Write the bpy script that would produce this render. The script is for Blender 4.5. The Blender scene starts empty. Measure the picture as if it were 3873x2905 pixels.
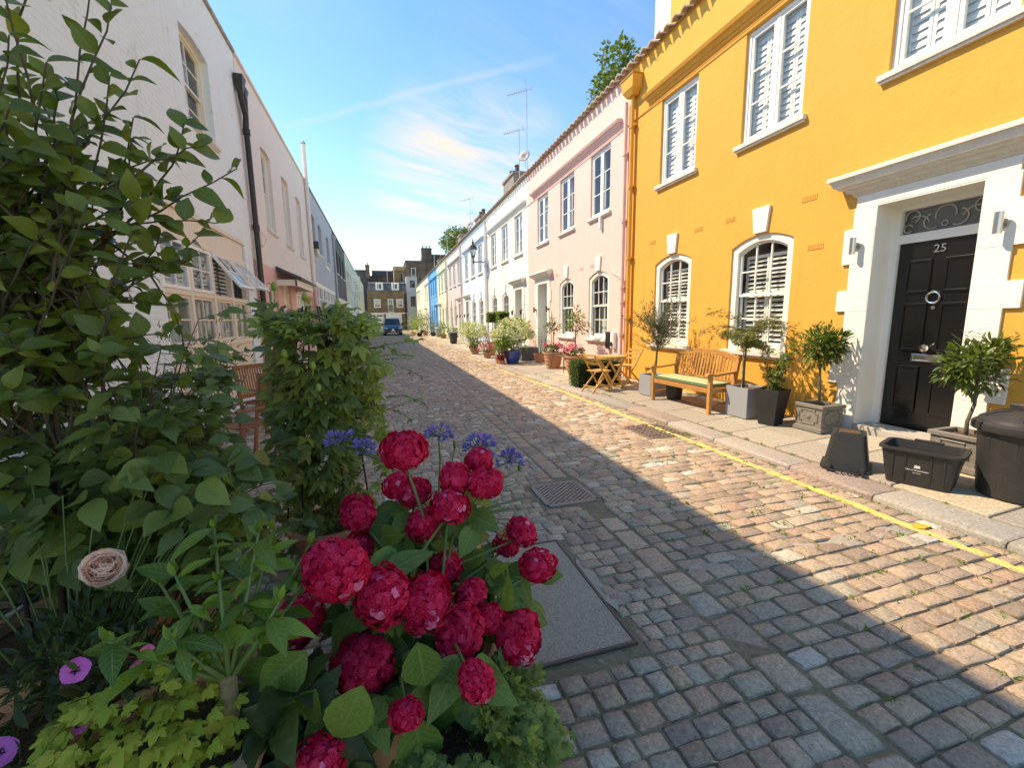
import bpy, math, random
import numpy as np
from mathutils import Vector, Matrix, Quaternion
random.seed(7); np.random.seed(7)
scene = bpy.context.scene
C = scene.collection

# ---------------------------------------------------------------- camera, sky, sun, exposure
cam_d = bpy.data.cameras.new('camera'); cam = bpy.data.objects.new('camera', cam_d); C.objects.link(cam)
cam_d.sensor_width = 36.0; cam_d.sensor_fit = 'HORIZONTAL'; cam_d.lens = 36.0*1610/3873
cam_d.clip_start = 0.05; cam_d.clip_end = 2000
RX, UP, BK = Vector((.9577,-.2875,-.0143)), Vector((.0567,.1398,.9886)), Vector((-.2822,-.9475,.1502))
CAM = Vector((0,0,1.6))
cam.matrix_world = Matrix(((RX.x,UP.x,BK.x,CAM.x),(RX.y,UP.y,BK.y,CAM.y),(RX.z,UP.z,BK.z,CAM.z),(0,0,0,1)))
scene.camera = cam

SUN_TO = Vector((-1.0, .62, 1.43)).normalized()
SKY_STRENGTH = .132; SUN_STRENGTH = 2.0; EXPOSURE = 1.70
world = bpy.data.worlds.new('World'); scene.world = world; world.use_nodes = True
def build_world():
    nt = world.node_tree; N = nt.nodes; L = nt.links; N.clear()
    out = N.new('ShaderNodeOutputWorld'); bg = N.new('ShaderNodeBackground'); bg.inputs['Strength'].default_value = SKY_STRENGTH
    sky = N.new('ShaderNodeTexSky'); sky.sky_type = 'NISHITA'; sky.sun_disc = False
    sky.sun_elevation = math.asin(SUN_TO.z); sky.sun_rotation = math.atan2(SUN_TO.x, SUN_TO.y)
    sky.air_density = 1.0; sky.dust_density = .05; sky.ozone_density = 4.5
    tc = N.new('ShaderNodeTexCoord')
    nrm = N.new('ShaderNodeVectorMath'); nrm.operation = 'NORMALIZE'; L.new(tc.outputs['Generated'], nrm.inputs[0])
    sep = N.new('ShaderNodeSeparateXYZ'); L.new(nrm.outputs[0], sep.inputs[0])
    def m(op, a, b=None, c=None, clamp=False):
        n = N.new('ShaderNodeMath'); n.operation = op; n.use_clamp = clamp
        for i, v in enumerate((a, b, c)):
            if v is None: continue
            if isinstance(v, (int, float)): n.inputs[i].default_value = v
            else: L.new(v, n.inputs[i])
        return n.outputs[0]
    den = m('ADD', m('MAXIMUM', sep.outputs['Z'], 0.0), .12)
    px = m('DIVIDE', sep.outputs['X'], den); py = m('DIVIDE', sep.outputs['Y'], den)
    def streak(ang, sx, sy, scale, detail, lo, hi, dist=.6, off=0.0):
        ca, sa = math.cos(ang), math.sin(ang)
        u = m('ADD', m('MULTIPLY', px, ca*sx), m('MULTIPLY', py, sa*sx)); v = m('ADD', m('MULTIPLY', px, -sa*sy), m('MULTIPLY', py, ca*sy))
        cb = N.new('ShaderNodeCombineXYZ'); L.new(u, cb.inputs[0]); L.new(v, cb.inputs[1]); cb.inputs[2].default_value = off
        nz = N.new('ShaderNodeTexNoise'); nz.inputs['Scale'].default_value = scale; nz.inputs['Detail'].default_value = detail
        nz.inputs['Roughness'].default_value = .62; nz.inputs['Distortion'].default_value = dist; L.new(cb.outputs[0], nz.inputs['Vector'])
        mr = N.new('ShaderNodeMapRange'); mr.interpolation_type = 'SMOOTHSTEP'; L.new(nz.outputs['Fac'], mr.inputs[0])
        mr.inputs[1].default_value = lo; mr.inputs[2].default_value = hi
        return mr.outputs[0]
    def lobe(d, c0, c1):
        vm = N.new('ShaderNodeVectorMath'); vm.operation = 'DOT_PRODUCT'; L.new(nrm.outputs[0], vm.inputs[0]); vm.inputs[1].default_value = Vector(d).normalized()
        mr = N.new('ShaderNodeMapRange'); mr.interpolation_type = 'SMOOTHSTEP'; L.new(vm.outputs['Value'], mr.inputs[0])
        mr.inputs[1].default_value = c0; mr.inputs[2].default_value = c1
        return mr.outputs[0]
    fib = streak(.35, .35, 1.5, 2.2, 9, .34, .74, .9)
    soft = streak(1.1, .8, 1.0, 1.1, 7, .38, .80, .5, 3.1)
    big = m('MULTIPLY', m('ADD', m('MULTIPLY', fib, 1.15), .0), lobe((.19,.935,.275), .970, .996))
    top1 = m('MULTIPLY', m('ADD', soft, .12), m('MULTIPLY', lobe((-.14,.867,.479), .972, .997), .12))
    top2 = m('MULTIPLY', m('ADD', fib, .1), m('MULTIPLY', lobe((.309,.791,.528), .968, .997), .10))
    gen = m('MULTIPLY', fib, m('MULTIPLY', soft, .12))
    # a straight, thin vapour trail: a narrow band round a great circle
    A = Vector((-.1556,.9227,.3527)); B = Vector((.3191,.8171,.4802)); pole = A.cross(B).normalized()
    vm = N.new('ShaderNodeVectorMath'); vm.operation = 'DOT_PRODUCT'; L.new(nrm.outputs[0], vm.inputs[0]); vm.inputs[1].default_value = pole
    tw = N.new('ShaderNodeTexNoise'); tw.inputs['Scale'].default_value = 22; tw.inputs['Detail'].default_value = 4; L.new(nrm.outputs[0], tw.inputs['Vector'])
    dd = m('ABSOLUTE', m('ADD', vm.outputs['Value'], m('MULTIPLY', m('SUBTRACT', tw.outputs['Fac'], .5), .016)))
    band = N.new('ShaderNodeMapRange'); band.interpolation_type = 'SMOOTHSTEP'; L.new(dd, band.inputs[0])
    band.inputs[1].default_value = .0095; band.inputs[2].default_value = .001
    trail = m('MULTIPLY', band.outputs[0], m('MULTIPLY', lobe(((A+B)/2), .955, .985), .15))
    hz = N.new('ShaderNodeMapRange'); hz.interpolation_type = 'SMOOTHSTEP'; L.new(sep.outputs['Z'], hz.inputs[0]); hz.inputs[1].default_value = .34; hz.inputs[2].default_value = 0.0
    fac = m('ADD', m('ADD', m('MAXIMUM', big, gen), m('ADD', top1, top2)), m('ADD', trail, m('MULTIPLY', hz.outputs[0], .08)))
    fac = m('MINIMUM', fac, .92)
    mix = N.new('ShaderNodeMix'); mix.data_type = 'RGBA'; L.new(fac, mix.inputs['Factor'])
    sat = N.new('ShaderNodeHueSaturation'); sat.inputs['Saturation'].default_value = 1.26; sat.inputs['Value'].default_value = .96; sat.inputs['Hue'].default_value = .503; L.new(sky.outputs[0], sat.inputs['Color'])
    L.new(sat.outputs[0], mix.inputs['A']); mix.inputs['B'].default_value = (1.95, 2.3, 2.75, 1)
    L.new(mix.outputs['Result'], bg.inputs['Color']); L.new(bg.outputs[0], out.inputs['Surface'])
build_world()
sd = bpy.data.lights.new('sun', 'SUN'); sd.energy = SUN_STRENGTH; sd.angle = math.radians(.53); sd.color = (1.0, .985, .965)
so = bpy.data.objects.new('sun', sd); C.objects.link(so); so.rotation_mode = 'QUATERNION'; so.rotation_quaternion = (-SUN_TO).to_track_quat('-Z', 'Y'); so.location = (-20, 12, 30)
vs = scene.view_settings; vs.view_transform = 'Standard'; vs.look = 'None'; vs.gamma = 1.0; vs.exposure = EXPOSURE; vs.use_curve_mapping = False
vs.use_white_balance = True; vs.white_balance_temperature = 11000; vs.white_balance_tint = 15      # camera set for the shade
scene.render.engine = 'CYCLES'
scene.cycles.max_bounces = 10; scene.cycles.diffuse_bounces = 6; scene.cycles.transparent_max_bounces = 12

def to_pix(p):                                                     # where a world point falls, in photograph pixels (for level of detail only)
    q = Vector(p)-CAM; d = -q.dot(BK)
    if d < .05: return None
    return 1936.5+1610*q.dot(RX)/d, 1452.5-1610*q.dot(UP)/d, d
def seen(p, pad=60):
    r = to_pix(p)
    return r is not None and -pad < r[0] < 3873+pad and -pad < r[1] < 2905+pad

# ---------------------------------------------------------------- helpers
def srgb(r, g, b):
    f = lambda c: (c/255/12.92) if c/255 <= .04045 else ((c/255+.055)/1.055)**2.4
    return (f(r), f(g), f(b))
MATS = {}
def _nodes(name):
    m = bpy.data.materials.new(name); m.use_nodes = True; nt = m.node_tree
    return m, nt, nt.nodes, nt.links, nt.nodes['Principled BSDF']
def mat(name, col, rough=.6, var=None, bump=None, spec=.4, metal=0.0, stain=None, streaks=None, objvar=0.0, coat=0.0):
    """procedural surface: base colour, noise variation (scale, amount, colour2), stains, fine relief"""
    if name in MATS: return MATS[name]
    m, nt, N, L, P = _nodes(name); MATS[name] = m
    P.inputs['Roughness'].default_value = rough; P.inputs['Metallic'].default_value = metal; P.inputs['Specular IOR Level'].default_value = spec
    if coat: P.inputs['Coat Weight'].default_value = coat; P.inputs['Coat Roughness'].default_value = .08
    geo = N.new('ShaderNodeNewGeometry'); cur = None
    rgb = N.new('ShaderNodeRGB'); rgb.outputs[0].default_value = (*col, 1); cur = rgb.outputs[0]
    def mixc(fac, c2):
        nonlocal cur
        x = N.new('ShaderNodeMix'); x.data_type = 'RGBA'; L.new(fac, x.inputs['Factor']); L.new(cur, x.inputs['A']); x.inputs['B'].default_value = (*c2, 1); cur = x.outputs['Result']
    def noise(scale, detail=5, vec=None, rough_=.6):
        n = N.new('ShaderNodeTexNoise'); n.inputs['Scale'].default_value = scale; n.inputs['Detail'].default_value = detail; n.inputs['Roughness'].default_value = rough_
        L.new(vec or geo.outputs['Position'], n.inputs['Vector']); return n.outputs['Fac']
    def rng(v, a, b, c=0.0, d=1.0):
        r = N.new('ShaderNodeMapRange'); r.interpolation_type = 'SMOOTHSTEP'; L.new(v, r.inputs[0])
        for i, t in enumerate((a, b, c, d)): r.inputs[i+1].default_value = t
        return r.outputs[0]
    if var:
        for (sc, am, c2) in (var if isinstance(var, list) else [var]): mixc(rng(noise(sc), .35, .7, 0, am), c2)
    if stain: mixc(rng(noise(stain[0], 8, None, .7), stain[3], stain[4], 0, stain[1]), stain[2])
    if streaks:                                                    # run marks: noise stretched down the wall
        mp = N.new('ShaderNodeMapping'); mp.inputs['Scale'].default_value = (streaks[0], streaks[0], streaks[0]*.06); L.new(geo.outputs['Position'], mp.inputs['Vector'])
        mixc(rng(noise(1.0, 5, mp.outputs[0], .65), streaks[3], streaks[4], 0, streaks[1]), streaks[2])
    if objvar:
        oi = N.new('ShaderNodeObjectInfo'); hs = N.new('ShaderNodeHueSaturation'); L.new(cur, hs.inputs['Color'])
        L.new(rng(oi.outputs['Random'], 0, 1, 1-objvar, 1+objvar), hs.inputs['Value']); cur = hs.outputs[0]
    L.new(cur, P.inputs['Base Color'])
    if bump:
        prev = None
        for (sc, st) in (bump if isinstance(bump, list) else [bump]):
            b = N.new('ShaderNodeBump'); b.inputs['Strength'].default_value = st; b.inputs['Distance'].default_value = .02
            L.new(noise(sc, 6), b.inputs['Height'])
            if prev: L.new(prev, b.inputs['Normal'])
            prev = b.outputs[0]
        L.new(prev, P.inputs['Normal'])
    return m
def leaf_mat(name, col, col2, trans=.38, rough=.42, spec=.45, vein=None):
    if name in MATS: return MATS[name]
    m, nt, N, L, P = _nodes(name); MATS[name] = m
    P.inputs['Roughness'].default_value = rough; P.inputs['Specular IOR Level'].default_value = spec
    at = N.new('ShaderNodeAttribute'); at.attribute_name = 'lv'; oi = N.new('ShaderNodeObjectInfo')
    ad = N.new('ShaderNodeMath'); ad.operation = 'ADD'; L.new(at.outputs['Fac'], ad.inputs[0]); L.new(oi.outputs['Random'], ad.inputs[1])
    fr = N.new('ShaderNodeMath'); fr.operation = 'FRACT'; L.new(ad.outputs[0], fr.inputs[0])
    pw = N.new('ShaderNodeMath'); pw.operation = 'POWER'; L.new(fr.outputs[0], pw.inputs[0]); pw.inputs[1].default_value = 1.6
    mx = N.new('ShaderNodeMix'); mx.data_type = 'RGBA'; L.new(pw.outputs[0], mx.inputs['Factor']); mx.inputs['A'].default_value = (*col, 1); mx.inputs['B'].default_value = (*col2, 1)
    tc = N.new('ShaderNodeTexCoord'); nz = N.new('ShaderNodeTexNoise'); nz.inputs['Scale'].default_value = 38; nz.inputs['Detail'].default_value = 3; L.new(tc.outputs['Object'], nz.inputs['Vector'])
    hs = N.new('ShaderNodeHueSaturation'); L.new(mx.outputs['Result'], hs.inputs['Color'])
    mr = N.new('ShaderNodeMapRange'); L.new(nz.outputs['Fac'], mr.inputs[0]); mr.inputs[1].default_value = .3; mr.inputs[2].default_value = .7; mr.inputs[3].default_value = .78; mr.inputs[4].default_value = 1.2
    L.new(mr.outputs[0], hs.inputs['Value']); cur = hs.outputs[0]
    if vein:                                                       # pale midrib and side veins from the leaf's own coordinates (stored per vertex)
        va = N.new('ShaderNodeAttribute'); va.attribute_name = 'leafuv'; sp = N.new('ShaderNodeSeparateXYZ'); L.new(va.outputs['Vector'], sp.inputs[0])
        def mm(op, a, b=None):
            q = N.new('ShaderNodeMath'); q.operation = op
            for i, t in enumerate((a, b)):
                if t is None: continue
                if isinstance(t, (int, float)): q.inputs[i].default_value = t
                else: L.new(t, q.inputs[i])
            return q.outputs[0]
        def ss(v, a, b):
            r = N.new('ShaderNodeMapRange'); r.interpolation_type = 'SMOOTHSTEP'; L.new(v, r.inputs[0]); r.inputs[1].default_value = a; r.inputs[2].default_value = b; return r.outputs[0]
        au = mm('ABSOLUTE', sp.outputs[0]); mid = ss(au, .09, .02)
        fr2 = mm('FRACT', mm('MULTIPLY', mm('SUBTRACT', sp.outputs[1], mm('MULTIPLY', au, .22)), 7.5)); side = mm('MULTIPLY', ss(mm('ABSOLUTE', mm('SUBTRACT', fr2, .5)), .16, .02), .55)
        vv = mm('MAXIMUM', mid, side)
        vx = N.new('ShaderNodeMix'); vx.data_type = 'RGBA'; L.new(cur, vx.inputs['A']); vx.inputs['B'].default_value = (*vein, 1)
        L.new(mm('MULTIPLY', vv, .5), vx.inputs['Factor']); cur = vx.outputs['Result']
    L.new(cur, P.inputs['Base Color'])
    bp = N.new('ShaderNodeBump'); bp.inputs['Strength'].default_value = .25; bp.inputs['Distance'].default_value = .004; L.new(nz.outputs['Fac'], bp.inputs['Height']); L.new(bp.outputs[0], P.inputs['Normal'])
    tr = N.new('ShaderNodeBsdfTranslucent'); h2 = N.new('ShaderNodeHueSaturation'); h2.inputs['Saturation'].default_value = 1.1; h2.inputs['Value'].default_value = 1.5; L.new(cur, h2.inputs['Color']); L.new(h2.outputs[0], tr.inputs['Color'])
    ms = N.new('ShaderNodeMixShader'); ms.inputs[0].default_value = trans; L.new(P.outputs[0], ms.inputs[1]); L.new(tr.outputs[0], ms.inputs[2])
    L.new(ms.outputs[0], N['Material Output'].inputs['Surface'])
    return m
def glass_mat(name='window_glass', tint=(.92,.96,.95)):
    if name in MATS: return MATS[name]
    m, nt, N, L, P = _nodes(name); MATS[name] = m; N.remove(P)
    tr = N.new('ShaderNodeBsdfTransparent'); tr.inputs[0].default_value = (*tint, 1)
    gl = N.new('ShaderNodeBsdfGlossy'); gl.inputs['Roughness'].default_value = .02; gl.inputs[0].default_value = (.95,.97,1,1)
    geo = N.new('ShaderNodeNewGeometry'); dt = N.new('ShaderNodeVectorMath'); dt.operation = 'DOT_PRODUCT'; L.new(geo.outputs['Incoming'], dt.inputs[0]); L.new(geo.outputs['Normal'], dt.inputs[1])
    ab = N.new('ShaderNodeMath'); ab.operation = 'ABSOLUTE'; L.new(dt.outputs['Value'], ab.inputs[0]); om = N.new('ShaderNodeMath'); om.operation = 'SUBTRACT'; om.inputs[0].default_value = 1.0; om.use_clamp = True; L.new(ab.outputs[0], om.inputs[1])
    pw = N.new('ShaderNodeMath'); pw.operation = 'POWER'; L.new(om.outputs[0], pw.inputs[0]); pw.inputs[1].default_value = 5.0     # Schlick reflectance, the same from both sides of the pane
    mr = N.new('ShaderNodeMapRange'); L.new(pw.outputs[0], mr.inputs[0]); mr.inputs[3].default_value = .06; mr.inputs[4].default_value = .95
    ms = N.new('ShaderNodeMixShader'); L.new(mr.outputs[0], ms.inputs[0]); L.new(tr.outputs[0], ms.inputs[1]); L.new(gl.outputs[0], ms.inputs[2])
    L.new(ms.outputs[0], N['Material Output'].inputs['Surface']); return m

def tag(o, label=None, cat=None, group=None, kind=None):
    if label: o['label'] = label
    if cat: o['category'] = cat
    if group: o['group'] = group
    if kind: o['kind'] = kind
    return o
def empty(name, loc=(0,0,0), rz=0.0, label=None, cat=None, group=None):
    o = bpy.data.objects.new(name, None); C.objects.link(o); o.location = loc; o.rotation_euler = (0,0,rz); o.empty_display_size = .1
    return tag(o, label, cat, group)
def link(name, me, parent=None, loc=None):
    o = bpy.data.objects.new(name, me); C.objects.link(o)
    if parent is not None: o.parent = parent
    if loc is not None: o.location = loc
    return o
def copy_tree(o, parent=None):
    c = o.copy(); C.objects.link(c)
    if parent is not None: c.parent = parent
    for ch in list(o.children): copy_tree(ch, c)
    return c
class MB:
    def __init__(s): s.v = []; s.f = []
    def add(s, v, f):
        n = len(s.v); s.v += [tuple(p) for p in v]; s.f += [tuple(i+n for i in q) for q in f]; return s
    def box(s, x0, y0, z0, x1, y1, z1):
        return s.add([(x0,y0,z0),(x1,y0,z0),(x1,y1,z0),(x0,y1,z0),(x0,y0,z1),(x1,y0,z1),(x1,y1,z1),(x0,y1,z1)],
                     [(0,3,2,1),(4,5,6,7),(0,1,5,4),(1,2,6,5),(2,3,7,6),(3,0,4,7)])
    def frustum(s, cx, cy, z0, z1, a0, b0, a1, b1, cap=True):
        v = [(cx-a0,cy-b0,z0),(cx+a0,cy-b0,z0),(cx+a0,cy+b0,z0),(cx-a0,cy+b0,z0),(cx-a1,cy-b1,z1),(cx+a1,cy-b1,z1),(cx+a1,cy+b1,z1),(cx-a1,cy+b1,z1)]
        f = [(0,1,5,4),(1,2,6,5),(2,3,7,6),(3,0,4,7)]
        if cap: f += [(0,3,2,1),(4,5,6,7)]
        return s.add(v, f)
    def bar(s, p, q, w, h, up=(0,0,1)):
        p, q = Vector(p), Vector(q); d = (q-p).normalized(); u = Vector(up)
        a = d.cross(u)
        if a.length < 1e-4: a = d.cross(Vector((1,0,0)))
        a.normalize(); b = a.cross(d).normalized(); a *= w/2; b *= h/2
        return s.add([p-a-b,p+a-b,p+a+b,p-a+b,q-a-b,q+a-b,q+a+b,q-a+b], [(0,3,2,1),(4,5,6,7),(0,1,5,4),(1,2,6,5),(2,3,7,6),(3,0,4,7)])
    def tube(s, pts, r, n=8, cap=True):
        pts = [Vector(p) for p in pts]; m = len(pts); rr = r if isinstance(r, (list, tuple)) else [r]*m
        V = []; prev = None
        for i, p in enumerate(pts):
            d = (pts[min(i+1,m-1)]-pts[max(i-1,0)])
            d = d.normalized() if d.length > 1e-9 else Vector((0,0,1))
            a = prev if prev is not None else (Vector((1,0,0)) if abs(d.x) < .8 else Vector((0,1,0)))
            a = (a-d*a.dot(d)).normalized(); prev = a; b = d.cross(a)
            V += [p+(a*math.cos(2*math.pi*k/n)+b*math.sin(2*math.pi*k/n))*rr[i] for k in range(n)]
        F = [(i*n+k, i*n+(k+1)%n, (i+1)*n+(k+1)%n, (i+1)*n+k) for i in range(m-1) for k in range(n)]
        if cap: F += [tuple(range(n-1,-1,-1)), tuple((m-1)*n+k for k in range(n))]
        return s.add(V, F)
    def lathe(s, prof, n=20, c=(0,0,0), a0=0.0, sx=1.0, sy=1.0):
        V = [(c[0]+r*sx*math.cos(a0+2*math.pi*k/n), c[1]+r*sy*math.sin(a0+2*math.pi*k/n), c[2]+z) for r, z in prof for k in range(n)]
        F = [(i*n+k, i*n+(k+1)%n, (i+1)*n+(k+1)%n, (i+1)*n+k) for i in range(len(prof)-1) for k in range(n)]
        return s.add(V, F)
    def ext(s, poly, axis, a, b):
        """prism: 2D polygon in the two other axes, extruded along axis from a to b"""
        n = len(poly)
        def P(u, v, w): return {'x':(w,u,v),'y':(u,w,v),'z':(u,v,w)}[axis]
        V = [P(u,v,a) for u,v in poly]+[P(u,v,b) for u,v in poly]
        F = [(i,(i+1)%n,n+(i+1)%n,n+i) for i in range(n)]+[tuple(range(n-1,-1,-1)),tuple(range(n,2*n))]
        return s.add(V, F)
    def mesh(s, name, m, smooth=False):
        me = bpy.data.meshes.new(name); me.from_pydata(s.v, [], s.f); me.materials.append(m); me.update()
        import bmesh as _b
        bm = _b.new(); bm.from_mesh(me); _b.ops.recalc_face_normals(bm, faces=bm.faces); bm.to_mesh(me); bm.free()
        if smooth: me.shade_smooth() if smooth is True else me.set_sharp_from_angle(angle=math.radians(smooth)) or me.polygons.foreach_set('use_smooth', [True]*len(me.polygons))
        return me
    def build(s, name, m, parent=None, smooth=False, bevel=0.0, loc=None):
        o = link(name, s.mesh(name, m, smooth), parent, loc)
        if bevel:
            b = o.modifiers.new('edge', 'BEVEL'); b.width = bevel; b.segments = 2; b.limit_method = 'ANGLE'; b.angle_limit = math.radians(40)
        return o
def np_mesh(name, V, F, m, attrs=None, smooth=False):
    """fast mesh from numpy vertex (n,3) and quad/tri index arrays"""
    me = bpy.data.meshes.new(name); V = np.asarray(V, np.float32); F = np.asarray(F, np.int32); k = F.shape[1]
    me.vertices.add(len(V)); me.vertices.foreach_set('co', V.ravel()); me.loops.add(F.size); me.loops.foreach_set('vertex_index', F.ravel())
    me.polygons.add(len(F)); me.polygons.foreach_set('loop_start', np.arange(0, F.size, k, dtype=np.int32))
    try: me.polygons.foreach_set('loop_total', np.full(len(F), k, np.int32))
    except Exception: pass
    if smooth: me.polygons.foreach_set('use_smooth', np.ones(len(F), bool))
    me.materials.append(m)
    for an, (typ, arr) in (attrs or {}).items():
        a = me.attributes.new(an, typ, 'POINT'); a.data.foreach_set({'FLOAT_COLOR':'color','FLOAT_VECTOR':'vector'}.get(typ,'value'), np.asarray(arr, np.float32).ravel())
    me.update(calc_edges=True); me.validate()
    return me
def text_mesh(txt, size, ext=.002):
    cu = bpy.data.curves.new('lettering', 'FONT'); cu.body = txt; cu.size = size; cu.extrude = ext; cu.align_x = 'CENTER'; cu.align_y = 'CENTER'; cu.resolution_u = 2
    o = bpy.data.objects.new('lettering', cu); C.objects.link(o); dg = bpy.context.evaluated_depsgraph_get()
    me = bpy.data.meshes.new_from_object(o.evaluated_get(dg)); bpy.data.objects.remove(o); return me
rnd = random.uniform
# ---------------------------------------------------------------- the street: ground, road of setts, kerb, pavement
def stone_mat(name, rough=.82, bumps=((26,.9),(75,.7),(220,.5)), line=False):
    m, nt, N, L, P = _nodes(name); MATS[name] = m
    at = N.new('ShaderNodeAttribute'); at.attribute_name = 'Col'; oi = N.new('ShaderNodeObjectInfo')
    mu = N.new('ShaderNodeMix'); mu.data_type = 'RGBA'; mu.blend_type = 'MULTIPLY'; mu.inputs['Factor'].default_value = 1
    L.new(at.outputs['Color'], mu.inputs['A']); L.new(oi.outputs['Color'], mu.inputs['B'])
    geo = N.new('ShaderNodeNewGeometry')
    def nz(sc, dt=6, r=.65):
        n = N.new('ShaderNodeTexNoise'); n.inputs['Scale'].default_value = sc; n.inputs['Detail'].default_value = dt; n.inputs['Roughness'].default_value = r; L.new(geo.outputs['Position'], n.inputs['Vector']); return n.outputs['Fac']
    def mr(v, a, b, c, d):
        r = N.new('ShaderNodeMapRange'); L.new(v, r.inputs[0])
        for i, t in enumerate((a,b,c,d)): r.inputs[i+1].default_value = t
        return r.outputs[0]
    hs = N.new('ShaderNodeHueSaturation'); L.new(mu.outputs['Result'], hs.inputs['Color']); L.new(mr(nz(55), .28, .74, .62, 1.32), hs.inputs['Value'])
    sp = N.new('ShaderNodeMix'); sp.data_type = 'RGBA'; L.new(hs.outputs[0], sp.inputs['A']); sp.inputs['B'].default_value = (.50,.46,.40,1); L.new(mr(nz(260, 2), .62, .74, 0, .35), sp.inputs['Factor'])
    s2 = N.new('ShaderNodeMix'); s2.data_type = 'RGBA'; L.new(sp.outputs['Result'], s2.inputs['A']); s2.inputs['B'].default_value = (.07,.055,.045,1); L.new(mr(nz(14, 8), .57, .76, 0, .45), s2.inputs['Factor'])
    fin = s2.outputs['Result']
    if line:                                                       # worn road paint brushed over the stones along the kerb
        sx = N.new('ShaderNodeSeparateXYZ'); L.new(geo.outputs['Position'], sx.inputs[0])
        def ma(op, a, b):
            q = N.new('ShaderNodeMath'); q.operation = op
            for i, t in enumerate((a, b)):
                if isinstance(t, (int, float)): q.inputs[i].default_value = t
                else: L.new(t, q.inputs[i])
            return q.outputs[0]
        off = ma('SUBTRACT', sx.outputs[0], ma('SUBTRACT', 3.755, mr(sx.outputs[1], 7, 12, 0, .06)))
        off = ma('ADD', off, ma('MULTIPLY', ma('SUBTRACT', nz(9, 3), .5), .05)); off = ma('ADD', off, ma('MULTIPLY', ma('SUBTRACT', nz(70, 3), .5), .03))
        inside = mr(ma('ABSOLUTE', off, 0), .040, .033, 0, 1); worn = mr(nz(34, 7, .75), .60, .50, .10, 1)
        pt = N.new('ShaderNodeMix'); pt.data_type = 'RGBA'; L.new(fin, pt.inputs['A']); pt.inputs['B'].default_value = (.76,.61,.13,1); L.new(ma('MULTIPLY', inside, worn), pt.inputs['Factor']); fin = pt.outputs['Result']
    L.new(fin, P.inputs['Base Color']); P.inputs['Roughness'].default_value = rough; P.inputs['Specular IOR Level'].default_value = .3
    prev = None
    for sc, st in bumps:
        b = N.new('ShaderNodeBump'); b.inputs['Strength'].default_value = st; b.inputs['Distance'].default_value = .012; L.new(nz(sc), b.inputs['Height'])
        if prev: L.new(prev, b.inputs['Normal'])
        prev = b.outputs[0]
    L.new(prev, P.inputs['Normal']); return m
M_sett = stone_mat('worn_granite_sett', line=True)
M_kerb = stone_mat('granite_kerb', .8, ((60,.4),(240,.35)))
M_flag = stone_mat('york_stone_flag', .85, ((18,.3),(120,.22)))
M_joint = mat('earth_and_moss_joint', (.25,.19,.12), .95, var=[(9,.7,(.17,.135,.09)),(30,.55,(.36,.30,.21)),(5,.5,(.15,.16,.065))], bump=[(60,.8),(220,.5)])
M_earth = mat('packed_ground', (.16,.145,.125), .95, var=(2,.5,(.1,.09,.08)), bump=(30,.5))
M_yellow = mat('yellow_road_paint', (.72,.60,.16), .8, var=[(30,.6,(.66,.54,.16)),(150,.6,(.48,.41,.22))], stain=(16,.85,(.30,.25,.19),.56,.66), bump=[(60,.8)])
M_concrete = mat('concrete', (.50,.41,.30), .9, var=[(30,.7,(.30,.25,.19)),(3,.5,(.52,.46,.37)),(120,.7,(.16,.135,.105)),(260,.6,(.58,.53,.45))], bump=[(60,.5),(170,.8)])
M_mortar = mat('cement_patch', (.37,.33,.27), .9, var=[(14,.7,(.27,.23,.18))], bump=[(50,.5)])
M_iron = mat('cast_iron', (.085,.08,.078), .5, metal=.6, var=[(20,.7,(.16,.12,.09)),(90,.4,(.05,.05,.05))], bump=[(120,.3)])
M_dark = mat('dark_void', (.006,.006,.006), 1.0, spec=0)

g = MB(); g.add([(-250,-60,-.08),(250,-60,-.08),(250,500,-.08),(-250,500,-.08)], [(0,1,2,3)]); tag(g.build('ground', M_earth), kind='structure')
def kx(y):                                                         # kerb face, it drifts towards the houses and back
    if y < 6.3: return 4.0
    if y < 12: return 4.0-(y-6.3)/5.7*.31
    if y < 26: return 3.69
    return min(3.69+(y-26)/20*.22, 3.95)
rb = MB(); ys = [-1.5+i for i in range(82)]
for a, b in zip(ys[:-1], ys[1:]): rb.add([(-2.72,a,-.0115),(kx(a)+.03,a,-.0115),(kx(b)+.03,b,-.0115),(-2.72,b,-.0115)], [(0,1,2,3)])
road = rb.build('road', M_joint); tag(road, kind='structure')

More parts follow.
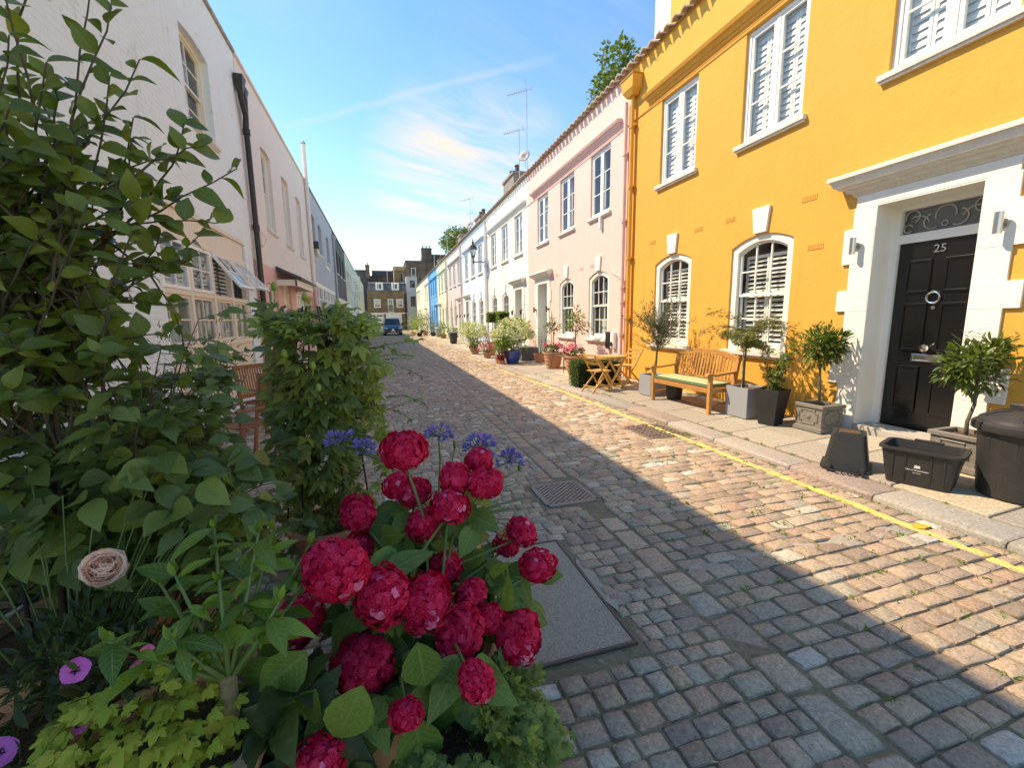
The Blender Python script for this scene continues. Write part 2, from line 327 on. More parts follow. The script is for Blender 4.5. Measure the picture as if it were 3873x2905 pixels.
BROWN = [(.40,.305,.225),(.37,.28,.215),(.43,.335,.25),(.35,.27,.21),(.39,.31,.235),(.44,.335,.25),(.41,.285,.21),(.30,.235,.19)]
GREY = [(.38,.335,.265),(.34,.30,.24),(.42,.375,.30),(.31,.29,.235),(.47,.43,.35)]
def sett_col(right):
    c = random.choice(BROWN) if random.random() < (.84 if right else .78) else random.choice(GREY)
    if random.random() < .03: c = (.50,.475,.42)
    k = rnd(.98, 1.27); t = rnd(-.012,.012)
    return (c[0]*k+t, c[1]*k*.98, c[2]*k*.94-t*.6)
HOLES = [(1.22,3.18,1.80,3.76),(.18,1.62,1.15,2.71),(3.32,4.70,3.95,5.46),(1.55,-5,1.75,60)]
setts = []                                                         # x, y, half width, half depth, turn, height, colour
def lay(x0, xr, y0, y1, wmin, wmax, dmin, dmax, right):
    y = y0; tilt = 0.0; ph = 0.0
    while y < y1:
        d = rnd(dmin, dmax); x1 = xr(y); x = x0+rnd(-.10,.0)
        tilt = max(-.02, min(.02, tilt+rnd(-.0025,.0025))); ph += rnd(-.12,.12)
        while x < x1-.05:
            w = rnd(wmin, wmax)
            if x+w > x1-.05: w = x1-x
            if x < x0: w, x = w-(x0-x), x0
            for a_, b_, c_, e_ in HOLES:                           # stones are cut to fit round covers and the channel
                if b_-d*.3 < y+d/2 < e_+d*.3:
                    if x < a_ < x+w: w = a_-x
                    elif x < c_ < x+w and x >= a_: w, x = x+w-c_, c_
            if w > .045:
                cx, cy = x+w/2, y+d/2+tilt*(x-x0)+.012*math.sin(x*2.3+ph)
                if not any(a < cx < c and b-d*.2 < cy < e+d*.2 for a,b,c,e in HOLES):
                    setts.append((cx, cy, w/2-rnd(.0005,.004), d/2-rnd(.0005,.005), rnd(-.05,.05), rnd(-.008,.005), sett_col(right)))
            x += w
        y += d
lay(-2.66, lambda y: 1.55, .35, 50, .09, .15, .085, .118, False)
lay(1.75, lambda y: kx(y)-.008, .35, 50, .125, .225, .10, .138, True)
y = .4
while y < 52:                                                      # the channel: a single file of long stones laid lengthways
    d = rnd(.17,.29)
    if not (3.0 < y+d/2 < 3.9): setts.append((1.65+rnd(-.008,.008), y+d/2, .088, d/2-.008, rnd(-.02,.02), rnd(-.008,.002), sett_col(True)))
    y += d
for yy in np.arange(3.06, 3.86, .2): setts.append((1.72+.12, yy+.1, .05, .09, 0, -.004, sett_col(True)))
def ring8(c=.22): return [(-1+c,-1),(1-c,-1),(1,-1+c),(1,1-c),(1-c,1),(-1+c,1),(-1,1-c),(-1,-1+c)]
def sett_template(seed):
    r = random.Random(seed); R = [(x*(1+r.uniform(-.05,.05)), y*(1+r.uniform(-.05,.05))) for x, y in ring8(r.uniform(.10,.19))]
    V = [(x*1.02,y*1.02,-.06) for x,y in R]+[(x,y,-.008+r.uniform(-.004,.003)) for x,y in R]+[(x*.86,y*.86,r.uniform(-.005,.003)) for x,y in R]+[(0,0,.002)]
    F = [(i,(i+1)%8,8+(i+1)%8,8+i) for i in range(8)]+[(8+i,8+(i+1)%8,16+(i+1)%8,16+i) for i in range(8)]+[(24,16+i,16+(i+1)%8,16+(i+2)%8) for i in (0,2,4,6)]
    return np.array(V, np.float32), np.array(F, np.int32)
TPL = [sett_template(i) for i in range(12)]
TM = [np_mesh('sett', v, f, M_sett, {'Col':('FLOAT_COLOR', np.ones((len(v),4)))}, True) for v, f in TPL]
def shown(s):
    p = to_pix((s[0],s[1],0))
    if p is None or not (-80 < p[0] < 3950 and -80 < p[1] < 3000): return 0
    if s[0] < .25 and s[1] < 3.2: return 0                         # under the flower pots
    return s[2]*s[3]/(p[2]**3)
order = sorted(range(len(setts)), key=lambda i: -shown(setts[i])); single = set(order[:300])
for i in order[:300]:
    cx, cy, a, b, t, h, c = setts[i]
    o = link('sett', TM[i % 12], road); o.location = (cx, cy, h); o.scale = (a, b, 1.0); o.rotation_euler = (rnd(-.05,.05), rnd(-.045,.045), t); o.color = (*c, 1)
def stone_bulk(lst, tpl, colors=True):
    Vs, Fs, Cs = [], [], []; n = 0
    for s in lst:
        cx, cy, a, b, t, h, c = s; v, f = tpl[int(cx*97+cy*31) % len(tpl)]
        ct, st = math.cos(t), math.sin(t); x, y = v[:,0]*a, v[:,1]*b; tx, ty = rnd(-.06,.06), rnd(-.06,.06)
        W = np.stack([cx+x*ct-y*st, cy+x*st+y*ct, h+v[:,2]+x*tx+y*ty], 1); Vs.append(W); Fs.append(f+n); Cs.append(np.tile((*c,1), (len(v),1))); n += len(v)
    return np.concatenate(Vs), np.concatenate(Fs), np.concatenate(Cs)
T4 = [(np.array([(-1,-1,-.03),(1,-1,-.03),(1,1,-.03),(-1,1,-.03),(-.93,-.93,0),(.93,-.93,0),(.93,.93,0),(-.93,.93,0)], np.float32), np.array([(0,1,5,4),(1,2,6,5),(2,3,7,6),(3,0,4,7),(4,5,6,7)], np.int32))]
for nm, lst, tp in (('setts', [s for i, s in enumerate(setts) if i not in single and s[1] < 13], TPL), ('setts', [s for i, s in enumerate(setts) if i not in single and s[1] >= 13], T4)):
    V, F, Cc = stone_bulk(lst, tp); tag(link(nm, np_mesh(nm, V, F, M_sett, {'Col':('FLOAT_COLOR', Cc)}, tp is TPL), road), kind='stuff')

# yellow line: thick paint laid over the stones, edges chipped, broken over some joints
V, F = [], []; y = .5; n = 0
while y < 50:
    st = .05 if y < 8 else .12
    brk = random.random() < (.035 if y < 8 else .01)
    xl = 3.715+.011*math.sin(y*3.1)+.006*math.sin(y*11)-(max(0, y-7)*.012 if y < 12 else .06)*1.0
    xl = min(xl, kx(y)-.16); w = .074
    V += [(xl+rnd(-.012,.006), y, -.002+rnd(-.003,.002)), (xl+w*.5, y, -.001+rnd(-.003,.002)), (xl+w+rnd(-.006,.012), y, -.002+rnd(-.003,.002))]
    if n and not brk: F += [(3*n-3,3*n-2,3*n+1,3*n),(3*n-2,3*n-1,3*n+2,3*n+1)]
    n += 1; y += st
tag(link('yellow_line', np_mesh('yellow_line', V, F, M_yellow)), kind='structure')
M_orange = mat('orange_survey_paint', (.78,.40,.03), .75, var=(60,.6,(.45,.28,.08)))
for k, (cx, cy, r) in enumerate([(3.83,2.02,.085),(3.62,1.22,.06),(3.86,1.12,.09),(3.9,1.3,.045)]):
    b = MB(); R = [(cx+r*rnd(.55,1.1)*math.cos(t*.523), cy+r*.55*rnd(.5,1.1)*math.sin(t*.523), .0045) for t in range(12)]; b.add(R, [tuple(range(12))]); tag(b.build('paint_mark', M_orange), kind='structure')
# kerb
kerb = empty('kerb'); tag(kerb, kind='structure'); y = -.6; k = 0; rest = MB()
while y < 72:
    l = rnd(.75,1.35) if y < 40 else 2.5; x = kx(y+l/2); w = rnd(.30,.36); h = .052+rnd(-.005,.005); x2 = (kx(y+l)-kx(y))*.5
    b = MB(); y0, y1 = y+.006, y+l-.006
    prof = [(0,-.06),(.0,h-.022),(.018,h-.004),(w*.5,h+rnd(-.003,.003)),(w-.01,h-.002),(w,h-.02),(w,-.06)]
    rings = []
    for yy, off in ((y0,-x2),(y0+.02,-x2*.96),(y1-.02,x2*.96),(y1,x2)):
        ins = .012 if yy in (y0,y1) else 0
        rings.append([(x+off+px_+(ins if px_ < w/2 else -ins), yy, pz-(ins if pz > 0 else 0)) for px_, pz in prof])
    V = sum(rings, []); q = len(prof)
    b.add(V, [(i*q+j,i*q+j+1,(i+1)*q+j+1,(i+1)*q+j) for i in range(3) for j in range(q-1)]+[tuple(range(q)), tuple(3*q+j for j in range(q))])
    c = random.choice([(.37,.34,.29),(.31,.29,.25),(.40,.35,.30),(.35,.27,.225)]); me = b.mesh('kerbstone', M_kerb, 40)
    a = me.attributes.new('Col','FLOAT_COLOR','POINT'); a.data.foreach_set('color', np.tile((*c,1), len(me.vertices)).astype(np.float32))
    link('kerbstone', me, kerb); y += l; k += 1
# pavement flags
pav = MB(); ys = [-.6+i for i in range(76)]
for a, b in zip(ys[:-1], ys[1:]): pav.add([(kx(a)+.25,a,.028),(5.80,a,.10),(5.80,b,.10),(kx(b)+.25,b,.028)], [(0,1,2,3)])
pavement = pav.build('pavement', M_joint); tag(pavement, kind='structure'); FL = []
y = -.6
while y < 72:
    l = rnd(.55,.95) if y < 32 else 1.6; x0 = kx(y+l/2)+.365; xs = [x0, x0+(5.75-x0)*rnd(.42,.6), 5.745]
    if random.random() < .3: xs = [x0, x0+(5.75-x0)*.36, x0+(5.75-x0)*.7, 5.745]
    for a, b in zip(xs[:-1], xs[1:]): FL.append((a+.006, b-.006, y+.006+rnd(0,.006), y+l-.006))
    y += l
for (a, b, c, d) in FL:
    h = .055+rnd(-.003,.003); m_ = MB(); e = .008; ha, hb = h+.05*(a-4.35), h+.05*(b-4.35)
    m_.add([(a,c,.01),(b,c,.01),(b,d,.01),(a,d,.01),(a,c,ha-e),(b,c,hb-e),(b,d,hb-e),(a,d,ha-e),(a+e,c+e,ha),(b-e,c+e,hb),(b-e,d-e,hb),(a+e,d-e,ha)],
           [(0,1,5,4),(1,2,6,5),(2,3,7,6),(3,0,4,7),(4,5,9,8),(5,6,10,9),(6,7,11,10),(7,4,8,11),(8,9,10,11)])
    col = random.choice([(.42,.35,.25),(.36,.32,.25),(.47,.40,.28),(.33,.29,.24),(.40,.36,.29)]); k = rnd(.9,1.12)
    me = m_.mesh('flagstone', M_flag); at = me.attributes.new('Col','FLOAT_COLOR','POINT'); at.data.foreach_set('color', np.tile((col[0]*k,col[1]*k,col[2]*k,1), len(me.vertices)).astype(np.float32))
    link('flagstone', me, pavement)
PZ = .096                                                          # walking level of the pavement
# drain grate with slanting bars, in its frame
M_gr = mat('worn_grate_iron', (.24,.22,.20), .5, metal=.4, var=[(20,.6,(.15,.13,.11))], bump=[(120,.3)])
gr = empty('drain_grate', (1.51,3.47,0), 0, 'square iron drain grate with slanting bars set in the cobbles', 'drain grate')
f = MB(); a = .225
for s in (-1,1): f.box(-a,s*a-.022,-.03,a,s*a+.022,.004); f.box(s*a-.022,-a+.022,-.03,s*a+.022,a-.022,.004)
f.build('frame', M_gr, gr, bevel=.003); p = MB(); p.box(-a,-a,-.2,a,a,-.12); p.build('pit', M_dark, gr)
for k in range(-7, 8):
    c = k*.047; x0, x1 = -a+.02, a-.02; pts = []
    lo = max(-a+.022, c-(.223)*.75); y0 = c-.17; y1 = c+.17
    t0, t1 = 0.0, 1.0
    P0, P1 = Vector((x0,y0,0)), Vector((x1,y1,0)); d = P1-P0
    for sgn in (1,-1):
        pa, pb = sgn*P0.y, sgn*P1.y; lim = a-.02
        if pa > lim and pb > lim: t1 = -1; break
        if (pa > lim) != (pb > lim):
            t = (lim-pa)/(pb-pa)
            if pa > lim: t0 = max(t0, t)
            else: t1 = min(t1, t)
    if t1-t0 > .12:
        b = MB(); q0, q1 = P0+d*t0, P0+d*t1; b.bar((q0.x,q0.y,-.012),(q1.x,q1.y,-.012),.024,.028); b.build('bar', M_gr, gr)
# concrete utility cover and cement patches
sl = MB(); sl.box(.22,1.66,-.03,1.11,2.68,.003); o = sl.build('concrete_cover', M_concrete, bevel=.006); tag(o, 'large flat concrete slab let into the cobbles beside red flowers', 'slab')
em = MB()
for (x0,y0,x1,y1) in ((.205,1.645,1.125,1.66),(.205,2.68,1.125,2.695),(1.11,1.66,1.125,2.68)): em.box(x0,y0,-.03,x1,y1,.006)
em.build('edge_strip', M_iron, o)
def blob(name, pts, z, m):
    b = MB(); V = [(x,y,z) for x,y in pts]; b.add(V, [tuple(range(len(V)))]); return tag(b.build(name, m), kind='structure')
blob('cement_patch', [(1.13,1.98),(1.135,2.38),(1.165,2.45),(1.175,2.33),(1.20,2.24),(1.185,2.14),(1.215,2.07),(1.27,2.03),(1.31,1.97),(1.285,1.94),(1.22,1.97),(1.18,1.93),(1.155,1.88)], -.0025, M_mortar)
b = MB(); ja2 = None
for i in range(26):                                                # cement run along one joint across the road
    x = 1.78+i*.072; y0 = 2.06+.035*math.sin(i*1.1)+rnd(-.012,.012)
    ja = ja2; ja2 = (y0-.022-rnd(0,.014), y0+.022+rnd(0,.018))
    if i: b.add([(x-.072,ja[0]-.012,-.0035),(x,ja2[0]-.012,-.0035),(x,ja2[1]+.012,-.0035),(x-.072,ja[1]+.012,-.0035)], [(0,1,2,3)])
tag(b.build('cement_patch', M_mortar), kind='structure')
# iron inspection cover by the kerb
ic = empty('inspection_cover', (3.635,5.08,0), .03, 'rusty chequered iron cover lying across the yellow line', 'manhole cover')
b = MB(); b.box(-.29,-.34,-.03,.29,.34,-.004); b.build('plate', mat('rusty_plate', (.20,.155,.125), .65, metal=.3, var=[(25,.6,(.12,.10,.09))], bump=(80,.4)), ic, bevel=.003)
b = MB()
for i in range(7):
    for j in range(8):
        x, y = -.24+i*.08, -.29+j*.083; s = .02
        if (i+j) % 2: b.box(x-s,y-.007,-.005,x+s,y+.007,.003)
        else: b.box(x-.007,y-s,-.005,x+.007,y+s,.003)
b.build('studs', M_iron, ic)
b = MB()
for x in (-.14,.14):
    for y in (-.2,.2): b.box(x-.045,y-.012,-.0045,x+.045,y+.012,-.0015)
b.build('keyhole', M_dark, ic)
# ---------------------------------------------------------------- houses
def stucco(name, c, dirt=(.35,.28,.18), rough=.75, amt=.35): return mat(name, c, rough, var=[(1.3,.30,tuple(t*.86 for t in c)),(7,.18,tuple(min(1,t*1.08) for t in c))], bump=[(9,.22),(30,.16),(110,.2)], streaks=(7,amt*.6,dirt,.60,.80), stain=(2.2,amt*.55,dirt,.60,.78), spec=.25)
M_white = mat('white_gloss_paint', (.80,.80,.76), .35, var=(6,.25,(.70,.69,.64)), bump=(60,.05))
M_trim = mat('white_masonry_paint', (.80,.79,.73), .65, var=[(4,.3,(.70,.68,.60))], bump=[(40,.12),(160,.1)], streaks=(9,.3,(.45,.42,.36),.62,.8))
M_sill = mat('weathered_white_sill', (.74,.73,.68), .7, var=[(12,.5,(.55,.53,.47)),(60,.3,(.35,.33,.28))], bump=(70,.2))
M_mossy = mat('mossy_coping_top', (.42,.38,.30), .9, var=[(14,.8,(.14,.13,.07)),(50,.6,(.55,.52,.45))], bump=(60,.5))
M_glass = glass_mat()
M_curt = mat('pale_curtain', (.62,.60,.55), .9, var=(9,.4,(.42,.40,.37)))
M_shut = mat('white_shutter', (.78,.77,.72), .5, spec=.3)
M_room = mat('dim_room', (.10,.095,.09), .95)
M_blackgloss = mat('black_gloss_door_paint', (.006,.0065,.007), .2, spec=.45, bump=(25,.03), coat=.2)
M_brass = mat('polished_chrome', (.75,.75,.74), .15, metal=1.0)
M_steel = mat('brushed_steel', (.55,.54,.52), .28, metal=1.0)
M_slate = mat('slate', (.075,.078,.088), .7, var=[(9,.6,(.13,.13,.14))], bump=(40,.4))
M_tile = mat('roof_tile_edge', (.44,.33,.26), .85, var=[(9,.7,(.25,.19,.15)),(40,.5,(.60,.53,.45))], bump=(70,.4))
M_grey_door = mat('sage_door_paint', (.42,.46,.40), .45, bump=(30,.04))
M_stone = mat('stone_step', (.42,.40,.36), .8, var=(9,.5,(.30,.28,.25)), bump=(60,.3))
M_lead = mat('dark_wire', (.02,.02,.02), .6)

def top_of(op):
    xc, hw = (op['x0']+op['x1'])/2, (op['x1']-op['x0'])/2; r = op.get('rise', 0); z = op['z1']
    return lambda x: z+r*(1-((x-xc)/hw)**2)
def wall_with(mb, x0, x1, z0, z1, ops, y=0.0):
    br = {x0, x1}
    for o in ops:
        n = 10 if o.get('rise') else 1
        br |= {o['x0']+(o['x1']-o['x0'])*i/n for i in range(n+1)}
    br = sorted(br)
    for a, b in zip(br[:-1], br[1:]):
        if b-a < 1e-5: continue
        mid = (a+b)/2; ca = cb = z0
        for o in sorted([o for o in ops if o['x0'] < mid < o['x1']], key=lambda o: o['z0']):
            if o['z0']-ca > 1e-4: mb.add([(a,y,ca),(b,y,cb),(b,y,o['z0']),(a,y,o['z0'])], [(0,1,2,3)])
            t = top_of(o); ca, cb = t(a), t(b)
        mb.add([(a,y,ca),(b,y,cb),(b,y,z1),(a,y,z1)], [(0,1,2,3)])
    for o in ops:
        d = o.get('d', .12); t = top_of(o); n = 10 if o.get('rise') else 1; X = [o['x0']+(o['x1']-o['x0'])*i/n for i in range(n+1)]
        mb.add([(o['x0'],y,o['z0']),(o['x0'],y+d,o['z0']),(o['x0'],y+d,t(o['x0'])),(o['x0'],y,t(o['x0']))], [(0,1,2,3)])
        mb.add([(o['x1'],y,o['z0']),(o['x1'],y+d,o['z0']),(o['x1'],y+d,t(o['x1'])),(o['x1'],y,t(o['x1']))], [(3,2,1,0)])
        mb.add([(o['x0'],y,o['z0']),(o['x1'],y,o['z0']),(o['x1'],y+d,o['z0']),(o['x0'],y+d,o['z0'])], [(0,1,2,3)])
        for a, b in zip(X[:-1], X[1:]): mb.add([(a,y,t(a)),(b,y,t(b)),(b,y+d,t(b)),(a,y+d,t(a))], [(3,2,1,0)])
def body(root, W, H, D, m, name='house_body'):
    b = MB(); e = .004
    b.add([(e,.02,0),(W-e,.02,0),(W-e,D,0),(e,D,0),(e,.02,H),(W-e,.02,H),(W-e,D,H),(e,D,H)], [(1,2,6,5),(2,3,7,6),(3,0,4,7),(4,5,6,7)])
    return b.build(name, m, root)
def loops(x0, x1, z0, z1, rise, n=10):
    xc, hw = (x0+x1)/2, (x1-x0)/2; t = lambda x: z1+rise*(1-((x-xc)/hw)**2)
    L_ = [(x0,z0)]
    if rise: L_ += [(x0+(x1-x0)*i/n, t(x0+(x1-x0)*i/n)) for i in range(n+1)]
    else: L_ += [(x0,z1),(x1,z1)]
    return L_+[(x1,z0)]
def ring_frame(mb, x0, x1, z0, z1, rise, w, y0, y1, wb=None):
    o = loops(x0,x1,z0,z1,rise); i = loops(x0+w,x1-w,z0+(w if wb is None else wb),z1-w*(.75 if rise else 1),rise*.92); n = len(o)
    V = [(x,y0,z) for x,z in o]+[(x,y0,z) for x,z in i]+[(x,y1,z) for x,z in i]+[(x,y1,z) for x,z in o]
    F = []
    for k in range(n):
        j = (k+1) % n; F += [(k,j,n+j,n+k),(n+k,n+j,2*n+j,2*n+k),(3*n+k,3*n+j,j,k)]
    mb.add(V, F); return (x0+w, x1-w, z0+(w if wb is None else wb), z1-w*(.75 if rise else 1), rise*.92)
def pane_obj(parent, x0, x1, z0, z1f, y, n=1):
    X = [x0+(x1-x0)*i/n for i in range(n+1)]; V = [(x0,y,z0),(x1,y,z0)]+[(x,y,z1f(x)) for x in reversed(X)]
    me = bpy.data.meshes.new('pane'); me.from_pydata(V, [], [tuple(range(len(V)))]); me.materials.append(M_glass); me.update()
    return link('pane', me, parent)
def glaze(win, inner, cols, rows, y, bar=.022, m=None, split=True, colw=None, edges=None):
    """glazing bars and one pane of glass in each light"""
    x0, x1, z0, z1, rise = inner; xc, hw = (x0+x1)/2, (x1-x0)/2; tf = (lambda x: z1+rise*(1-((x-xc)/hw)**2)) if rise else (lambda x: z1)
    xs = edges or [x0+(x1-x0)*i/cols for i in range(cols+1)]; zs = [z0+(z1+rise*.6-z0)*i/rows for i in range(rows+1)] if not isinstance(rows, list) else rows
    b = MB()
    for x in xs[1:-1]: b.box(x-bar/2,y-.014,z0,x+bar/2,y+.014,tf(x)-.001)
    for z in zs[1:-1]: b.box(x0,y-.012,z-bar/2,x1,y+.012,z+bar/2)
    if b.v: b.build('glazing_bar', m or M_white, win)
    if split:
        for a, c in zip(xs[:-1], xs[1:]):
            for k in range(len(zs)-1):
                last = k == len(zs)-2
                pane_obj(win, a, c, zs[k], tf if last else (lambda x, z=zs[k+1]: z), y+.002, 4 if (last and rise) else 1)
    else: pane_obj(win, x0, x1, z0, tf, y+.002, 6 if rise else 1)
def louvres(win, x0, x1, z0, z1, y, n, leaf=2, ang=.6, m=None, open_=0):
    """plantation shutter leaves with tilted slats"""
    w = (x1-x0)/leaf
    for k in range(leaf):
        a, b = x0+k*w+.004, x0+(k+1)*w-.004; s = MB(); fr = .035
        s.box(a,y,z0,a+fr,y+.025,z1); s.box(b-fr,y,z0,b,y+.025,z1); s.box(a+fr,y,z0,b-fr,y+.025,z0+.06); s.box(a+fr,y,z1-.05,b-fr,y+.025,z1)
        for i in range(n):
            z = z0+.07+(z1-z0-.13)*(i+.5)/n; h = (z1-z0-.13)/n*.55; dy, dz = math.cos(ang)*h, math.sin(ang)*h
            s.add([(a+fr,y+.012-dy,z-dz-.003),(b-fr,y+.012-dy,z-dz-.003),(b-fr,y+.012+dy,z+dz-.003),(a+fr,y+.012+dy,z+dz-.003),(a+fr,y+.012-dy,z-dz+.003),(b-fr,y+.012-dy,z-dz+.003),(b-fr,y+.012+dy,z+dz+.003),(a+fr,y+.012+dy,z+dz+.003)],
                  [(0,3,2,1),(4,5,6,7),(0,1,5,4),(1,2,6,5),(2,3,7,6),(3,0,4,7)])
        s.build('shutter', m or M_shut, win)
def sill(root, x0, x1, z, out=.07, m=None, h=.075):
    b = MB(); b.add([(x0,-out,z-h),(x1,-out,z-h),(x1,.10,z-h),(x0,.10,z-h),(x0,-out,z-.012),(x1,-out,z-.012),(x1,.10,z),(x0,.10,z)], [(0,3,2,1),(4,5,6,7),(0,1,5,4),(1,2,6,5),(2,3,7,6),(3,0,4,7)])
    b.box(x0+.02,-out+.02,z-h-.03,x1-.02,.01,z-h+.001); return b.build('sill', m or M_sill, root, bevel=.004)
def mould(mb, x0, x1, lv, yb=.0):
    V = []; F = []
    for z, o in lv: V += [(x0-o,-o,z),(x1+o,-o,z),(x1+o,yb,z),(x0-o,yb,z)]
    n = len(lv)
    for i in range(n-1): F += [(4*i+k,4*i+(k+1)%4,4*i+4+(k+1)%4,4*i+4+k) for k in range(4)]
    F += [(3,2,1,0),tuple(4*(n-1)+k for k in range(4))]; mb.add(V, F)
def room(win, x0, x1, z0, z1, y0, m=None, d=.9):
    """the plastered room just behind a window"""
    b = MB(); b.add([(x0,y0,z0),(x1,y0,z0),(x1,y0+d,z0),(x0,y0+d,z0),(x0,y0,z1),(x1,y0,z1),(x1,y0+d,z1),(x0,y0+d,z1)], [(0,1,2,3),(4,7,6,5),(1,5,6,2),(3,7,4,0),(2,6,7,3)])
    return b.build('room', m or M_room, win)
def text_on(parent, me, m, loc, rot=(math.pi/2,0,0), name='lettering'):
    me.materials.clear(); me.materials.append(m); o = link(name, me, parent); o.location = loc; o.rotation_euler = rot; return o
TILE = None
def tile_mesh():
    global TILE
    if TILE: return TILE
    b = MB(); n = 6; r = .098; V = []
    for yy, zz, s in ((-.16,-.055,1.08),(-.15,-.075,1.0),(.16,.015,.92)):
        for k in range(n+1):
            t = math.pi*k/n; V.append((-r*s*math.cos(t), yy, zz+r*.75*s*math.sin(t)))
    for k in range(n+1):
        t = math.pi*k/n; V.append((-r*.86*math.cos(t), -.155, -.07+r*.58*math.sin(t)))
    q = n+1; F = [(i*q+k,i*q+k+1,(i+1)*q+k+1,(i+1)*q+k) for i in (1,) for k in range(n)]+[(k,k+1,3*q+k+1,3*q+k) for k in range(n)]+[(k,q+k,q+k+1,k+1) for k in range(n)]
    b.add(V, F); me = b.mesh('roof_tile', M_tile, 50); me.materials.clear(); me.materials.append(M_tile); TILE = me; return me
def tiles(root, W, H, singles=True):
    n = int(W/.25)
    if singles:
        for i in range(n):
            o = link('roof_tile', tile_mesh(), root); o.location = (W*(i+.5)/n+rnd(-.008,.008), -.03+rnd(-.015,.015), H+.0+rnd(-.008,.006)); o.rotation_euler = (rnd(-.03,.03), 0, rnd(-.04,.04))
    else:
        b = MB(); V = [tuple(v.co) for v in tile_mesh().vertices]; F = [tuple(p.vertices) for p in tile_mesh().polygons]
        for i in range(n):
            x = W*(i+.5)/n+rnd(-.008,.008); b.add([(p[0]+x,p[1]-.03,p[2]+H) for p in V], F)
        tag(b.build('roof_tiles', M_tile, root, 50), kind='stuff')
def pipe(root, x, z0, z1, r, m, out=.085, name='downpipe', collars=(), n=10):
    b = MB(); b.tube([(x,-out,z0),(x,-out,z1)], r, n)
    for z in collars: b.tube([(x,-out,z-.045),(x,-out,z+.045)], r*1.28, n); b.box(x-r*1.9,-out-.01,z-.014,x+r*1.9,-.005,z+.014)
    return b.build(name, m, root, 40)

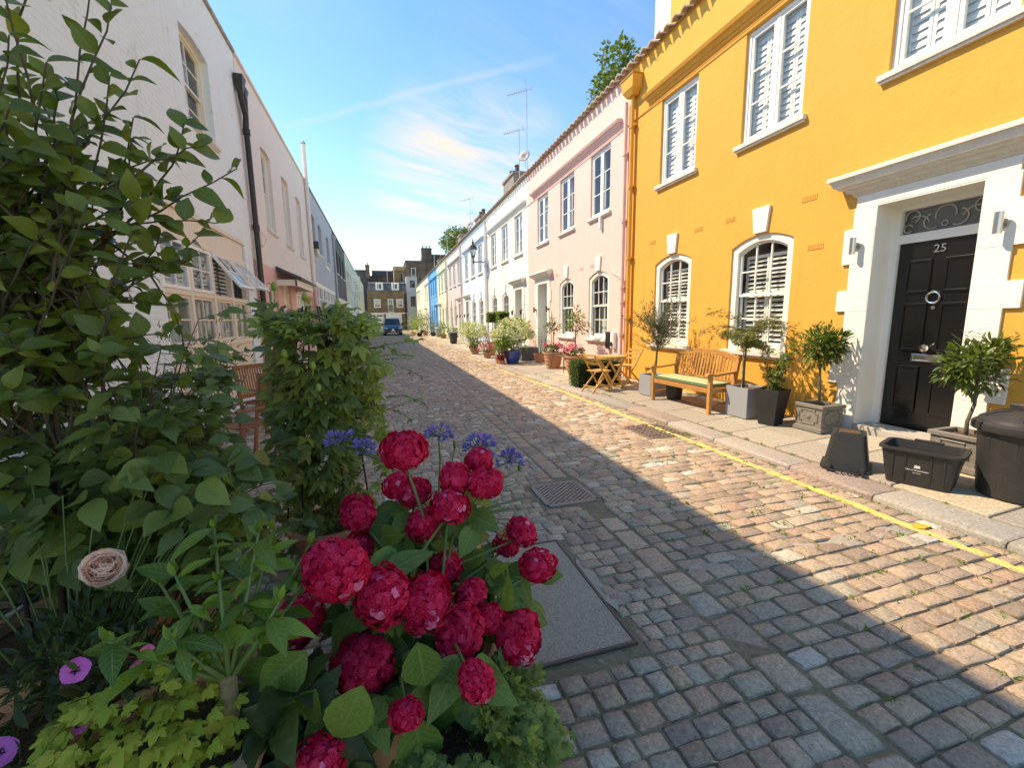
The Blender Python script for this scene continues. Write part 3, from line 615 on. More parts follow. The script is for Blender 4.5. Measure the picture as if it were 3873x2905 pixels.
CEN = (1.65, 3.80, 5.95); W_R = 7.45
def right_house(name, yfar, wall_m, label, door_near, detail, trim=None, frame=None, door_m=None, hood_m=None, W=W_R, glassbars='white', shutters=0, keym=None, corn_m=None):
    root = empty(name, (5.75, yfar, 0), -math.pi/2, label, 'house', 'terraced mews houses on the sunny side'); H = 7.2
    frame = frame or M_white; trim = trim or M_trim; keym = keym or trim
    di = 2 if door_near else 0; ops = []
    for i, c in enumerate(CEN):
        ops.append(dict(x0=c-.54, x1=c+.54, z0=4.34, z1=5.99, d=.13))
        if i == di: ops.append(dict(x0=c-.487, x1=c+.487, z0=.105, z1=2.90, d=.36))
        else: ops.append(dict(x0=c-.577, x1=c+.577, z0=1.04, z1=2.72, rise=.15, d=.10))
    b = MB(); wall_with(b, 0, W, 0, H, ops); b.build('wall', wall_m, root); body(root, W, H, 6.5, wall_m)
    # low sloping roof behind the eave
    r = MB(); r.add([(0,-.05,H-.02),(W,-.05,H-.02),(W,6.5,H+.5),(0,6.5,H+.5),(0,6.5,H-.05),(W,6.5,H-.05)], [(0,1,2,3),(3,2,5,4)]); r.build('roof', M_tile, root)
    tiles(root, W, H, detail >= 1)
    # cornice over the three upper windows
    b = MB(); mould(b, .72, 6.88, [(6.11,.02),(6.16,.035),(6.165,.06),(6.23,.09),(6.235,.125),(6.29,.15),(6.30,.15)]); b.build('cornice', corn_m or wall_m, root)
    b = MB(); b.add([(.60,-.145,6.303),(6.98,-.145,6.303),(6.98,0,6.335),(.60,0,6.335)], [(0,1,2,3)]); b.build('cornice_top', M_mossy, root)
    b = MB(); b.tube([(0,-.012,6.03),(.7,-.02,6.035),(1.65,-.03,6.04),(6.6,-.03,6.045),(W,-.012,6.03)], .011, 6); b.build('cable', wall_m, root)
    for i, c in enumerate(CEN):                                    # upper casements
        f = MB(); inn = ring_frame(f, c-.54, c+.54, 4.34, 5.99, 0, .06, .045, .12); f.box(c-.035,.05,4.40,c+.035,.11,5.93)
        w = f.build('window', frame, root, bevel=.003)
        for s in (-1, 1):
            g = MB(); e0, e1 = (inn[0], c-.035) if s < 0 else (c+.035, inn[1]); i2 = ring_frame(g, e0+.004, e1-.004, inn[2], inn[3], 0, .042, .058, .10); g.build('casement', frame, w)
            glaze(w, i2, 1, 3, .075, m=frame, split=detail >= 1)
        sill(w, c-.62, c+.62, 4.35)
        if shutters: louvres(w, c-.48, c+.48, 4.38, 5.93, .15, 16, 4, 1.3 if shutters == 1 else 1.1)
        elif detail:
            k = MB(); k.box(c-.5,.30,4.36,c-.30+rnd(0,.1),.33,5.95); k.box(c+.32,.30,4.36,c+.5,.33,5.95)
            if random.random() < .5: k.box(c-.5,.2,5.5+rnd(0,.2),c+.5,.215,5.95)
            k.box(c-.5,.62,4.36,c+.5,.63,5.95); k.build('curtain', M_curt, w)  # curtains, plus a pale back panel added to lighten the dark glass
        if i == di: continue
        f = MB(); inn = ring_frame(f, c-.577, c+.577, 1.04, 2.72, .15, .115, .03, .10, .06)     # arched sash with white surround
        w = f.build('window', trim, root)
        g = MB(); mz = 1.95
        up = ring_frame(g, inn[0]+.004, inn[1]-.004, mz-.03, inn[3], inn[4], .035, .075, .115); lo = ring_frame(g, inn[0]+.004, inn[1]-.004, inn[2], mz+.03, 0, .035, .117, .15, .07)
        g.build('sash', frame, w)
        glaze(w, up, 3, 2, .095, m=frame, split=detail >= 2); glaze(w, lo, 3, 2, .134, m=frame, split=detail >= 2)
        sill(w, c-.66, c+.66, 1.04, .08)
        if shutters: louvres(w, inn[0]+.02, inn[1]-.02, 1.12, mz-.0, .20, 9, 2, .55); louvres(w, inn[0]+.02, inn[1]-.02, mz+.02, 2.58, .20, 7, 2, .55)
        elif detail:
            k = MB(); k.box(c-.45,.35,1.1,c-.22,.38,2.6); k.box(c+.2,.35,1.1,c+.45,.38,2.6); k.box(c-.45,.30,1.1,c+.45,.31,1.55); k.box(c-.46,.62,1.1,c+.46,.63,2.7); k.build('curtain', M_curt, w)  # curtains; lower blind and pale back panel added, greying the too-black panes
        k = MB(); k.ext([(c-.115,2.885),(c+.115,2.885),(c+.16,3.265),(c-.16,3.265)], 'y', -.045, .0); k.build('keystone', keym, root, bevel=.004)
    # doorway: surround with stepped quoins, hood, door
    c = CEN[di]; q = MB(); zt = 2.90
    q.box(c-.72,-.028,zt,c+.72,-.002,3.04)
    for s in (-1,1):
        xo = c+s*.487
        for z0, z1, w in ((.10,.42,.26),(.42,.71,.25),(.71,1.06,.37),(1.06,1.64,.25),(1.64,1.90,.37),(1.90,2.23,.25),(2.23,2.66,.35),(2.66,2.90,.25)):
            q.box(min(xo,xo+s*w),-.028-(.003 if w > .3 else 0),z0,max(xo,xo+s*w),-.002,z1)
    q.build('door_surround', trim, root)
    d = MB()                                                       # plastered sides of the recess
    for s in (-1,1): d.box(min(c+s*.487,c+s*.478),-.026,.105,max(c+s*.487,c+s*.478),.30,2.895)
    d.box(c-.478,-.026,2.882,c+.478,.30,2.895); d.build('door_reveal', trim, root)
    b = MB(); mould(b, c-.74, c+.74, [(3.03,.005),(3.05,.028),(3.09,.045),(3.095,.085),(3.14,.10),(3.145,.15),(3.165,.155),(3.17,.18),(3.245,.212),(3.25,.235),(3.29,.237),(3.30,.225)]); b.build('door_hood', hood_m or trim, root)
    b = MB(); b.add([(c-.95,-.215,3.302),(c+.95,-.215,3.302),(c+.95,0,3.325),(c-.95,0,3.325)], [(0,1,2,3)]); b.build('hood_top', M_mossy, root)
    s = MB(); s.box(c-.485,-.06,.06,c+.485,.42,.215); s.build('threshold', M_stone, root, bevel=.008)
    fr = MB(); ring_frame(fr, c-.478, c+.478, .215, 2.882, 0, .07, .285, .36, .0); fr.box(c-.41,.29,2.43,c+.41,.37,2.53); fr.build('door_frame', trim if detail < 2 else M_white, root)
    x0, x1 = c-.408, c+.408; dr = MB(); dm = door_m or M_grey_door
    dr.box(x0,.325,.222,x1,.37,2.43); door = dr.build('door', dm, root)
    if detail:
        for (a, e) in ((x0+.10,c-.06),(c+.06,x1-.10)):
            for z0, z1 in ((.42,.98),(1.16,1.72),(1.84,2.22)):
                p = MB(); ring_frame(p, a, e, z0, z1, 0, .028, .306, .326); p.add([(a+.028,.318,z0+.028),(e-.028,.318,z0+.028),(e-.028,.318,z1-.028),(a+.028,.318,z1-.028)], [(0,1,2,3)]); p.build('panel', dm, door, bevel=.003)
    g = MB(); g.box(x0,.34,2.53,x1,.345,2.82); g.build('fanlight', M_glass, root)
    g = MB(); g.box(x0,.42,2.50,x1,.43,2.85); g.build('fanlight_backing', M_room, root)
    return root, c

def wall_lamp(root, x, z, m=None):
    l = MB(); l.tube([(x,-.115,z-.10),(x,-.115,z+.10)], .034, 14); o = l.build('wall_lamp', m or M_steel, root, 40)
    k = MB(); k.tube([(x,-.085,z),(x,-.03,z)], .018, 8); k.tube([(x,-.05,z),(x,-.03,z)], .045, 14); k.build('bracket', m or M_steel, o, 40); return o

M_yel = stucco('yellow_stucco', (.76,.385,.082), (.40,.21,.05), amt=.62)
M_pink = stucco('pink_stucco', (.80,.555,.505), (.54,.40,.37), amt=.5)
M_wht = stucco('white_stucco', (.80,.795,.75), (.50,.48,.42), amt=.35)
M_lbl = stucco('pale_blue_stucco', (.56,.70,.80), (.42,.50,.55))
M_lil = stucco('grey_lilac_stucco', (.60,.56,.555), (.42,.40,.39))
M_lime = stucco('pale_green_stucco', (.67,.745,.52), (.45,.47,.36))
M_blu = stucco('bright_blue_stucco', (.075,.40,.74), (.06,.25,.45))
M_crm = stucco('cream_stucco', (.80,.775,.58), (.5,.47,.38))
yel, dc = right_house('yellow_house', 9.32, M_yel, 'bright yellow stucco house with black front door numbered 25', True, 2, door_m=M_blackgloss, shutters=1, hood_m=mat('weathered_white_hood', (.74,.72,.66), .75, var=[(10,.35,(.58,.56,.50)),(50,.3,(.40,.38,.33))], bump=(50,.25)))
pnk, pc = right_house('pink_house', 16.77, M_pink, 'pale pink stucco house with sage green door, next to yellow house', False, 2)
wth, wc = right_house('white_house', 24.0, M_wht, 'white stucco house between the pink and pale blue houses', True, 1, W=7.23)
lbl, lc = right_house('pale_blue_house', 31.55, M_lbl, 'pale blue stucco house with dark blue-green door', False, 1, door_m=mat('dark_teal_door', (.03,.07,.085), .35), keym=M_lbl, W=7.55)
lil, gc = right_house('lilac_grey_house', 39.0, M_lil, 'grey-lilac stucco house with shuttered upper windows', True, 1, shutters=2, keym=M_lil)
lim, mc = right_house('pale_green_house', 46.5, M_lime, 'pale lime green stucco house beside the bright blue one', False, 1, keym=M_lime, W=7.5)
M_blf = mat('blue_window_paint', (.16,.44,.72), .5)
blu, bc = right_house('bright_blue_house', 53.95, M_blu, 'vivid sky blue stucco house far along the right terrace', True, 1, trim=M_blf, frame=M_blf, door_m=M_blf, keym=M_blu)
cr1, c1 = right_house('cream_house', 61.4, M_crm, 'cream stucco house just beyond the bright blue house', False, 0, keym=M_crm)
cr2, c2 = right_house('far_cream_house', 75.5, M_crm, 'furthest cream house of the right terrace, with hanging baskets', True, 0, keym=M_crm, W=14.1)
# yellow house extras (local x = 9.32 - world y)
for (yy, zz) in ((4.76,3.20),(4.61,2.53),(6.17,3.22),(6.94,3.22),(8.38,3.22),(4.55,1.25)):
    x = 9.32-yy; b = MB(); b.box(x-.115,-.006,zz-.038,x+.115,-.001,zz+.038); v = b.build('air_brick', M_yel, yel)
    h = MB()
    for i in range(9):
        for j in range(3): h.box(x-.1+i*.0235,-.0075,zz-.028+j*.022,x-.1+i*.0235+.0125,-.0062,zz-.028+j*.022+.012)
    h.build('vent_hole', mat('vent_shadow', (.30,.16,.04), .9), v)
for s in (-1,1): wall_lamp(yel, dc+s*.66 if s > 0 else dc-.66, 2.44)
# fanlight scrollwork
sc = MB(); z0, z1 = 2.545, 2.805; cx = dc
def arc(c, r, a0, a1, n=14): return [(c[0]+r*math.cos(a0+(a1-a0)*i/n), .332, c[1]+r*math.sin(a0+(a1-a0)*i/n)) for i in range(n+1)]
sc.tube(arc((cx,2.70),.095,-.35,math.pi+.35), .007, 6)
for s in (-1,1):
    f_ = lambda pts: [(cx+s*(p[0]-cx), p[1], p[2]) for p in pts]
    sc.tube(f_(arc((cx-.115,2.645),.085,1.9,5.2)), .007, 6); sc.tube(f_(arc((cx-.27,2.60),.13,.4,2.0)), .007, 6)
    sc.tube(f_(arc((cx-.315,2.73),.07,-1.2,3.6)), .007, 6); sc.tube(f_(arc((cx-.35,2.60),.045,.4,5.6)), .007, 6)
sc.tube(arc((cx,2.60),.028,0,2*math.pi), .006, 6); sc.build('fanlight_scroll', mat('grey_iron_scroll', (.42,.42,.40), .5), yel, 40)
# door furniture
text_on(yel, text_mesh('25', .125, .004), M_brass, (dc-.0,.312,2.325), (math.pi/2,0,0), 'house_number')
k = MB(); k.tube([(dc+.062*math.cos(t*.3142), .295, 1.78+.062*math.sin(t*.3142)) for t in range(21)], .0115, 8); k.tube([(dc,.325,1.845),(dc,.285,1.845)], .02, 10); kn = k.build('knocker', M_brass, yel, 40)
k = MB(); k.lathe([(0,0),(.02,0),(.022,.02),(.016,.03),(.04,.055),(.046,.075),(.035,.095),(0,.10)], 14); o = k.build('door_knob', M_brass, yel, 40); o.location = (dc,.322,1.20); o.rotation_euler = (math.pi/2,0,0)
k = MB(); k.lathe([(0,0),(.02,0),(.02,.006),(0,.007)], 12); o = k.build('spyhole', M_brass, yel, 40); o.location = (dc,.322,1.665); o.rotation_euler = (math.pi/2,0,0)
k = MB(); ring_frame(k, dc-.15, dc+.15, 1.035, 1.125, 0, .018, .310, .324); k.box(dc-.132,.314,1.053,dc+.132,.323,1.107); k.build('letter_plate', M_brass, yel, bevel=.003)
# hopper and rainwater pipes on the party line
pipe(yel, .14, .15, 6.56, .048, M_yel, collars=(1.6,3.0,4.6,5.9)); pipe(pnk, 7.45-.13, .15, 6.5, .048, M_pink, collars=(1.2,2.0,2.35,3.9,5.4))
h = MB(); h.add([(-.06,-.24,6.62),(.36,-.24,6.62),(.36,-.005,6.62),(-.06,-.005,6.62),(-.10,-.26,6.86),(.40,-.26,6.86),(.40,-.005,6.86),(-.10,-.005,6.86),(.02,-.17,6.5),(.26,-.17,6.5),(.26,-.02,6.5),(.02,-.02,6.5)],
    [(0,1,5,4),(1,2,6,5),(2,3,7,6),(3,0,4,7),(8,9,1,0),(9,10,2,1),(10,11,3,2),(11,8,0,3),(8,11,10,9)]); h.build('rain_hopper', M_yel, yel, bevel=.006)
b = MB(); b.box(-.115,-.275,6.86,.415,-.003,6.885); b.box(.02,-.24,6.886,.30,-.02,6.889); b.build('hopper_rim', mat('dark_mustard_paint', (.42,.25,.05), .6), yel)
b = MB(); b.tube([(7.0,-.10,2.75),(7.05,-.16,2.7),(7.2,-.12,2.62),(7.31,-.09,2.55)], .04, 8); b.build('branch_pipe', M_pink, pnk, 40)
# attic storey rising behind the yellow eave
M_whiteatt = mat('white_render', (.80,.80,.77), .7, var=(3,.2,(.7,.7,.67)))
b = MB(); b.box(.25,.35,7.1,.80,1.6,9.6); a = b.build('attic_wall', M_whiteatt, yel); b = MB(); b.box(.80,.34,7.1,7.3,3.5,9.5); b.build('attic_storey', M_yel, yel)
# pink house: brackets, alarm box, lamps, air bricks
for s in (-1,1): wall_lamp(pnk, pc+s*.66, 1.95, mat('bronze_lamp', (.16,.12,.08), .5, metal=.6))
for x in (3.0,4.9,5.55,2.3): b = MB(); b.box(x-.11,-.006,3.02,x+.11,-.001,3.10); b.build('air_brick', mat('pink_grille', (.55,.38,.34), .8), pnk)
b = MB(); b.box(6.05,-.09,3.95,6.15,-.002,4.28); b.build('alarm_box', M_white, pnk, bevel=.02)
for hs, cc in ((wth,wc),(lbl,lc),(lil,gc)):
    for s in (-1,1):
        b = MB(); b.tube([(cc+s*.63,-.02,1.95),(cc+s*.63,-.1,2.05),(cc+s*.63,-.13,1.98)], .012, 6); b.lathe([(.03,0),(.055,.16),(.02,.22),(0,.24)], 8, (cc+s*.63,-.13,1.78)); b.build('wall_lantern', M_lead, hs, 40)
pipe(wth, .10, .1, 7.0, .06, mat('pale_grey_pipe', (.62,.62,.60), .5), collars=(1.3,2.9,4.6,6.2)); pipe(wth, .25, .1, 6.7, .045, M_wht, collars=(2,4)); pipe(lil, 7.2, .1, 6.9, .05, M_lil); pipe(lim, 7.3, .1, 6.9, .06, M_lil, collars=(2,4.5)); pipe(blu, .15, .1, 7.1, .06, M_blu); pipe(cr1, 7.2, .1, 7.0, .06, M_blu)
# ---------------------------------------------------------------- left terrace (in its own shade)
def left_root(name, y0, label): return empty(name, (-2.7, y0, 0), math.pi/2, label, 'house', 'mews houses on the shaded left side')
M_lw = mat('white_painted_brick', (.72,.80,.81), .7, var=[(1.1,.25,(.64,.71,.72)),(9,.3,(.77,.84,.84))], bump=[(30,.2),(140,.15)], streaks=(8,.6,(.40,.40,.35),.56,.76), stain=(6,.6,(.34,.33,.28),.60,.74))
M_lc = mat('cream_painted_brick', (.76,.685,.62), .75, var=[(1.5,.25,(.66,.58,.52)),(30,.3,(.80,.74,.68))], bump=[(24,.2),(90,.3)], stain=(4,.2,(.5,.45,.4),.62,.8))
M_lp = mat('rose_pink_paint', (.72,.42,.37), .7, var=(2,.25,(.62,.36,.32)), bump=[(40,.15)])
M_lg = mat('blue_grey_render', (.40,.425,.46), .75, var=[(1.4,.35,(.31,.33,.36)),(12,.2,(.46,.48,.50))], bump=[(20,.15),(90,.2)])
M_ld = mat('charcoal_brick', (.085,.085,.09), .8, var=(5,.4,(.14,.135,.135)), bump=(30,.4))
M_lgr = mat('pale_sage_render', (.60,.625,.50), .8, var=[(2,.3,(.50,.52,.41)),(10,.2,(.66,.68,.58))], bump=(30,.2))
M_cream_w = mat('cream_timber_paint', (.76,.655,.53), .55, var=(8,.3,(.66,.56,.45)), bump=(50,.1))
M_cas = mat('cream_window_paint', (.76,.72,.62), .5)
M_blackpipe = mat('black_iron_pipe', (.022,.022,.024), .45, var=(14,.5,(.06,.05,.045)), bump=(60,.2))
M_coping = mat('dirty_coping', (.42,.39,.34), .9, var=(8,.7,(.22,.20,.17)), bump=(50,.4))

def bricks_on(root, W, z0, z1, ops, m, wy, keep=300):
    """painted brick courses standing a few millimetres proud of their joints"""
    L = []; row = 0; z = z0
    while z < z1-.03:
        x = -.1125 if row % 2 else 0.0
        while x < W-.02:
            a, b = max(x,0.0)+.005, min(x+.225, W)-.005
            if b-a > .05 and not any(o['x0']-.0 < b and o['x1']+.0 > a and o['z0'] < z+.07 and o['z1']+o.get('rise',0) > z for o in ops): L.append((a,b,z+.004,min(z+.071,z1)))
            x += .225
        z += .075; row += 1
    def score(q):
        p = (-2.7, wy+(q[0]+q[1])/2, (q[2]+q[3])/2); r = to_pix(p)
        return 0 if (r is None or not (0 < r[0] < 3873 and 0 < r[1] < 2905)) else (q[1]-q[0])/(r[2]**2)*(1 if p[2] > 3.3 else .1)
    idx = sorted(range(len(L)), key=lambda i: -score(L[i])); bm_ = []
    for k in range(4):
        b = MB(); e = .06; V = [(-1,0,-1),(1,0,-1),(1,0,1),(-1,0,1)]+[((-1+e)*(1+rnd(-.01,.01)),-1,-.86),((1-e),-1,-.86),((1-e),-1,.86),((-1+e),-1,.86)]
        b.add(V, [(0,1,5,4),(1,2,6,5),(2,3,7,6),(3,0,4,7),(4,5,6,7)]); bm_.append(b.mesh('brick', m))
    for i in idx[:keep]:
        a, b, c, d = L[i]; o = link('brick', bm_[i % 4], root); o.location = ((a+b)/2, .0005, (c+d)/2); o.scale = ((b-a)/2, rnd(.002,.0045), (d-c)/2)
    V = []; F = []; n = 0
    for i in idx[keep:]:
        a, b, c, d = L[i]; t = rnd(.0018,.004); e = .006
        V += [(a,.0005,c),(b,.0005,c),(b,.0005,d),(a,.0005,d),(a+e,-t,c+e),(b-e,-t,c+e),(b-e,-t,d-e),(a+e,-t,d-e)]
        F += [(n,n+1,n+5,n+4),(n+1,n+2,n+6,n+5),(n+2,n+3,n+7,n+6),(n+3,n,n+4,n+7),(n+4,n+5,n+6,n+7)]; n += 8
    tag(link('bricks', np_mesh('bricks', V, F, m), root), kind='stuff')
def coping(root, W, H, m=None, out=.05):
    b = MB(); b.box(0,-out,H,W,.3,H+.07); return b.build('coping', m or M_coping, root, bevel=.01)
def sash_window(root, x0, x1, z0, z1, rise=0, d=.12, cols=2, rows=4, fm=None, curt=True, split=True, sillm=None):
    f = MB(); inn = ring_frame(f, x0, x1, z0, z1, rise, .07, d-.01, d+.06); mz = (inn[2]+inn[3])/2; w = f.build('window', fm or M_cas, root)
    g = MB(); up = ring_frame(g, inn[0]+.003, inn[1]-.003, mz-.02, inn[3], inn[4], .035, d+.02, d+.055); lo = ring_frame(g, inn[0]+.003, inn[1]-.003, inn[2], mz+.02, 0, .035, d+.056, d+.09); g.build('sash', fm or M_cas, w)
    glaze(w, up, cols, rows//2, d+.035, m=fm or M_cas, split=split); glaze(w, lo, cols, rows//2, d+.072, m=fm or M_cas, split=split)
    sill(w, x0-.06, x1+.06, z0+.005, .06, sillm)
    if curt:
        k = MB(); k.box(x0+.08,d+.22,z0+.1,x0+.3,d+.24,z1-.05); k.box(x1-.3,d+.22,z0+.1,x1-.08,d+.24,z1-.05); k.build('curtain', M_curt, w)
    return w

# near white brick house with the cream shopfront
Y0 = -1.0; lw = left_root('white_brick_house', Y0, 'white painted brick house with cream timber shopfront, nearest on the left'); W = 12.08; H = 7.2
ops = [dict(x0=8.26-Y0, x1=9.42-Y0, z0=4.76, z1=6.12, rise=.06, d=.14), dict(x0=6.72-Y0, x1=10.50-Y0, z0=.05, z1=3.28, d=.14)]
b = MB(); wall_with(b, 0, W, 0, H, ops); b.build('wall', M_lw, lw); body(lw, W, H, 7, M_lw); coping(lw, W, H)
bricks_on(lw, W, .30, H-.02, ops, M_lw, Y0)
sash_window(lw, 8.26-Y0, 9.42-Y0, 4.76, 6.12, .06, .12, 2, 4)
# shopfront: boarded fascia, window lights (two of them propped open), boarded stall riser
x0, x1 = 6.74-Y0, 10.48-Y0
n = 36
for i in range(n):
    a = x0+(x1-x0)*i/n; b = MB(); e = .006
    b.ext([(a+.001,.05),(a+e,.043),(a+(x1-x0)/n-e,.043),(a+(x1-x0)/n-.001,.05)], 'z', 2.88, 3.22); b.build('fascia_board', M_cream_w, lw)
b = MB(); b.box(x0,.0,3.22,x1,.12,3.275); b.box(x0,.02,2.80,x1,.12,2.88); b.box(x0,.0,1.22,x1,.14,1.30); b.box(x0,.05,.06,x1,.10,1.22)
N_ = 4; ww = (x1-x0)/N_
for i in range(N_+1): b.box(x0+i*ww-.045 if i else x0,.03,1.30,x0+i*ww+.045 if i < N_ else x1,.12,2.80)
b.box(x0,.035,2.02,x1,.11,2.09)
sf = b.build('shopfront', M_cream_w, lw)
for i in range(n):
    a = x0+(x1-x0)*i/n; b = MB(); b.box(a+.004,.038,.10,a+(x1-x0)/n-.004,.05,1.18); b.build('riser_board', M_cream_w, lw)
for i in range(N_):
    a, c = x0+i*ww+.045, x0+(i+1)*ww-.045
    g = MB(); inn = ring_frame(g, a+.003, c-.003, 1.303, 2.018, 0, .04, .06, .10); w = g.build('window', M_cream_w, lw); glaze(w, inn, 2, 2, .08, m=M_cream_w)
    wr = MB()                                                      # upper light, hinged along its top edge and pushed out
    inn = ring_frame(wr, a+.003, c-.003, -.70, 0, 0, .05, -.022, .022); w = wr.build('opening_light', M_white, lw); w.location = (0,.05,2.795)
    w.rotation_euler = ((0,0,-.62,-.72)[i],0,0); glaze(w, inn, 2, 2, 0, m=M_white)
    k = MB()
    for j in range(9): k.box(a+.02,.25,2.12+j*.072,c-.02,.28,2.155+j*.072)
    k.build('blind', M_curt, lw)
# black rainwater pipe with hopper and swan neck
b = MB(); X = 11.22-Y0; b.tube([(X,-.09,.25),(X,-.09,5.85)], .058, 12)
for z in (3.72,5.72,1.9): b.tube([(X,-.09,z-.06),(X,-.09,z+.06)], .074, 12)
b.tube([(X-.02,-.09,5.8),(X-.06,-.12,6.02),(X-.20,-.11,6.22),(X-.24,-.10,6.45)], [.06,.055,.055,.06], 10)
b.tube([(X,-.09,5.8),(X+.03,-.10,6.1),(X+.05,-.10,6.42)], [.058,.055,.06], 10)
b.add([(X-.36,-.20,6.72),(X-.10,-.20,6.72),(X-.10,-.02,6.72),(X-.36,-.02,6.72),(X-.30,-.16,6.42),(X-.18,-.16,6.42),(X-.18,-.04,6.42),(X-.30,-.04,6.42)], [(0,1,2,3),(0,4,5,1),(1,5,6,2),(2,6,7,3),(3,7,4,0),(4,7,6,5)])
b.add([(X-.06,-.17,6.60),(X+.16,-.17,6.60),(X+.16,-.02,6.60),(X-.06,-.02,6.60),(X,-.13,6.38),(X+.10,-.13,6.38),(X+.10,-.04,6.38),(X,-.04,6.38)], [(0,1,2,3),(0,4,5,1),(1,5,6,2),(2,6,7,3),(3,7,4,0),(4,7,6,5)])
b.build('downpipe', M_blackpipe, lw, 40)

# cream over pink
Y0 = 11.10; lc_ = left_root('cream_and_pink_house', Y0, 'house with cream upper storey, rose pink ground floor and slate door canopy'); W = 8.75; H = 7.2
up = [dict(x0=a-Y0, x1=c-Y0, z0=4.02, z1=5.98, rise=.05, d=.13) for a, c in ((12.72,13.72),(15.02,16.02),(17.25,18.2))]
dn = [dict(x0=12.10-Y0, x1=13.15-Y0, z0=1.0, z1=2.60, d=.12), dict(x0=13.9-Y0, x1=14.95-Y0, z0=.12, z1=2.70, d=.2), dict(x0=15.75-Y0, x1=19.3-Y0, z0=1.0, z1=2.58, d=.12)]
b = MB(); wall_with(b, 0, W, 3.02, H, up); b.build('wall', M_lc, lc_); b = MB(); wall_with(b, 0, W, 0, 3.02, dn, -.012); b.build('lower_wall', M_lp, lc_)
b = MB(); b.add([(0,-.012,3.02),(W,-.012,3.02),(W,0,3.02),(0,0,3.02)], [(0,1,2,3)]); b.build('band', M_lp, lc_); body(lc_, W, H, 7, M_lc); coping(lc_, W, H, M_lc)
bricks_on(lc_, W, 3.04, H-.02, up, M_lc, Y0, 0)
for o in up: sash_window(lc_, o['x0'], o['x1'], o['z0'], o['z1'], .05, .11, 2, 4, M_white)
sash_window(lc_, dn[0]['x0'], dn[0]['x1'], 1.0, 2.60, 0, .08, 2, 4, M_cas)
f = MB(); o = dn[2]; inn = ring_frame(f, o['x0'], o['x1'], 1.0, 2.58, 0, .07, .04, .10); w = f.build('window', M_cas, lc_); glaze(w, inn, 9, 3, .07, .05, M_cas); sill(w, o['x0']-.05, o['x1']+.05, 1.0, .05)
o = dn[1]; d = MB(); ring_frame(d, o['x0'], o['x1'], .12, 2.70, 0, .07, .06, .16, 0); d.build('door_frame', M_cas, lc_); d = MB(); d.box(o['x0']+.07,.11,.12,o['x1']-.07,.15,2.63); dr = d.build('door', M_cas, lc_)
for z0, z1 in ((.3,1.0),(1.15,1.75),(1.9,2.5)):
    p = MB(); ring_frame(p, o['x0']+.18, o['x1']-.18, z0, z1, 0, .03, .095, .111); p.build('panel', M_cas, dr)
b = MB(); a, c = 13.15-Y0, 15.9-Y0; b.add([(a,-.02,3.12),(c,-.02,3.12),(c+.1,-.62,2.82),(a-.1,-.62,2.82),(a,-.02,3.02),(c,-.02,3.02),(c+.1,-.62,2.76),(a-.1,-.62,2.76)], [(0,1,2,3),(7,6,5,4),(3,2,6,7),(1,5,6,2),(0,3,7,4)]); cn = b.build('door_canopy', M_slate, lc_)
b = MB(); b.box(a,-.52,2.60,c,-.46,2.76); b.box(a,-.50,2.60,a+.06,-.01,2.76); b.box(c-.06,-.50,2.60,c,-.01,2.76); b.build('canopy_beam', M_cas, cn)
for k in range(12):
    t = a-.1+(c-a+.2)*k/12; b = MB(); b.add([(t+.006,-.64,2.822),(t+(c-a+.2)/12-.006,-.64,2.822),(t+(c-a+.2)/12-.006,-.33,2.985),(t+.006,-.33,2.985)], [(0,1,2,3)]); b.build('slate', M_slate, cn)
b = MB(); b.box(11.75-Y0,-.05,3.42,11.95-Y0,-.002,3.82); b.tube([(11.85-Y0,-.06,3.75),(11.86-Y0,-.14,3.6),(11.85-Y0,-.06,3.4)], .012, 6); b.build('wall_bracket', M_lc, lc_)
pipe(lc_, 19.55-Y0, .1, 3.0, .075, M_lp, .09); pipe(lc_, 19.55-Y0, 3.0, 8.55, .075, M_lc, .09, 'flue', (3.9,7.1)); b = MB(); b.lathe([(.095,0),(.10,.02),(0,.14)], 12, (19.55-Y0,-.09,8.56)); b.build('flue_cap', M_lg, lc_)

# blue-grey render with white glazed doors
Y0 = 19.9; lg = left_root('blue_grey_house', Y0, 'blue-grey rendered house with arched windows above white glazed garage doors'); W = 9.35; H = 7.2
ops = [dict(x0=a-Y0, x1=c-Y0, z0=4.8, z1=6.12, rise=.12, d=.2) for a, c in ((20.55,21.7),(22.75,23.9),(25.75,26.95))]+[dict(x0=20.2-Y0, x1=29.0-Y0, z0=.05, z1=3.40, d=.12)]
b = MB(); wall_with(b, 0, W, 0, H, ops); b.build('wall', M_lg, lg); body(lg, W, H, 7, M_lg); coping(lg, W, H)
for o in ops[:3]: sash_window(lg, o['x0'], o['x1'], o['z0'], o['z1'], .12, .16, 2, 4, M_white, split=False)
b = MB(); b.box(ops[3]['x0'],.02,3.28,ops[3]['x1'],.11,3.40); b.box(ops[3]['x0'],.02,.05,ops[3]['x1'],.11,.14); b.build('lintel', M_white, lg)
for i in range(6):
    a = ops[3]['x0']+8.8*i/6; f = MB(); inn = ring_frame(f, a+.01, a+8.8/6-.01, .14, 3.28, 0, .08, .03, .09, .9); w = f.build('garage_door', M_white, lg); glaze(w, inn, 3, 4, .06, .035, M_white, split=False); p = MB(); p.box(inn[0],.045,.22,inn[1],.07,1.04); p.build('panel', M_white, w)
b = MB(); b.box(20.2-Y0,-.28,4.70,20.5-Y0,-.01,4.98); b.build('flood_light', M_blackpipe, lg); b = MB(); b.tube([(20.5-Y0,-.1,4.85),(21.2-Y0,-.12,4.6),(21.5-Y0,-.1,4.55)], .07, 8); b.tube([(23.9-Y0,-.1,4.35),(23.95-Y0,-.25,4.15)], .08, 8); b.build('security_camera', M_white, lg, 40)
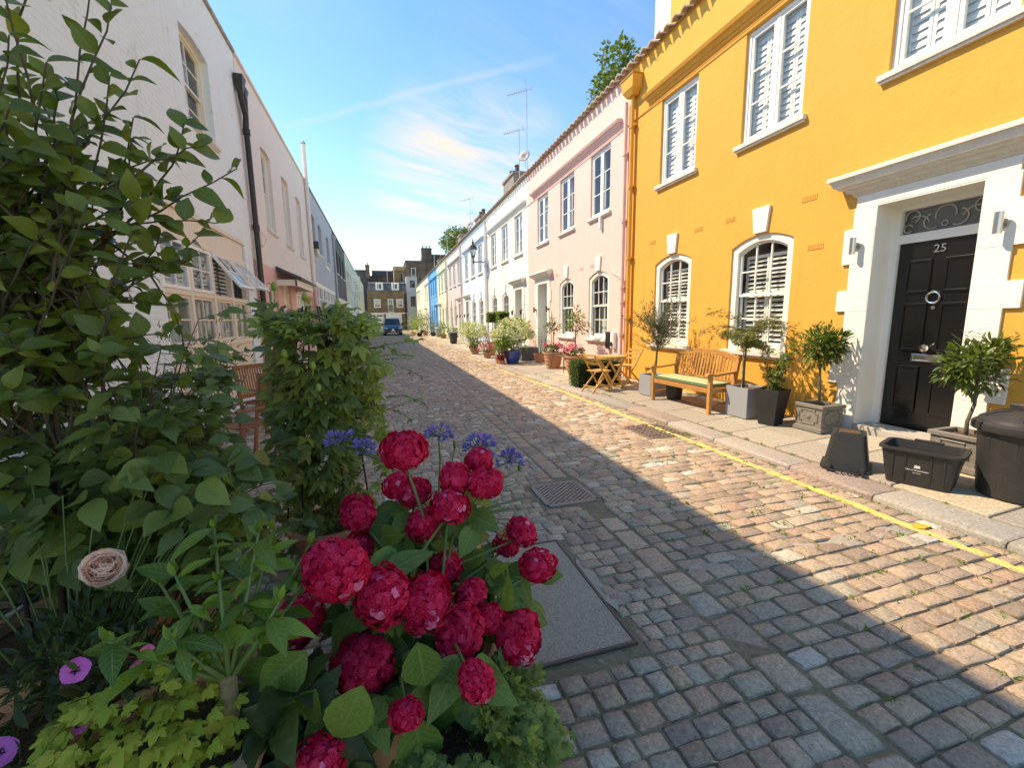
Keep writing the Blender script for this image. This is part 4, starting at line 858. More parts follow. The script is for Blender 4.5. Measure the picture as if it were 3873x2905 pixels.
pipe(lg, 29.1-Y0, .1, 6.6, .06, M_lg, collars=(2,4)); b = MB(); b.frustum(29.1-Y0,-.12,6.55,6.85,.08,.08,.18,.12); b.build('rain_hopper', M_lg, lg)
# charcoal brick, cream ground floor
Y0 = 29.3; ld = left_root('charcoal_brick_house', Y0, 'dark charcoal brick house with cream ground floor and timber garage door'); W = 8.7; H = 7.15
up = [dict(x0=a-Y0, x1=c-Y0, z0=4.8, z1=6.1, rise=.1, d=.15) for a, c in ((30.9,32.0),(32.9,34.1),(35.2,36.5))]; dn = [dict(x0=32.9-Y0, x1=36.9-Y0, z0=.05, z1=2.85, d=.25)]
b = MB(); wall_with(b, 0, W, 3.2, H, up); b.build('wall', M_ld, ld); b = MB(); wall_with(b, 0, W, 0, 3.2, dn, -.01); b.build('lower_wall', M_cream_w, ld); body(ld, W, H, 7, M_ld); coping(ld, W, H, M_ld)
for o in up: sash_window(ld, o['x0'], o['x1'], o['z0'], o['z1'], .1, .13, 2, 2, M_lead, split=False)
b = MB(); M_teak0 = mat('orange_timber', (.48,.25,.10), .6, var=(6,.4,(.36,.18,.07)))
b.box(dn[0]['x0'],.2,.05,dn[0]['x1'],.24,2.85); gd = b.build('garage_door', M_teak0, ld)
for k in range(10): p = MB(); t = dn[0]['x0']+.4*k; p.box(t+.01,.185,.06,t+.39,.2,2.84); p.build('board', M_teak0, gd)
# long pale house
Y0 = 38.0; lp = left_root('pale_sage_house', Y0, 'long pale sage green and white house furthest along the left side'); W = 36.0; H = 7.2
ops = [dict(x0=a-Y0, x1=c-Y0, z0=4.4, z1=5.9, d=.12) for a, c in ((39.0,42.3),(44.0,46.2),(49.5,51.5),(53.5,55.2),(58,60),(64,66.5))]
b = MB(); wall_with(b, 0, W, 3.05, H, ops); b.build('wall', M_lgr, lp); b = MB(); wall_with(b, 0, W, 0, 3.05, [], -.02); b.build('lower_wall', M_trim, lp); body(lp, W, H, 7, M_lgr); coping(lp, W, H, M_lgr)
for o in ops: sash_window(lp, o['x0'], o['x1'], o['z0'], o['z1'], 0, .1, 3, 2, M_white, split=False)
b = MB()
for y in (41,46,52,57,62,68): b.box(y-Y0,-.05,.05,y-Y0+2.6,-.02,2.4)
b.build('garage_doors', M_white, lp)
f = MB(); inn = ring_frame(f, 0,.9,-1.4,0,0,.07,-.03,.03); w = f.build('opening_light', M_white, lp); w.location = (44.2-Y0,-.05,5.9); w.rotation_euler = (0,0,-1.0); glaze(w, inn, 1, 2, 0, m=M_white)

# ---------------------------------------------------------------- buildings closing the street
def brick_tex(name, c1, c2, mortar, sc=1.0):
    if name in MATS: return MATS[name]
    m, nt, N, L, P = _nodes(name); MATS[name] = m; tc = N.new('ShaderNodeTexCoord'); mp = N.new('ShaderNodeMapping'); mp.inputs['Rotation'].default_value = (math.pi/2,0,0); L.new(tc.outputs['Object'], mp.inputs['Vector'])
    br = N.new('ShaderNodeTexBrick'); br.inputs['Color1'].default_value = (*c1,1); br.inputs['Color2'].default_value = (*c2,1); br.inputs['Mortar'].default_value = (*mortar,1); br.inputs['Scale'].default_value = 4.4*sc; br.inputs['Mortar Size'].default_value = .03; br.inputs['Bias'].default_value = .1
    br.inputs['Row Height'].default_value = .33; br.inputs['Brick Width'].default_value = 1.0; L.new(mp.outputs[0], br.inputs['Vector'])
    nz = N.new('ShaderNodeTexNoise'); nz.inputs['Scale'].default_value = .9; nz.inputs['Detail'].default_value = 7; L.new(tc.outputs['Object'], nz.inputs['Vector'])
    hs = N.new('ShaderNodeHueSaturation'); mr = N.new('ShaderNodeMapRange'); L.new(nz.outputs['Fac'], mr.inputs[0]); mr.inputs[1].default_value = .3; mr.inputs[2].default_value = .7; mr.inputs[3].default_value = .6; mr.inputs[4].default_value = 1.35
    L.new(mr.outputs[0], hs.inputs['Value']); L.new(br.outputs[0], hs.inputs['Color']); L.new(hs.outputs[0], P.inputs['Base Color']); P.inputs['Roughness'].default_value = .9; return m
M_bb = brick_tex('brown_stock_brick', (.20,.12,.055), (.27,.165,.08), (.20,.16,.11))
M_db = brick_tex('dark_sooty_brick', (.10,.08,.065), (.15,.115,.09), (.10,.085,.07)); M_yb = brick_tex('yellow_stock_brick', (.48,.33,.16), (.55,.39,.20), (.4,.33,.22))
M_lead_roof = mat('dark_lead_roof', (.05,.055,.06), .6, var=(2,.4,(.09,.09,.10)))
eb = empty('brown_brick_house', (-2.35,78,0), 0, 'brown brick house with slate mansard and white garages closing the street', 'house'); W = 6.6; H = 6.82
ops = [dict(x0=1.05,x1=2.17,z0=3.92,z1=5.38,d=.08), dict(x0=3.33,x1=4.28,z0=3.12,z1=5.40,d=.08), dict(x0=4.80,x1=5.94,z0=3.92,z1=5.40,d=.08), dict(x0=.12,x1=2.50,z0=.05,z1=2.75,d=.2), dict(x0=2.95,x1=5.55,z0=.05,z1=2.75,d=.2)]
b = MB(); wall_with(b, 0, W, 3.05, H, ops[:3]); b.build('wall', M_bb, eb); b = MB(); wall_with(b, 0, W, 0, 3.05, ops[3:], -.03); b.build('lower_wall', M_white, eb); body(eb, W, H, 7, M_bb)
for o in (ops[0], ops[2]):
    f = MB(); inn = ring_frame(f, o['x0'], o['x1'], o['z0'], o['z1'], 0, .17, -.03, .1); w = f.build('window', M_white, eb); glaze(w, inn, 2, 2, .06, .05, split=False); k = MB(); k.box(inn[0],.2,inn[2]+.3,inn[1],.25,inn[3]); k.build('blind', M_curt, w)
o = ops[1]; f = MB(); inn = ring_frame(f, o['x0'], o['x1'], o['z0'], o['z1'], 0, .15, -.03, .1); w = f.build('french_door', M_white, eb); glaze(w, inn, 2, 3, .06, .06, split=False)
b = MB(); b.box(o['x0']+.02,-.2,4.12,o['x1']-.02,-.16,4.17)
for i in range(9): b.box(o['x0']+.06+i*.1,-.19,3.2,o['x0']+.085+i*.1,-.165,4.13)
b.build('balcony_railing', M_lead, w)
for k, o in enumerate(ops[3:]):
    n = 2
    for j in range(n):
        a = o['x0']+(o['x1']-o['x0'])*j/n; c = a+(o['x1']-o['x0'])/n; d = MB(); d.box(a+.01,.08,.06,c-.01,.12,2.74); gd = d.build('garage_door', M_white, eb)
        for z0, z1 in (((2.42,2.66),) if k == 0 else ((2.42,2.66),(1.2,2.1))):
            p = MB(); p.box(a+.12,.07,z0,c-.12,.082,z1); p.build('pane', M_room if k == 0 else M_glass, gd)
b = MB(); b.box(2.55,-.05,.05,2.9,-.031,2.85); b.box(5.6,-.05,.05,6.5,-.031,2.85); b.build('pier', M_bb, eb)
r = MB(); r.add([(.0,-.05,H),(W,-.05,H),(W,.75,8.15),(.35,.75,8.15),(W,6,8.15),(.35,6,8.15),(0,6,H)], [(0,1,2,3),(3,2,4,5),(0,3,5,6)]); r.build('mansard_roof', M_slate, eb)
b = MB(); b.box(.3,.68,8.15,W,.9,8.22); b.build('roof_edge', M_white, eb)
for xa in (1.48,4.12):
    f = MB(); f.box(xa,.0,H+.05,xa+1.23,.9,8.2); d = f.build('dormer', M_white, eb); g = MB(); ring_frame(g, xa+.2, xa+1.03, H+.2, 8.02, 0, .1, -.04, -.002); g.build('window_frame', M_white, d)
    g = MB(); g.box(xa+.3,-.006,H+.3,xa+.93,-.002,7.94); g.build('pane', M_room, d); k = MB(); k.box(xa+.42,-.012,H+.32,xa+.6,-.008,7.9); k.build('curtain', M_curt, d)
pipe(eb, W-.3, .1, 6.3, .09, M_lead, .1); b = MB(); b.tube([(3.5,.6,8.15),(3.5,.6,12.6)], .04, 6); b.build('mast', M_steel, eb)
gt = empty('grey_tower_house', (4.26,77.6,0), 0, 'tall narrow blue-grey rendered house end behind the bushes', 'house'); W = 1.86
ops = [dict(x0=.62,x1=1.42,z0=7.32,z1=8.53,d=.1), dict(x0=.62,x1=1.42,z0=4.1,z1=5.83,d=.1)]
b = MB(); wall_with(b, 0, W, 0, 9.2, ops); b.build('wall', M_lg, gt); body(gt, W, 9.2, 6, M_lg)
for o, c in zip(ops, ((1,1),(2,3))):
    f = MB(); inn = ring_frame(f, o['x0'], o['x1'], o['z0'], o['z1'], 0, .09, -.02, .09); w = f.build('window', M_lead, gt); glaze(w, inn, c[0], c[1], .05, .05, M_lead, split=False)
def block(name, x0, x1, y0, y1, z1, m, label, wins=(), cap=None):
    r = empty(name, (x0,y0,0), 0, label, 'building'); b = MB(); wall_with(b, 0, x1-x0, 0, z1, [dict(x0=a,x1=c,z0=d,z1=e,d=.15) for a,c,d,e in wins]); b.build('wall', m, r); body(r, x1-x0, z1, y1-y0, m)
    b = MB(); b.box(-.1,-.1,z1,x1-x0+.1,y1-y0,z1+.18); b.build('parapet', cap or M_lead_roof, r)
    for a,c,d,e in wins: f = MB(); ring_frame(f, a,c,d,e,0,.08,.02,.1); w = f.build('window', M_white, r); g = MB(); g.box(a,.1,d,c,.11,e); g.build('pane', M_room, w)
    return r
def stack(root, x0, x1, y0, y1, z0, z1, m, pots=2, name='chimney'):
    b = MB(); b.box(x0,y0,z0,x1,y1,z1); b.box(x0-.06,y0-.06,z1-.25,x1+.06,y1+.06,z1-.1); c = b.build(name, m, root)
    for k in range(pots):
        p = MB(); p.lathe([(.13,0),(.15,.05),(.11,.12),(.12,.42),(.15,.46),(.12,.5),(.0,.5)], 10, (x0+(x1-x0)*(k+.5)/pots, (y0+y1)/2, z1)); p.build('chimney_pot', M_tile, c, 40)
    return c
br = block('sooty_brick_block', 4.5, 13.5, 80.5, 90, 12.1, M_db, 'tall sooty brick block rising behind the grey tower', [(.9,1.7,9.6,11.0)])
stack(br, 2.9, 4.7, .3, 1.5, 12.1, 14.6, M_db, 3); b = MB(); b.box(3.3,1.6,12.1,9,8,13.7); b.build('upper_wall', M_db, br)
yb = block('yellow_brick_wing', 2.4, 4.45, 82, 92, 11.2, M_yb, 'sunlit yellow brick wing beside the sooty brick block', [(1.1,1.6,8.6,10.2)], M_yb)
stack(yb, .0, 1.2, -.6, .1, 8.5, 10.6, M_bb, 2)
bk = block('dark_roof_block', -2.1, 2.6, 86, 96, 9.9, M_db, 'low dark flat-roofed block behind the mansard roof', (), M_lead_roof); b = MB(); b.box(.6,.5,10.0,4.6,6,11.1); b.build('roof_house', M_lead_roof, bk)
dl = block('slate_clad_block', -5.0, -2.0, 80.2, 92, 10.3, M_lead_roof, 'dark slate clad block behind the left terrace end', ()); stack(dl, 2.6, 3.3, -.4, .4, 9.0, 11.3, M_db, 1)
# ---------------------------------------------------------------- leaves, stems, crowns
def leaf_tpl(L=1.0, W=.5, n=4, fold=.25, droop=.2, pw=.8, serr=0.0, tip=1.0):
    V = []; F = []; vein = []
    for i in range(n+1):
        t = i/n; w = W/2*(math.sin(math.pi*min(max(t,.0),1)**pw)**tip if 0 < t < 1 else .03)
        if serr and 0 < i < n: w *= 1+serr*(1 if i % 2 else -1)
        y = L*t; z = -droop*L*t*t
        V += [(-w,y,z+fold*w),(0,y,z),(w,y,z+fold*w)]; vein += [(-1,t,0),(0,t,0),(1,t,0)]
        if i: a = 3*(i-1); b = 3*i; F += [(a,a+1,b+1,b),(a+1,a+2,b+2,b+1)]
    return np.array(V, np.float32), np.array(F, np.int32), np.array(vein, np.float32)
def unit(a): return a/np.maximum(np.linalg.norm(a, axis=1, keepdims=True), 1e-6)
def axes_of(D, U):
    D = unit(np.asarray(D, float)); s = unit(np.cross(D, U)); n = np.cross(s, D); return s, D, n
def leaf_cloud(tpls, P, D, U, S, lv=None):
    P = np.asarray(P, float); s, d, n = axes_of(D, np.asarray(U, float)); S = np.asarray(S, float); k = len(P); pick = np.random.randint(0, len(tpls), k)
    lv = np.random.rand(k) if lv is None else lv; Vs, Fs, As, Ve = [], [], [], []; off = 0
    for t, (v, f, ve) in enumerate(tpls):
        ix = np.where(pick == t)[0]
        if not len(ix): continue
        q = v*1.0; W = P[ix,None,:]+S[ix,None,None]*(q[None,:,0:1]*s[ix,None,:]+q[None,:,1:2]*d[ix,None,:]+q[None,:,2:3]*n[ix,None,:])
        Vs.append(W.reshape(-1,3)); m = len(v); Fs.append((f[None]+(np.arange(len(ix))*m)[:,None,None]).reshape(-1,f.shape[1])+off); off += m*len(ix)
        As.append(np.repeat(lv[ix], m)); Ve.append(np.tile(ve, (len(ix),1)))
    return np.concatenate(Vs), np.concatenate(Fs), np.concatenate(As), np.concatenate(Ve)
def leaf_mass(name, parent, tpls, P, D, U, S, m, smooth=True, lv=None, kind='stuff'):
    if not len(P): return None
    V, F, A, Ve = leaf_cloud(tpls, P, D, U, S, lv); o = link(name, np_mesh(name, V, F, m, {'lv':('FLOAT',A),'leafuv':('FLOAT_VECTOR',Ve)}, smooth), parent)
    return tag(o, kind=kind) if kind else o
_LM = {}
def leaf_singles(name, parent, tpls, P, D, U, S, m, key):
    """each leaf an object of its own, sharing a few meshes"""
    if key not in _LM: _LM[key] = [np_mesh(name, v, f, m, {'leafuv':('FLOAT_VECTOR',ve)}, True) for v, f, ve in tpls]
    s, d, n = axes_of(D, np.asarray(U, float))
    for i in range(len(P)):
        o = bpy.data.objects.new(name, _LM[key][i % len(tpls)]); C.objects.link(o); o.parent = parent; k = S[i]
        o.matrix_basis = Matrix(((s[i][0]*k,d[i][0]*k,n[i][0]*k,P[i][0]),(s[i][1]*k,d[i][1]*k,n[i][1]*k,P[i][1]),(s[i][2]*k,d[i][2]*k,n[i][2]*k,P[i][2]),(0,0,0,1)))
def foliage(name, parent, tpls, P, D, U, S, m, key, keep=300, base=(0,0,0)):
    """largest-showing leaves as single objects, the rest as one mass; P local to parent at base"""
    P = np.asarray(P, float); D = np.asarray(D, float); U = np.asarray(U, float); S = np.asarray(S, float); sc = []
    for i in range(len(P)):
        r = to_pix(Vector(P[i])+Vector(base)); sc.append(0 if (r is None or not (-50 < r[0] < 3920 and -50 < r[1] < 2950)) else S[i]/r[2])
    ix = np.argsort(-np.array(sc)); ix = ix[np.array(sc)[ix] > 0] if keep else ix
    a = ix[:keep]; b = np.setdiff1d(np.arange(len(P)), a)
    leaf_singles(name, parent, tpls, P[a], D[a], U[a], S[a], m, key)
    leaf_mass(name+'_mass', parent, tpls, P[b], D[b], U[b], S[b], m)
def rdir(n): return unit(np.random.normal(size=(n,3)))
def crown(parent, name, n, c, rad, L, tpls, m, clumps=14, spread=.42, up=.35, hollow=.35, flat=0.0, ok=None):
    c = np.array(c, float); rad = np.array(rad, float); K = rdir(clumps)*(hollow+(1-hollow)*np.random.rand(clumps,1)**.5); K = K*rad+c
    which = np.random.randint(0, clumps, n); off = rdir(n)*np.random.rand(n,1)**.5*rad.min()*spread; off[:,2] *= (1-flat); P = K[which]+off
    D = unit((P-c)/rad*.6+unit(off)*.9+rdir(n)*.5+np.array([0,0,up])); U = rdir(n)*.7+np.array([0,0,1.0])
    S = L*(.65+.7*np.random.rand(n))
    if ok: q = np.array([ok(P[i]+unit(D[i:i+1])[0]*S[i]*.5, S[i]) for i in range(n)], bool); P, D, U, S = P[q], D[q], U[q], S[q]
    return leaf_mass(name, parent, tpls, P, D, U, S, m)
def grow(p, d, length, n=7, wander=.18, lift=.02, droop=0.0, rg=random):
    p = Vector(p); d = Vector(d).normalized(); pts = [p.copy()]
    for i in range(n):
        d = (d+Vector((rg.uniform(-1,1),rg.uniform(-1,1),rg.uniform(-1,1)))*wander+Vector((0,0,lift-droop*i/n))).normalized(); p = p+d*(length/n); pts.append(p.copy())
    return pts
T_OV = [leaf_tpl(1,.58,4,.3,.25), leaf_tpl(1,.52,4,.15,.45), leaf_tpl(1,.62,4,.4,.1)]
T_LA = [leaf_tpl(1,.30,4,.35,.2,1.0), leaf_tpl(1,.34,4,.2,.45,.95), leaf_tpl(1,.26,4,.4,.05,1.0)]
T_NA = [leaf_tpl(1,.17,3,.2,.15,1.0), leaf_tpl(1,.20,3,.1,.3,1.0)]
T_RD = [leaf_tpl(1,.85,4,.2,.2,.75), leaf_tpl(1,.95,4,.1,.35,.8)]
G_ = lambda *a: leaf_mat(*a)
M_bay = G_('bay_leaf', (.055,.10,.022), (.15,.21,.045)); M_olive = G_('olive_leaf', (.075,.10,.055), (.17,.19,.12)); M_maple = G_('maple_leaf', (.10,.13,.03), (.20,.20,.06))
M_ivy = G_('dark_leaf', (.03,.055,.018), (.075,.12,.03)); M_box = G_('box_leaf', (.04,.085,.02), (.11,.18,.04)); M_lime_l = G_('lime_leaf', (.22,.30,.05), (.42,.46,.10)); M_fresh = G_('fresh_leaf', (.08,.17,.025), (.20,.30,.05)); M_greyl = G_('grey_green_leaf', (.10,.13,.09), (.20,.23,.16))
M_bark = mat('grey_bark', (.17,.14,.105), .9, var=(40,.6,(.09,.075,.055)), bump=(90,.6)); M_soil = mat('potting_soil', (.10,.055,.03), .95, var=(60,.7,(.20,.11,.055)), bump=(90,.9))
def petal_cloud(name, parent, P, D, S, m, tpl=None):
    return leaf_mass(name, parent, tpl or [leaf_tpl(1,.8,3,.15,.2,.8)], P, D, rdir(len(P)), S, m)

# ---------------------------------------------------------------- things on the sunny pavement
M_leadp = mat('lead_grey_fibreglass', (.20,.185,.16), .55, var=[(14,.5,(.28,.26,.225))], bump=(70,.15), metal=.15)
M_greyp = mat('pale_grey_planter', (.27,.295,.32), .6, var=(3,.2,(.23,.25,.27)), bump=(120,.1)); M_blackp = mat('charcoal_planter', (.022,.022,.024), .6, var=(8,.3,(.04,.04,.04)), bump=(90,.1))
M_bin = mat('black_bin_plastic', (.024,.024,.025), .5, var=[(7,.4,(.042,.041,.039)),(60,.2,(.06,.058,.052))], bump=(140,.12)); M_terr = mat('terracotta', (.50,.235,.12), .85, var=[(9,.5,(.58,.36,.24)),(30,.3,(.36,.17,.09))], bump=(60,.2))
M_teak = mat('golden_teak', (.50,.235,.075), .5, var=[(9,.5,(.36,.15,.045)),(50,.3,(.58,.31,.12))], bump=(80,.1), objvar=.14); M_acacia = mat('honey_acacia', (.62,.36,.12), .5, var=[(9,.5,(.48,.25,.08))], bump=(80,.1), objvar=.12)
def square_pot(root, w, h, t=.02, m=None, taper=1.0, soil=.04, name='planter'):
    b = MB(); a = w/2; q = a*taper
    V = [(-q,-q,0),(q,-q,0),(q,q,0),(-q,q,0),(-a,-a,h),(a,-a,h),(a,a,h),(-a,a,h)]; i = a-t
    V += [(-i,-i,h),(i,-i,h),(i,i,h),(-i,i,h),(-i,-i,h-soil-.02),(i,-i,h-soil-.02),(i,i,h-soil-.02),(-i,i,h-soil-.02)]
    b.add(V, [(0,3,2,1)]+[(k,(k+1)%4,4+(k+1)%4,4+k) for k in range(4)]+[(4+k,4+(k+1)%4,8+(k+1)%4,8+k) for k in range(4)]+[(8+k,8+(k+1)%4,12+(k+1)%4,12+k) for k in range(4)]+[(12,13,14,15)])
    o = b.build(name, m, root, bevel=.004); s = MB(); n = 8
    for x in range(n):
        for y in range(n):
            X = [-i+2*i*(x+k)/n for k in (0,1)]; Y = [-i+2*i*(y+k)/n for k in (0,1)]; f = lambda u, v: h-soil+.008*math.sin(u*40+v*31)+.006*math.sin(v*67)
            s.add([(X[0],Y[0],f(X[0],Y[0])),(X[1],Y[0],f(X[1],Y[0])),(X[1],Y[1],f(X[1],Y[1])),(X[0],Y[1],f(X[0],Y[1]))], [(0,1,2,3)])
    s.build('soil', M_soil, root); return o
def lead_planter(root, w=.40, h=.345):
    o = square_pot(root, w-.04, h, .03, M_leadp); b = MB(); a = w/2
    for z0, z1, e in ((0,.05,.0),(.05,.062,.010),(h-.035,h+.004,.0)):
        q = a-e; i = a-.05
        b.add([(-q,-q,z0),(q,-q,z0),(q,q,z0),(-q,q,z0),(-q,-q,z1),(q,-q,z1),(q,q,z1),(-q,q,z1),(-i,-i,z1),(i,-i,z1),(i,i,z1),(-i,i,z1)], [(k,(k+1)%4,4+(k+1)%4,4+k) for k in range(4)]+[(4+k,4+(k+1)%4,8+(k+1)%4,8+k) for k in range(4)])
        b.build(('plinth','plinth_step','rim')[(0,.05,h-.035).index(z0)], M_leadp, o, bevel=.005); b = MB()
    for k in range(4):                                             # raised cartouche and rosette on each side
        p = MB(); c = .035; X, Z0, Z1 = .125, .095, h-.07; pts = [(-X+c,Z0),(X-c,Z0),(X-c,Z0+c),(X,Z0+c),(X,Z1-c),(X-c,Z1-c),(X-c,Z1),(-X+c,Z1),(-X+c,Z1-c),(-X,Z1-c),(-X,Z0+c),(-X+c,Z0+c)]
        yy = -(w-.04)/2-.004; q = [(x,yy,z) for x,z in pts]+[(x,yy,z) for x,z in pts[:1]]; p.tube(q, .008, 6)
        p.lathe([(0,.018),(.012,.016),(.016,.010),(.03,.008),(.034,0)], 12); V = p.v[-60:]; p.v[-60:] = [(v[0],yy-v[2]+.004,(Z0+Z1)/2+v[1]) for v in V]
        m_ = p.build('relief_panel', M_leadp, o, 40); m_.rotation_euler = (0,0,k*math.pi/2)
def stem(root, pts, r, m=None, name='trunk'): b = MB(); b.tube(pts, r, 8); return b.build(name, m or M_bark, root, True)
def bay_tree(loc, rz, label, top, rad, lean, seed, n=900):
    random.seed(seed); np.random.seed(seed); r = empty('potted_bay_tree', loc, rz, label, 'potted tree', 'potted plants on the sunny pavement'); lead_planter(r)
    stem(r, [(0,0,.29),(lean*.15,.01,.45),(lean*.75,-.01,.62),(lean,0,top-rad*.6)], [.019,.017,.015,.012]); c = (lean,0,top)
    b = MB()
    for k in range(9):
        d = Vector((math.cos(k*.7),math.sin(k*.7),rnd(.1,.9))).normalized(); b.tube(grow((lean,0,top-rad*.55), d, rad*.95, 5, .12), [.008,.007,.006,.005,.004,.003], 5)
    b.build('branches', M_bark, r, True); crown(r, 'crown', n, c, (rad*.85,rad*.85,rad*.68), .088, T_LA, M_bay, 22, .55, .3, .15)
    for k in range(4):
        p = grow((lean+rnd(-.15,.15),rnd(-.15,.15),top+rad*.4), (rnd(-.4,.4),rnd(-.4,.4),1), .2, 5, .08); n2 = 10
        P = [p[int(j/2)] for j in range(n2)]; leaf_mass('shoot', r, T_LA, P, [Vector((rnd(-1,1),rnd(-1,1),.5)) for _ in P], [(0,0,1)]*n2, np.full(n2,.075), M_bay)
    return r
bay_tree((5.42,4.09,PZ), 0, 'potted bay tree with round crown left of the black door, lead grey planter', 1.10, .30, -.06, 3)
bay_tree((5.36,2.58,PZ), 0, 'potted bay tree right of the black door, behind the recycling box', 1.02, .30, .05, 4)
b = MB()
# tall tapered black planter with glossy shrub
r = empty('potted_camellia', (5.14,4.56,PZ), .25, 'glossy leafy shrub in tall tapered black planter beside the bench', 'potted plant', 'potted plants on the sunny pavement')
square_pot(r, .33, .50, .018, M_blackp, .66); random.seed(11); np.random.seed(11); b = MB(); tips = []
for k in range(9):
    p = grow((rnd(-.05,.05),rnd(-.05,.05),.44), (rnd(-.4,.4),rnd(-.4,.4),1), rnd(.36,.72), 6, .14); tips.append(p); b.tube(p, [.008,.007,.006,.005,.004,.003,.002], 5)
b.build('stems', M_bark, r, True); P = [p[random.randint(1,6)]+Vector((rnd(-.05,.05),rnd(-.05,.05),rnd(-.05,.05))) for p in tips for _ in range(38)]
leaf_mass('crown', r, T_OV, P, [Vector((p.x+rnd(-.3,.3),p.y+rnd(-.3,.3),rnd(-.2,.3))) for p in P], rdir(len(P))*.5+np.array([0,0,1]), np.random.uniform(.045,.085,len(P)), M_bay)
# square grey planters: maple and olive
r = empty('potted_japanese_maple', (5.23,5.07,PZ), 0, 'slender Japanese maple in square pale grey planter beside the bench', 'potted tree', 'potted plants on the sunny pavement')
square_pot(r, .41, .45, .02, M_greyp); random.seed(5); np.random.seed(5)
stem(r, [(-.06,.02,.38),(-.06,.03,.7),(-.05,.03,1.0),(-.03,.05,1.3)], [.016,.015,.013,.010]); b = MB(); b.tube([(-.085,.03,.4),(-.08,.04,1.12)], .009, 6); b.build('stake', mat('bamboo', (.45,.36,.18), .6), r); br_ = MB(); P, D = [], []
for k in range(17):
    a = k*2.4; p = grow((-.03,.05,rnd(1.05,1.35)), (math.cos(a),math.sin(a)*1.0,rnd(-.1,.9)), rnd(.35,.74), 8, .12, .0, .2); br_.tube(p, [.007,.006,.005,.004,.004,.003,.002,.002,.001], 5)
    for q in p[2:]:
        for j in range(11):
            P.append(q+Vector((rnd(-.07,.07),rnd(-.07,.07),rnd(-.06,.05))))
br_.build('branches', M_bark, r, True); fan = []
v0, f0, e0 = leaf_tpl(1,.22,3,.15,.25,.9); V, F, E = [], [], []
for j, an in enumerate((-1.3,-.75,0,.75,1.3)):
    ca, sa = math.cos(an), math.sin(an); k = (.55,.85,1,.85,.55)[j]; w = v0.copy(); w[:,0], w[:,1] = k*(v0[:,0]*ca+v0[:,1]*sa), k*(-v0[:,0]*sa+v0[:,1]*ca); V.append(w); F.append(f0+len(v0)*j); E.append(e0)
T_PALM = [(np.concatenate(V), np.concatenate(F), np.concatenate(E))]
P = np.array(P); D = unit(P-np.array([-.03,.05,1.3]))+rdir(len(P))*.5; D[:,2] -= .35; leaf_mass('crown', r, T_PALM, P, D, rdir(len(P))*.35+np.array([0,0,1]), np.random.uniform(.04,.075,len(P)), M_maple)
r = empty('potted_olive_tree', (5.06,7.18,PZ), 0, 'feathery olive tree in square pale grey planter behind the bench end', 'potted tree', 'potted plants on the sunny pavement')
square_pot(r, .40, .40, .02, M_greyp); random.seed(6); np.random.seed(6); stem(r, [(.0,-.02,.33),(.01,-.04,.6),(.0,-.08,.9),(.0,-.12,1.15)], [.024,.022,.019,.015]); br_ = MB(); P, D = [], []
for k in range(66):
    a = k*2.4; p = grow((0,-.10,rnd(.85,1.35)), (math.cos(a),math.sin(a),rnd(.0,1.6)), rnd(.36,.74), 6, .10, .05); br_.tube(p, [.006,.005,.004,.003,.003,.002,.001], 4)
    for i, q in enumerate(p[1:]):
        for j in range(9): P.append(q+Vector((rnd(-.04,.04),rnd(-.04,.04),rnd(-.04,.04)))); D.append((p[i+1]-p[i]).normalized()+Vector((rnd(-.8,.8),rnd(-.8,.8),rnd(-.5,.8))))
br_.build('branches', M_bark, r, True); leaf_mass('crown', r, T_NA, P, D, rdir(len(P)), np.random.uniform(.045,.075,len(P)), M_olive)

# bench with slatted back, curved top rail and scrolled arms; local x along the seat, y back, z up
bench = empty('garden_bench', (4.76,6.07,PZ), -math.pi/2+.05, 'golden teak slatted garden bench against the yellow wall', 'bench'); BW = .68
def leg(n, x, y0, z1, lean=0.0): b = MB(); b.bar((x,y0,0),(x,y0+lean,z1),.058,.058,(0,1,0)); return b.build(n, M_teak, bench, bevel=.005)
for x in (-BW,BW): leg('leg', x, .03, .62); leg('leg', x, .50, .42); b = MB(); b.bar((x,.50,.40),(x,.60,.92),.055,.055,(0,1,0)); b.build('back_post', M_teak, bench, bevel=.005)
for n, p, q, w, h in (('front_rail',(-BW,.03,.37),(BW,.03,.37),.03,.075),('rear_rail',(-BW,.50,.37),(BW,.50,.37),.03,.07),('side_rail',(-BW,.03,.37),(-BW,.50,.37),.03,.07),('side_rail',(BW,.03,.37),(BW,.50,.37),.03,.07),('stretcher',(-BW,.03,.16),(-BW,.50,.16),.03,.04),('stretcher',(BW,.03,.16),(BW,.50,.16),.03,.04),('lower_back_rail',(-BW,.515,.475),(BW,.515,.475),.03,.06)):
    b = MB(); b.bar(p, q, w, h); b.build(n, M_teak, bench, bevel=.004)
for i in range(7): b = MB(); y = .055+i*.068; b.box(-BW+.03,y-.028,.408,BW-.03,y+.028,.428); b.build('seat_slat', M_teak, bench, bevel=.003)
topz = lambda x: .835+.105*(1-(x/BW)**2); N_ = 16; b = MB(); V = []; F = []
for i in range(N_+1):
    x = -BW+2*BW*i/N_; z = topz(x); y = .50+(z-.40)*.19; V += [(x,y-.018,z-.045),(x,y+.018,z-.04),(x,y+.022,z+.045),(x,y-.014,z+.04)]
F = [(4*i+k,4*i+(k+1)%4,4*i+4+(k+1)%4,4*i+4+k) for i in range(N_) for k in range(4)]+[(3,2,1,0),tuple(4*N_+k for k in range(4))]; b.add(V, F); b.build('top_rail', M_teak, bench, bevel=.004)
for i in range(19):
    x = -BW+.06+i*(2*BW-.12)/18; z1 = topz(x)-.03; b = MB(); b.bar((x,.513,.49),(x,.50+(z1-.4)*.19,z1),.034,.014,(0,1,0)); b.build('back_slat', M_teak, bench, bevel=.002)
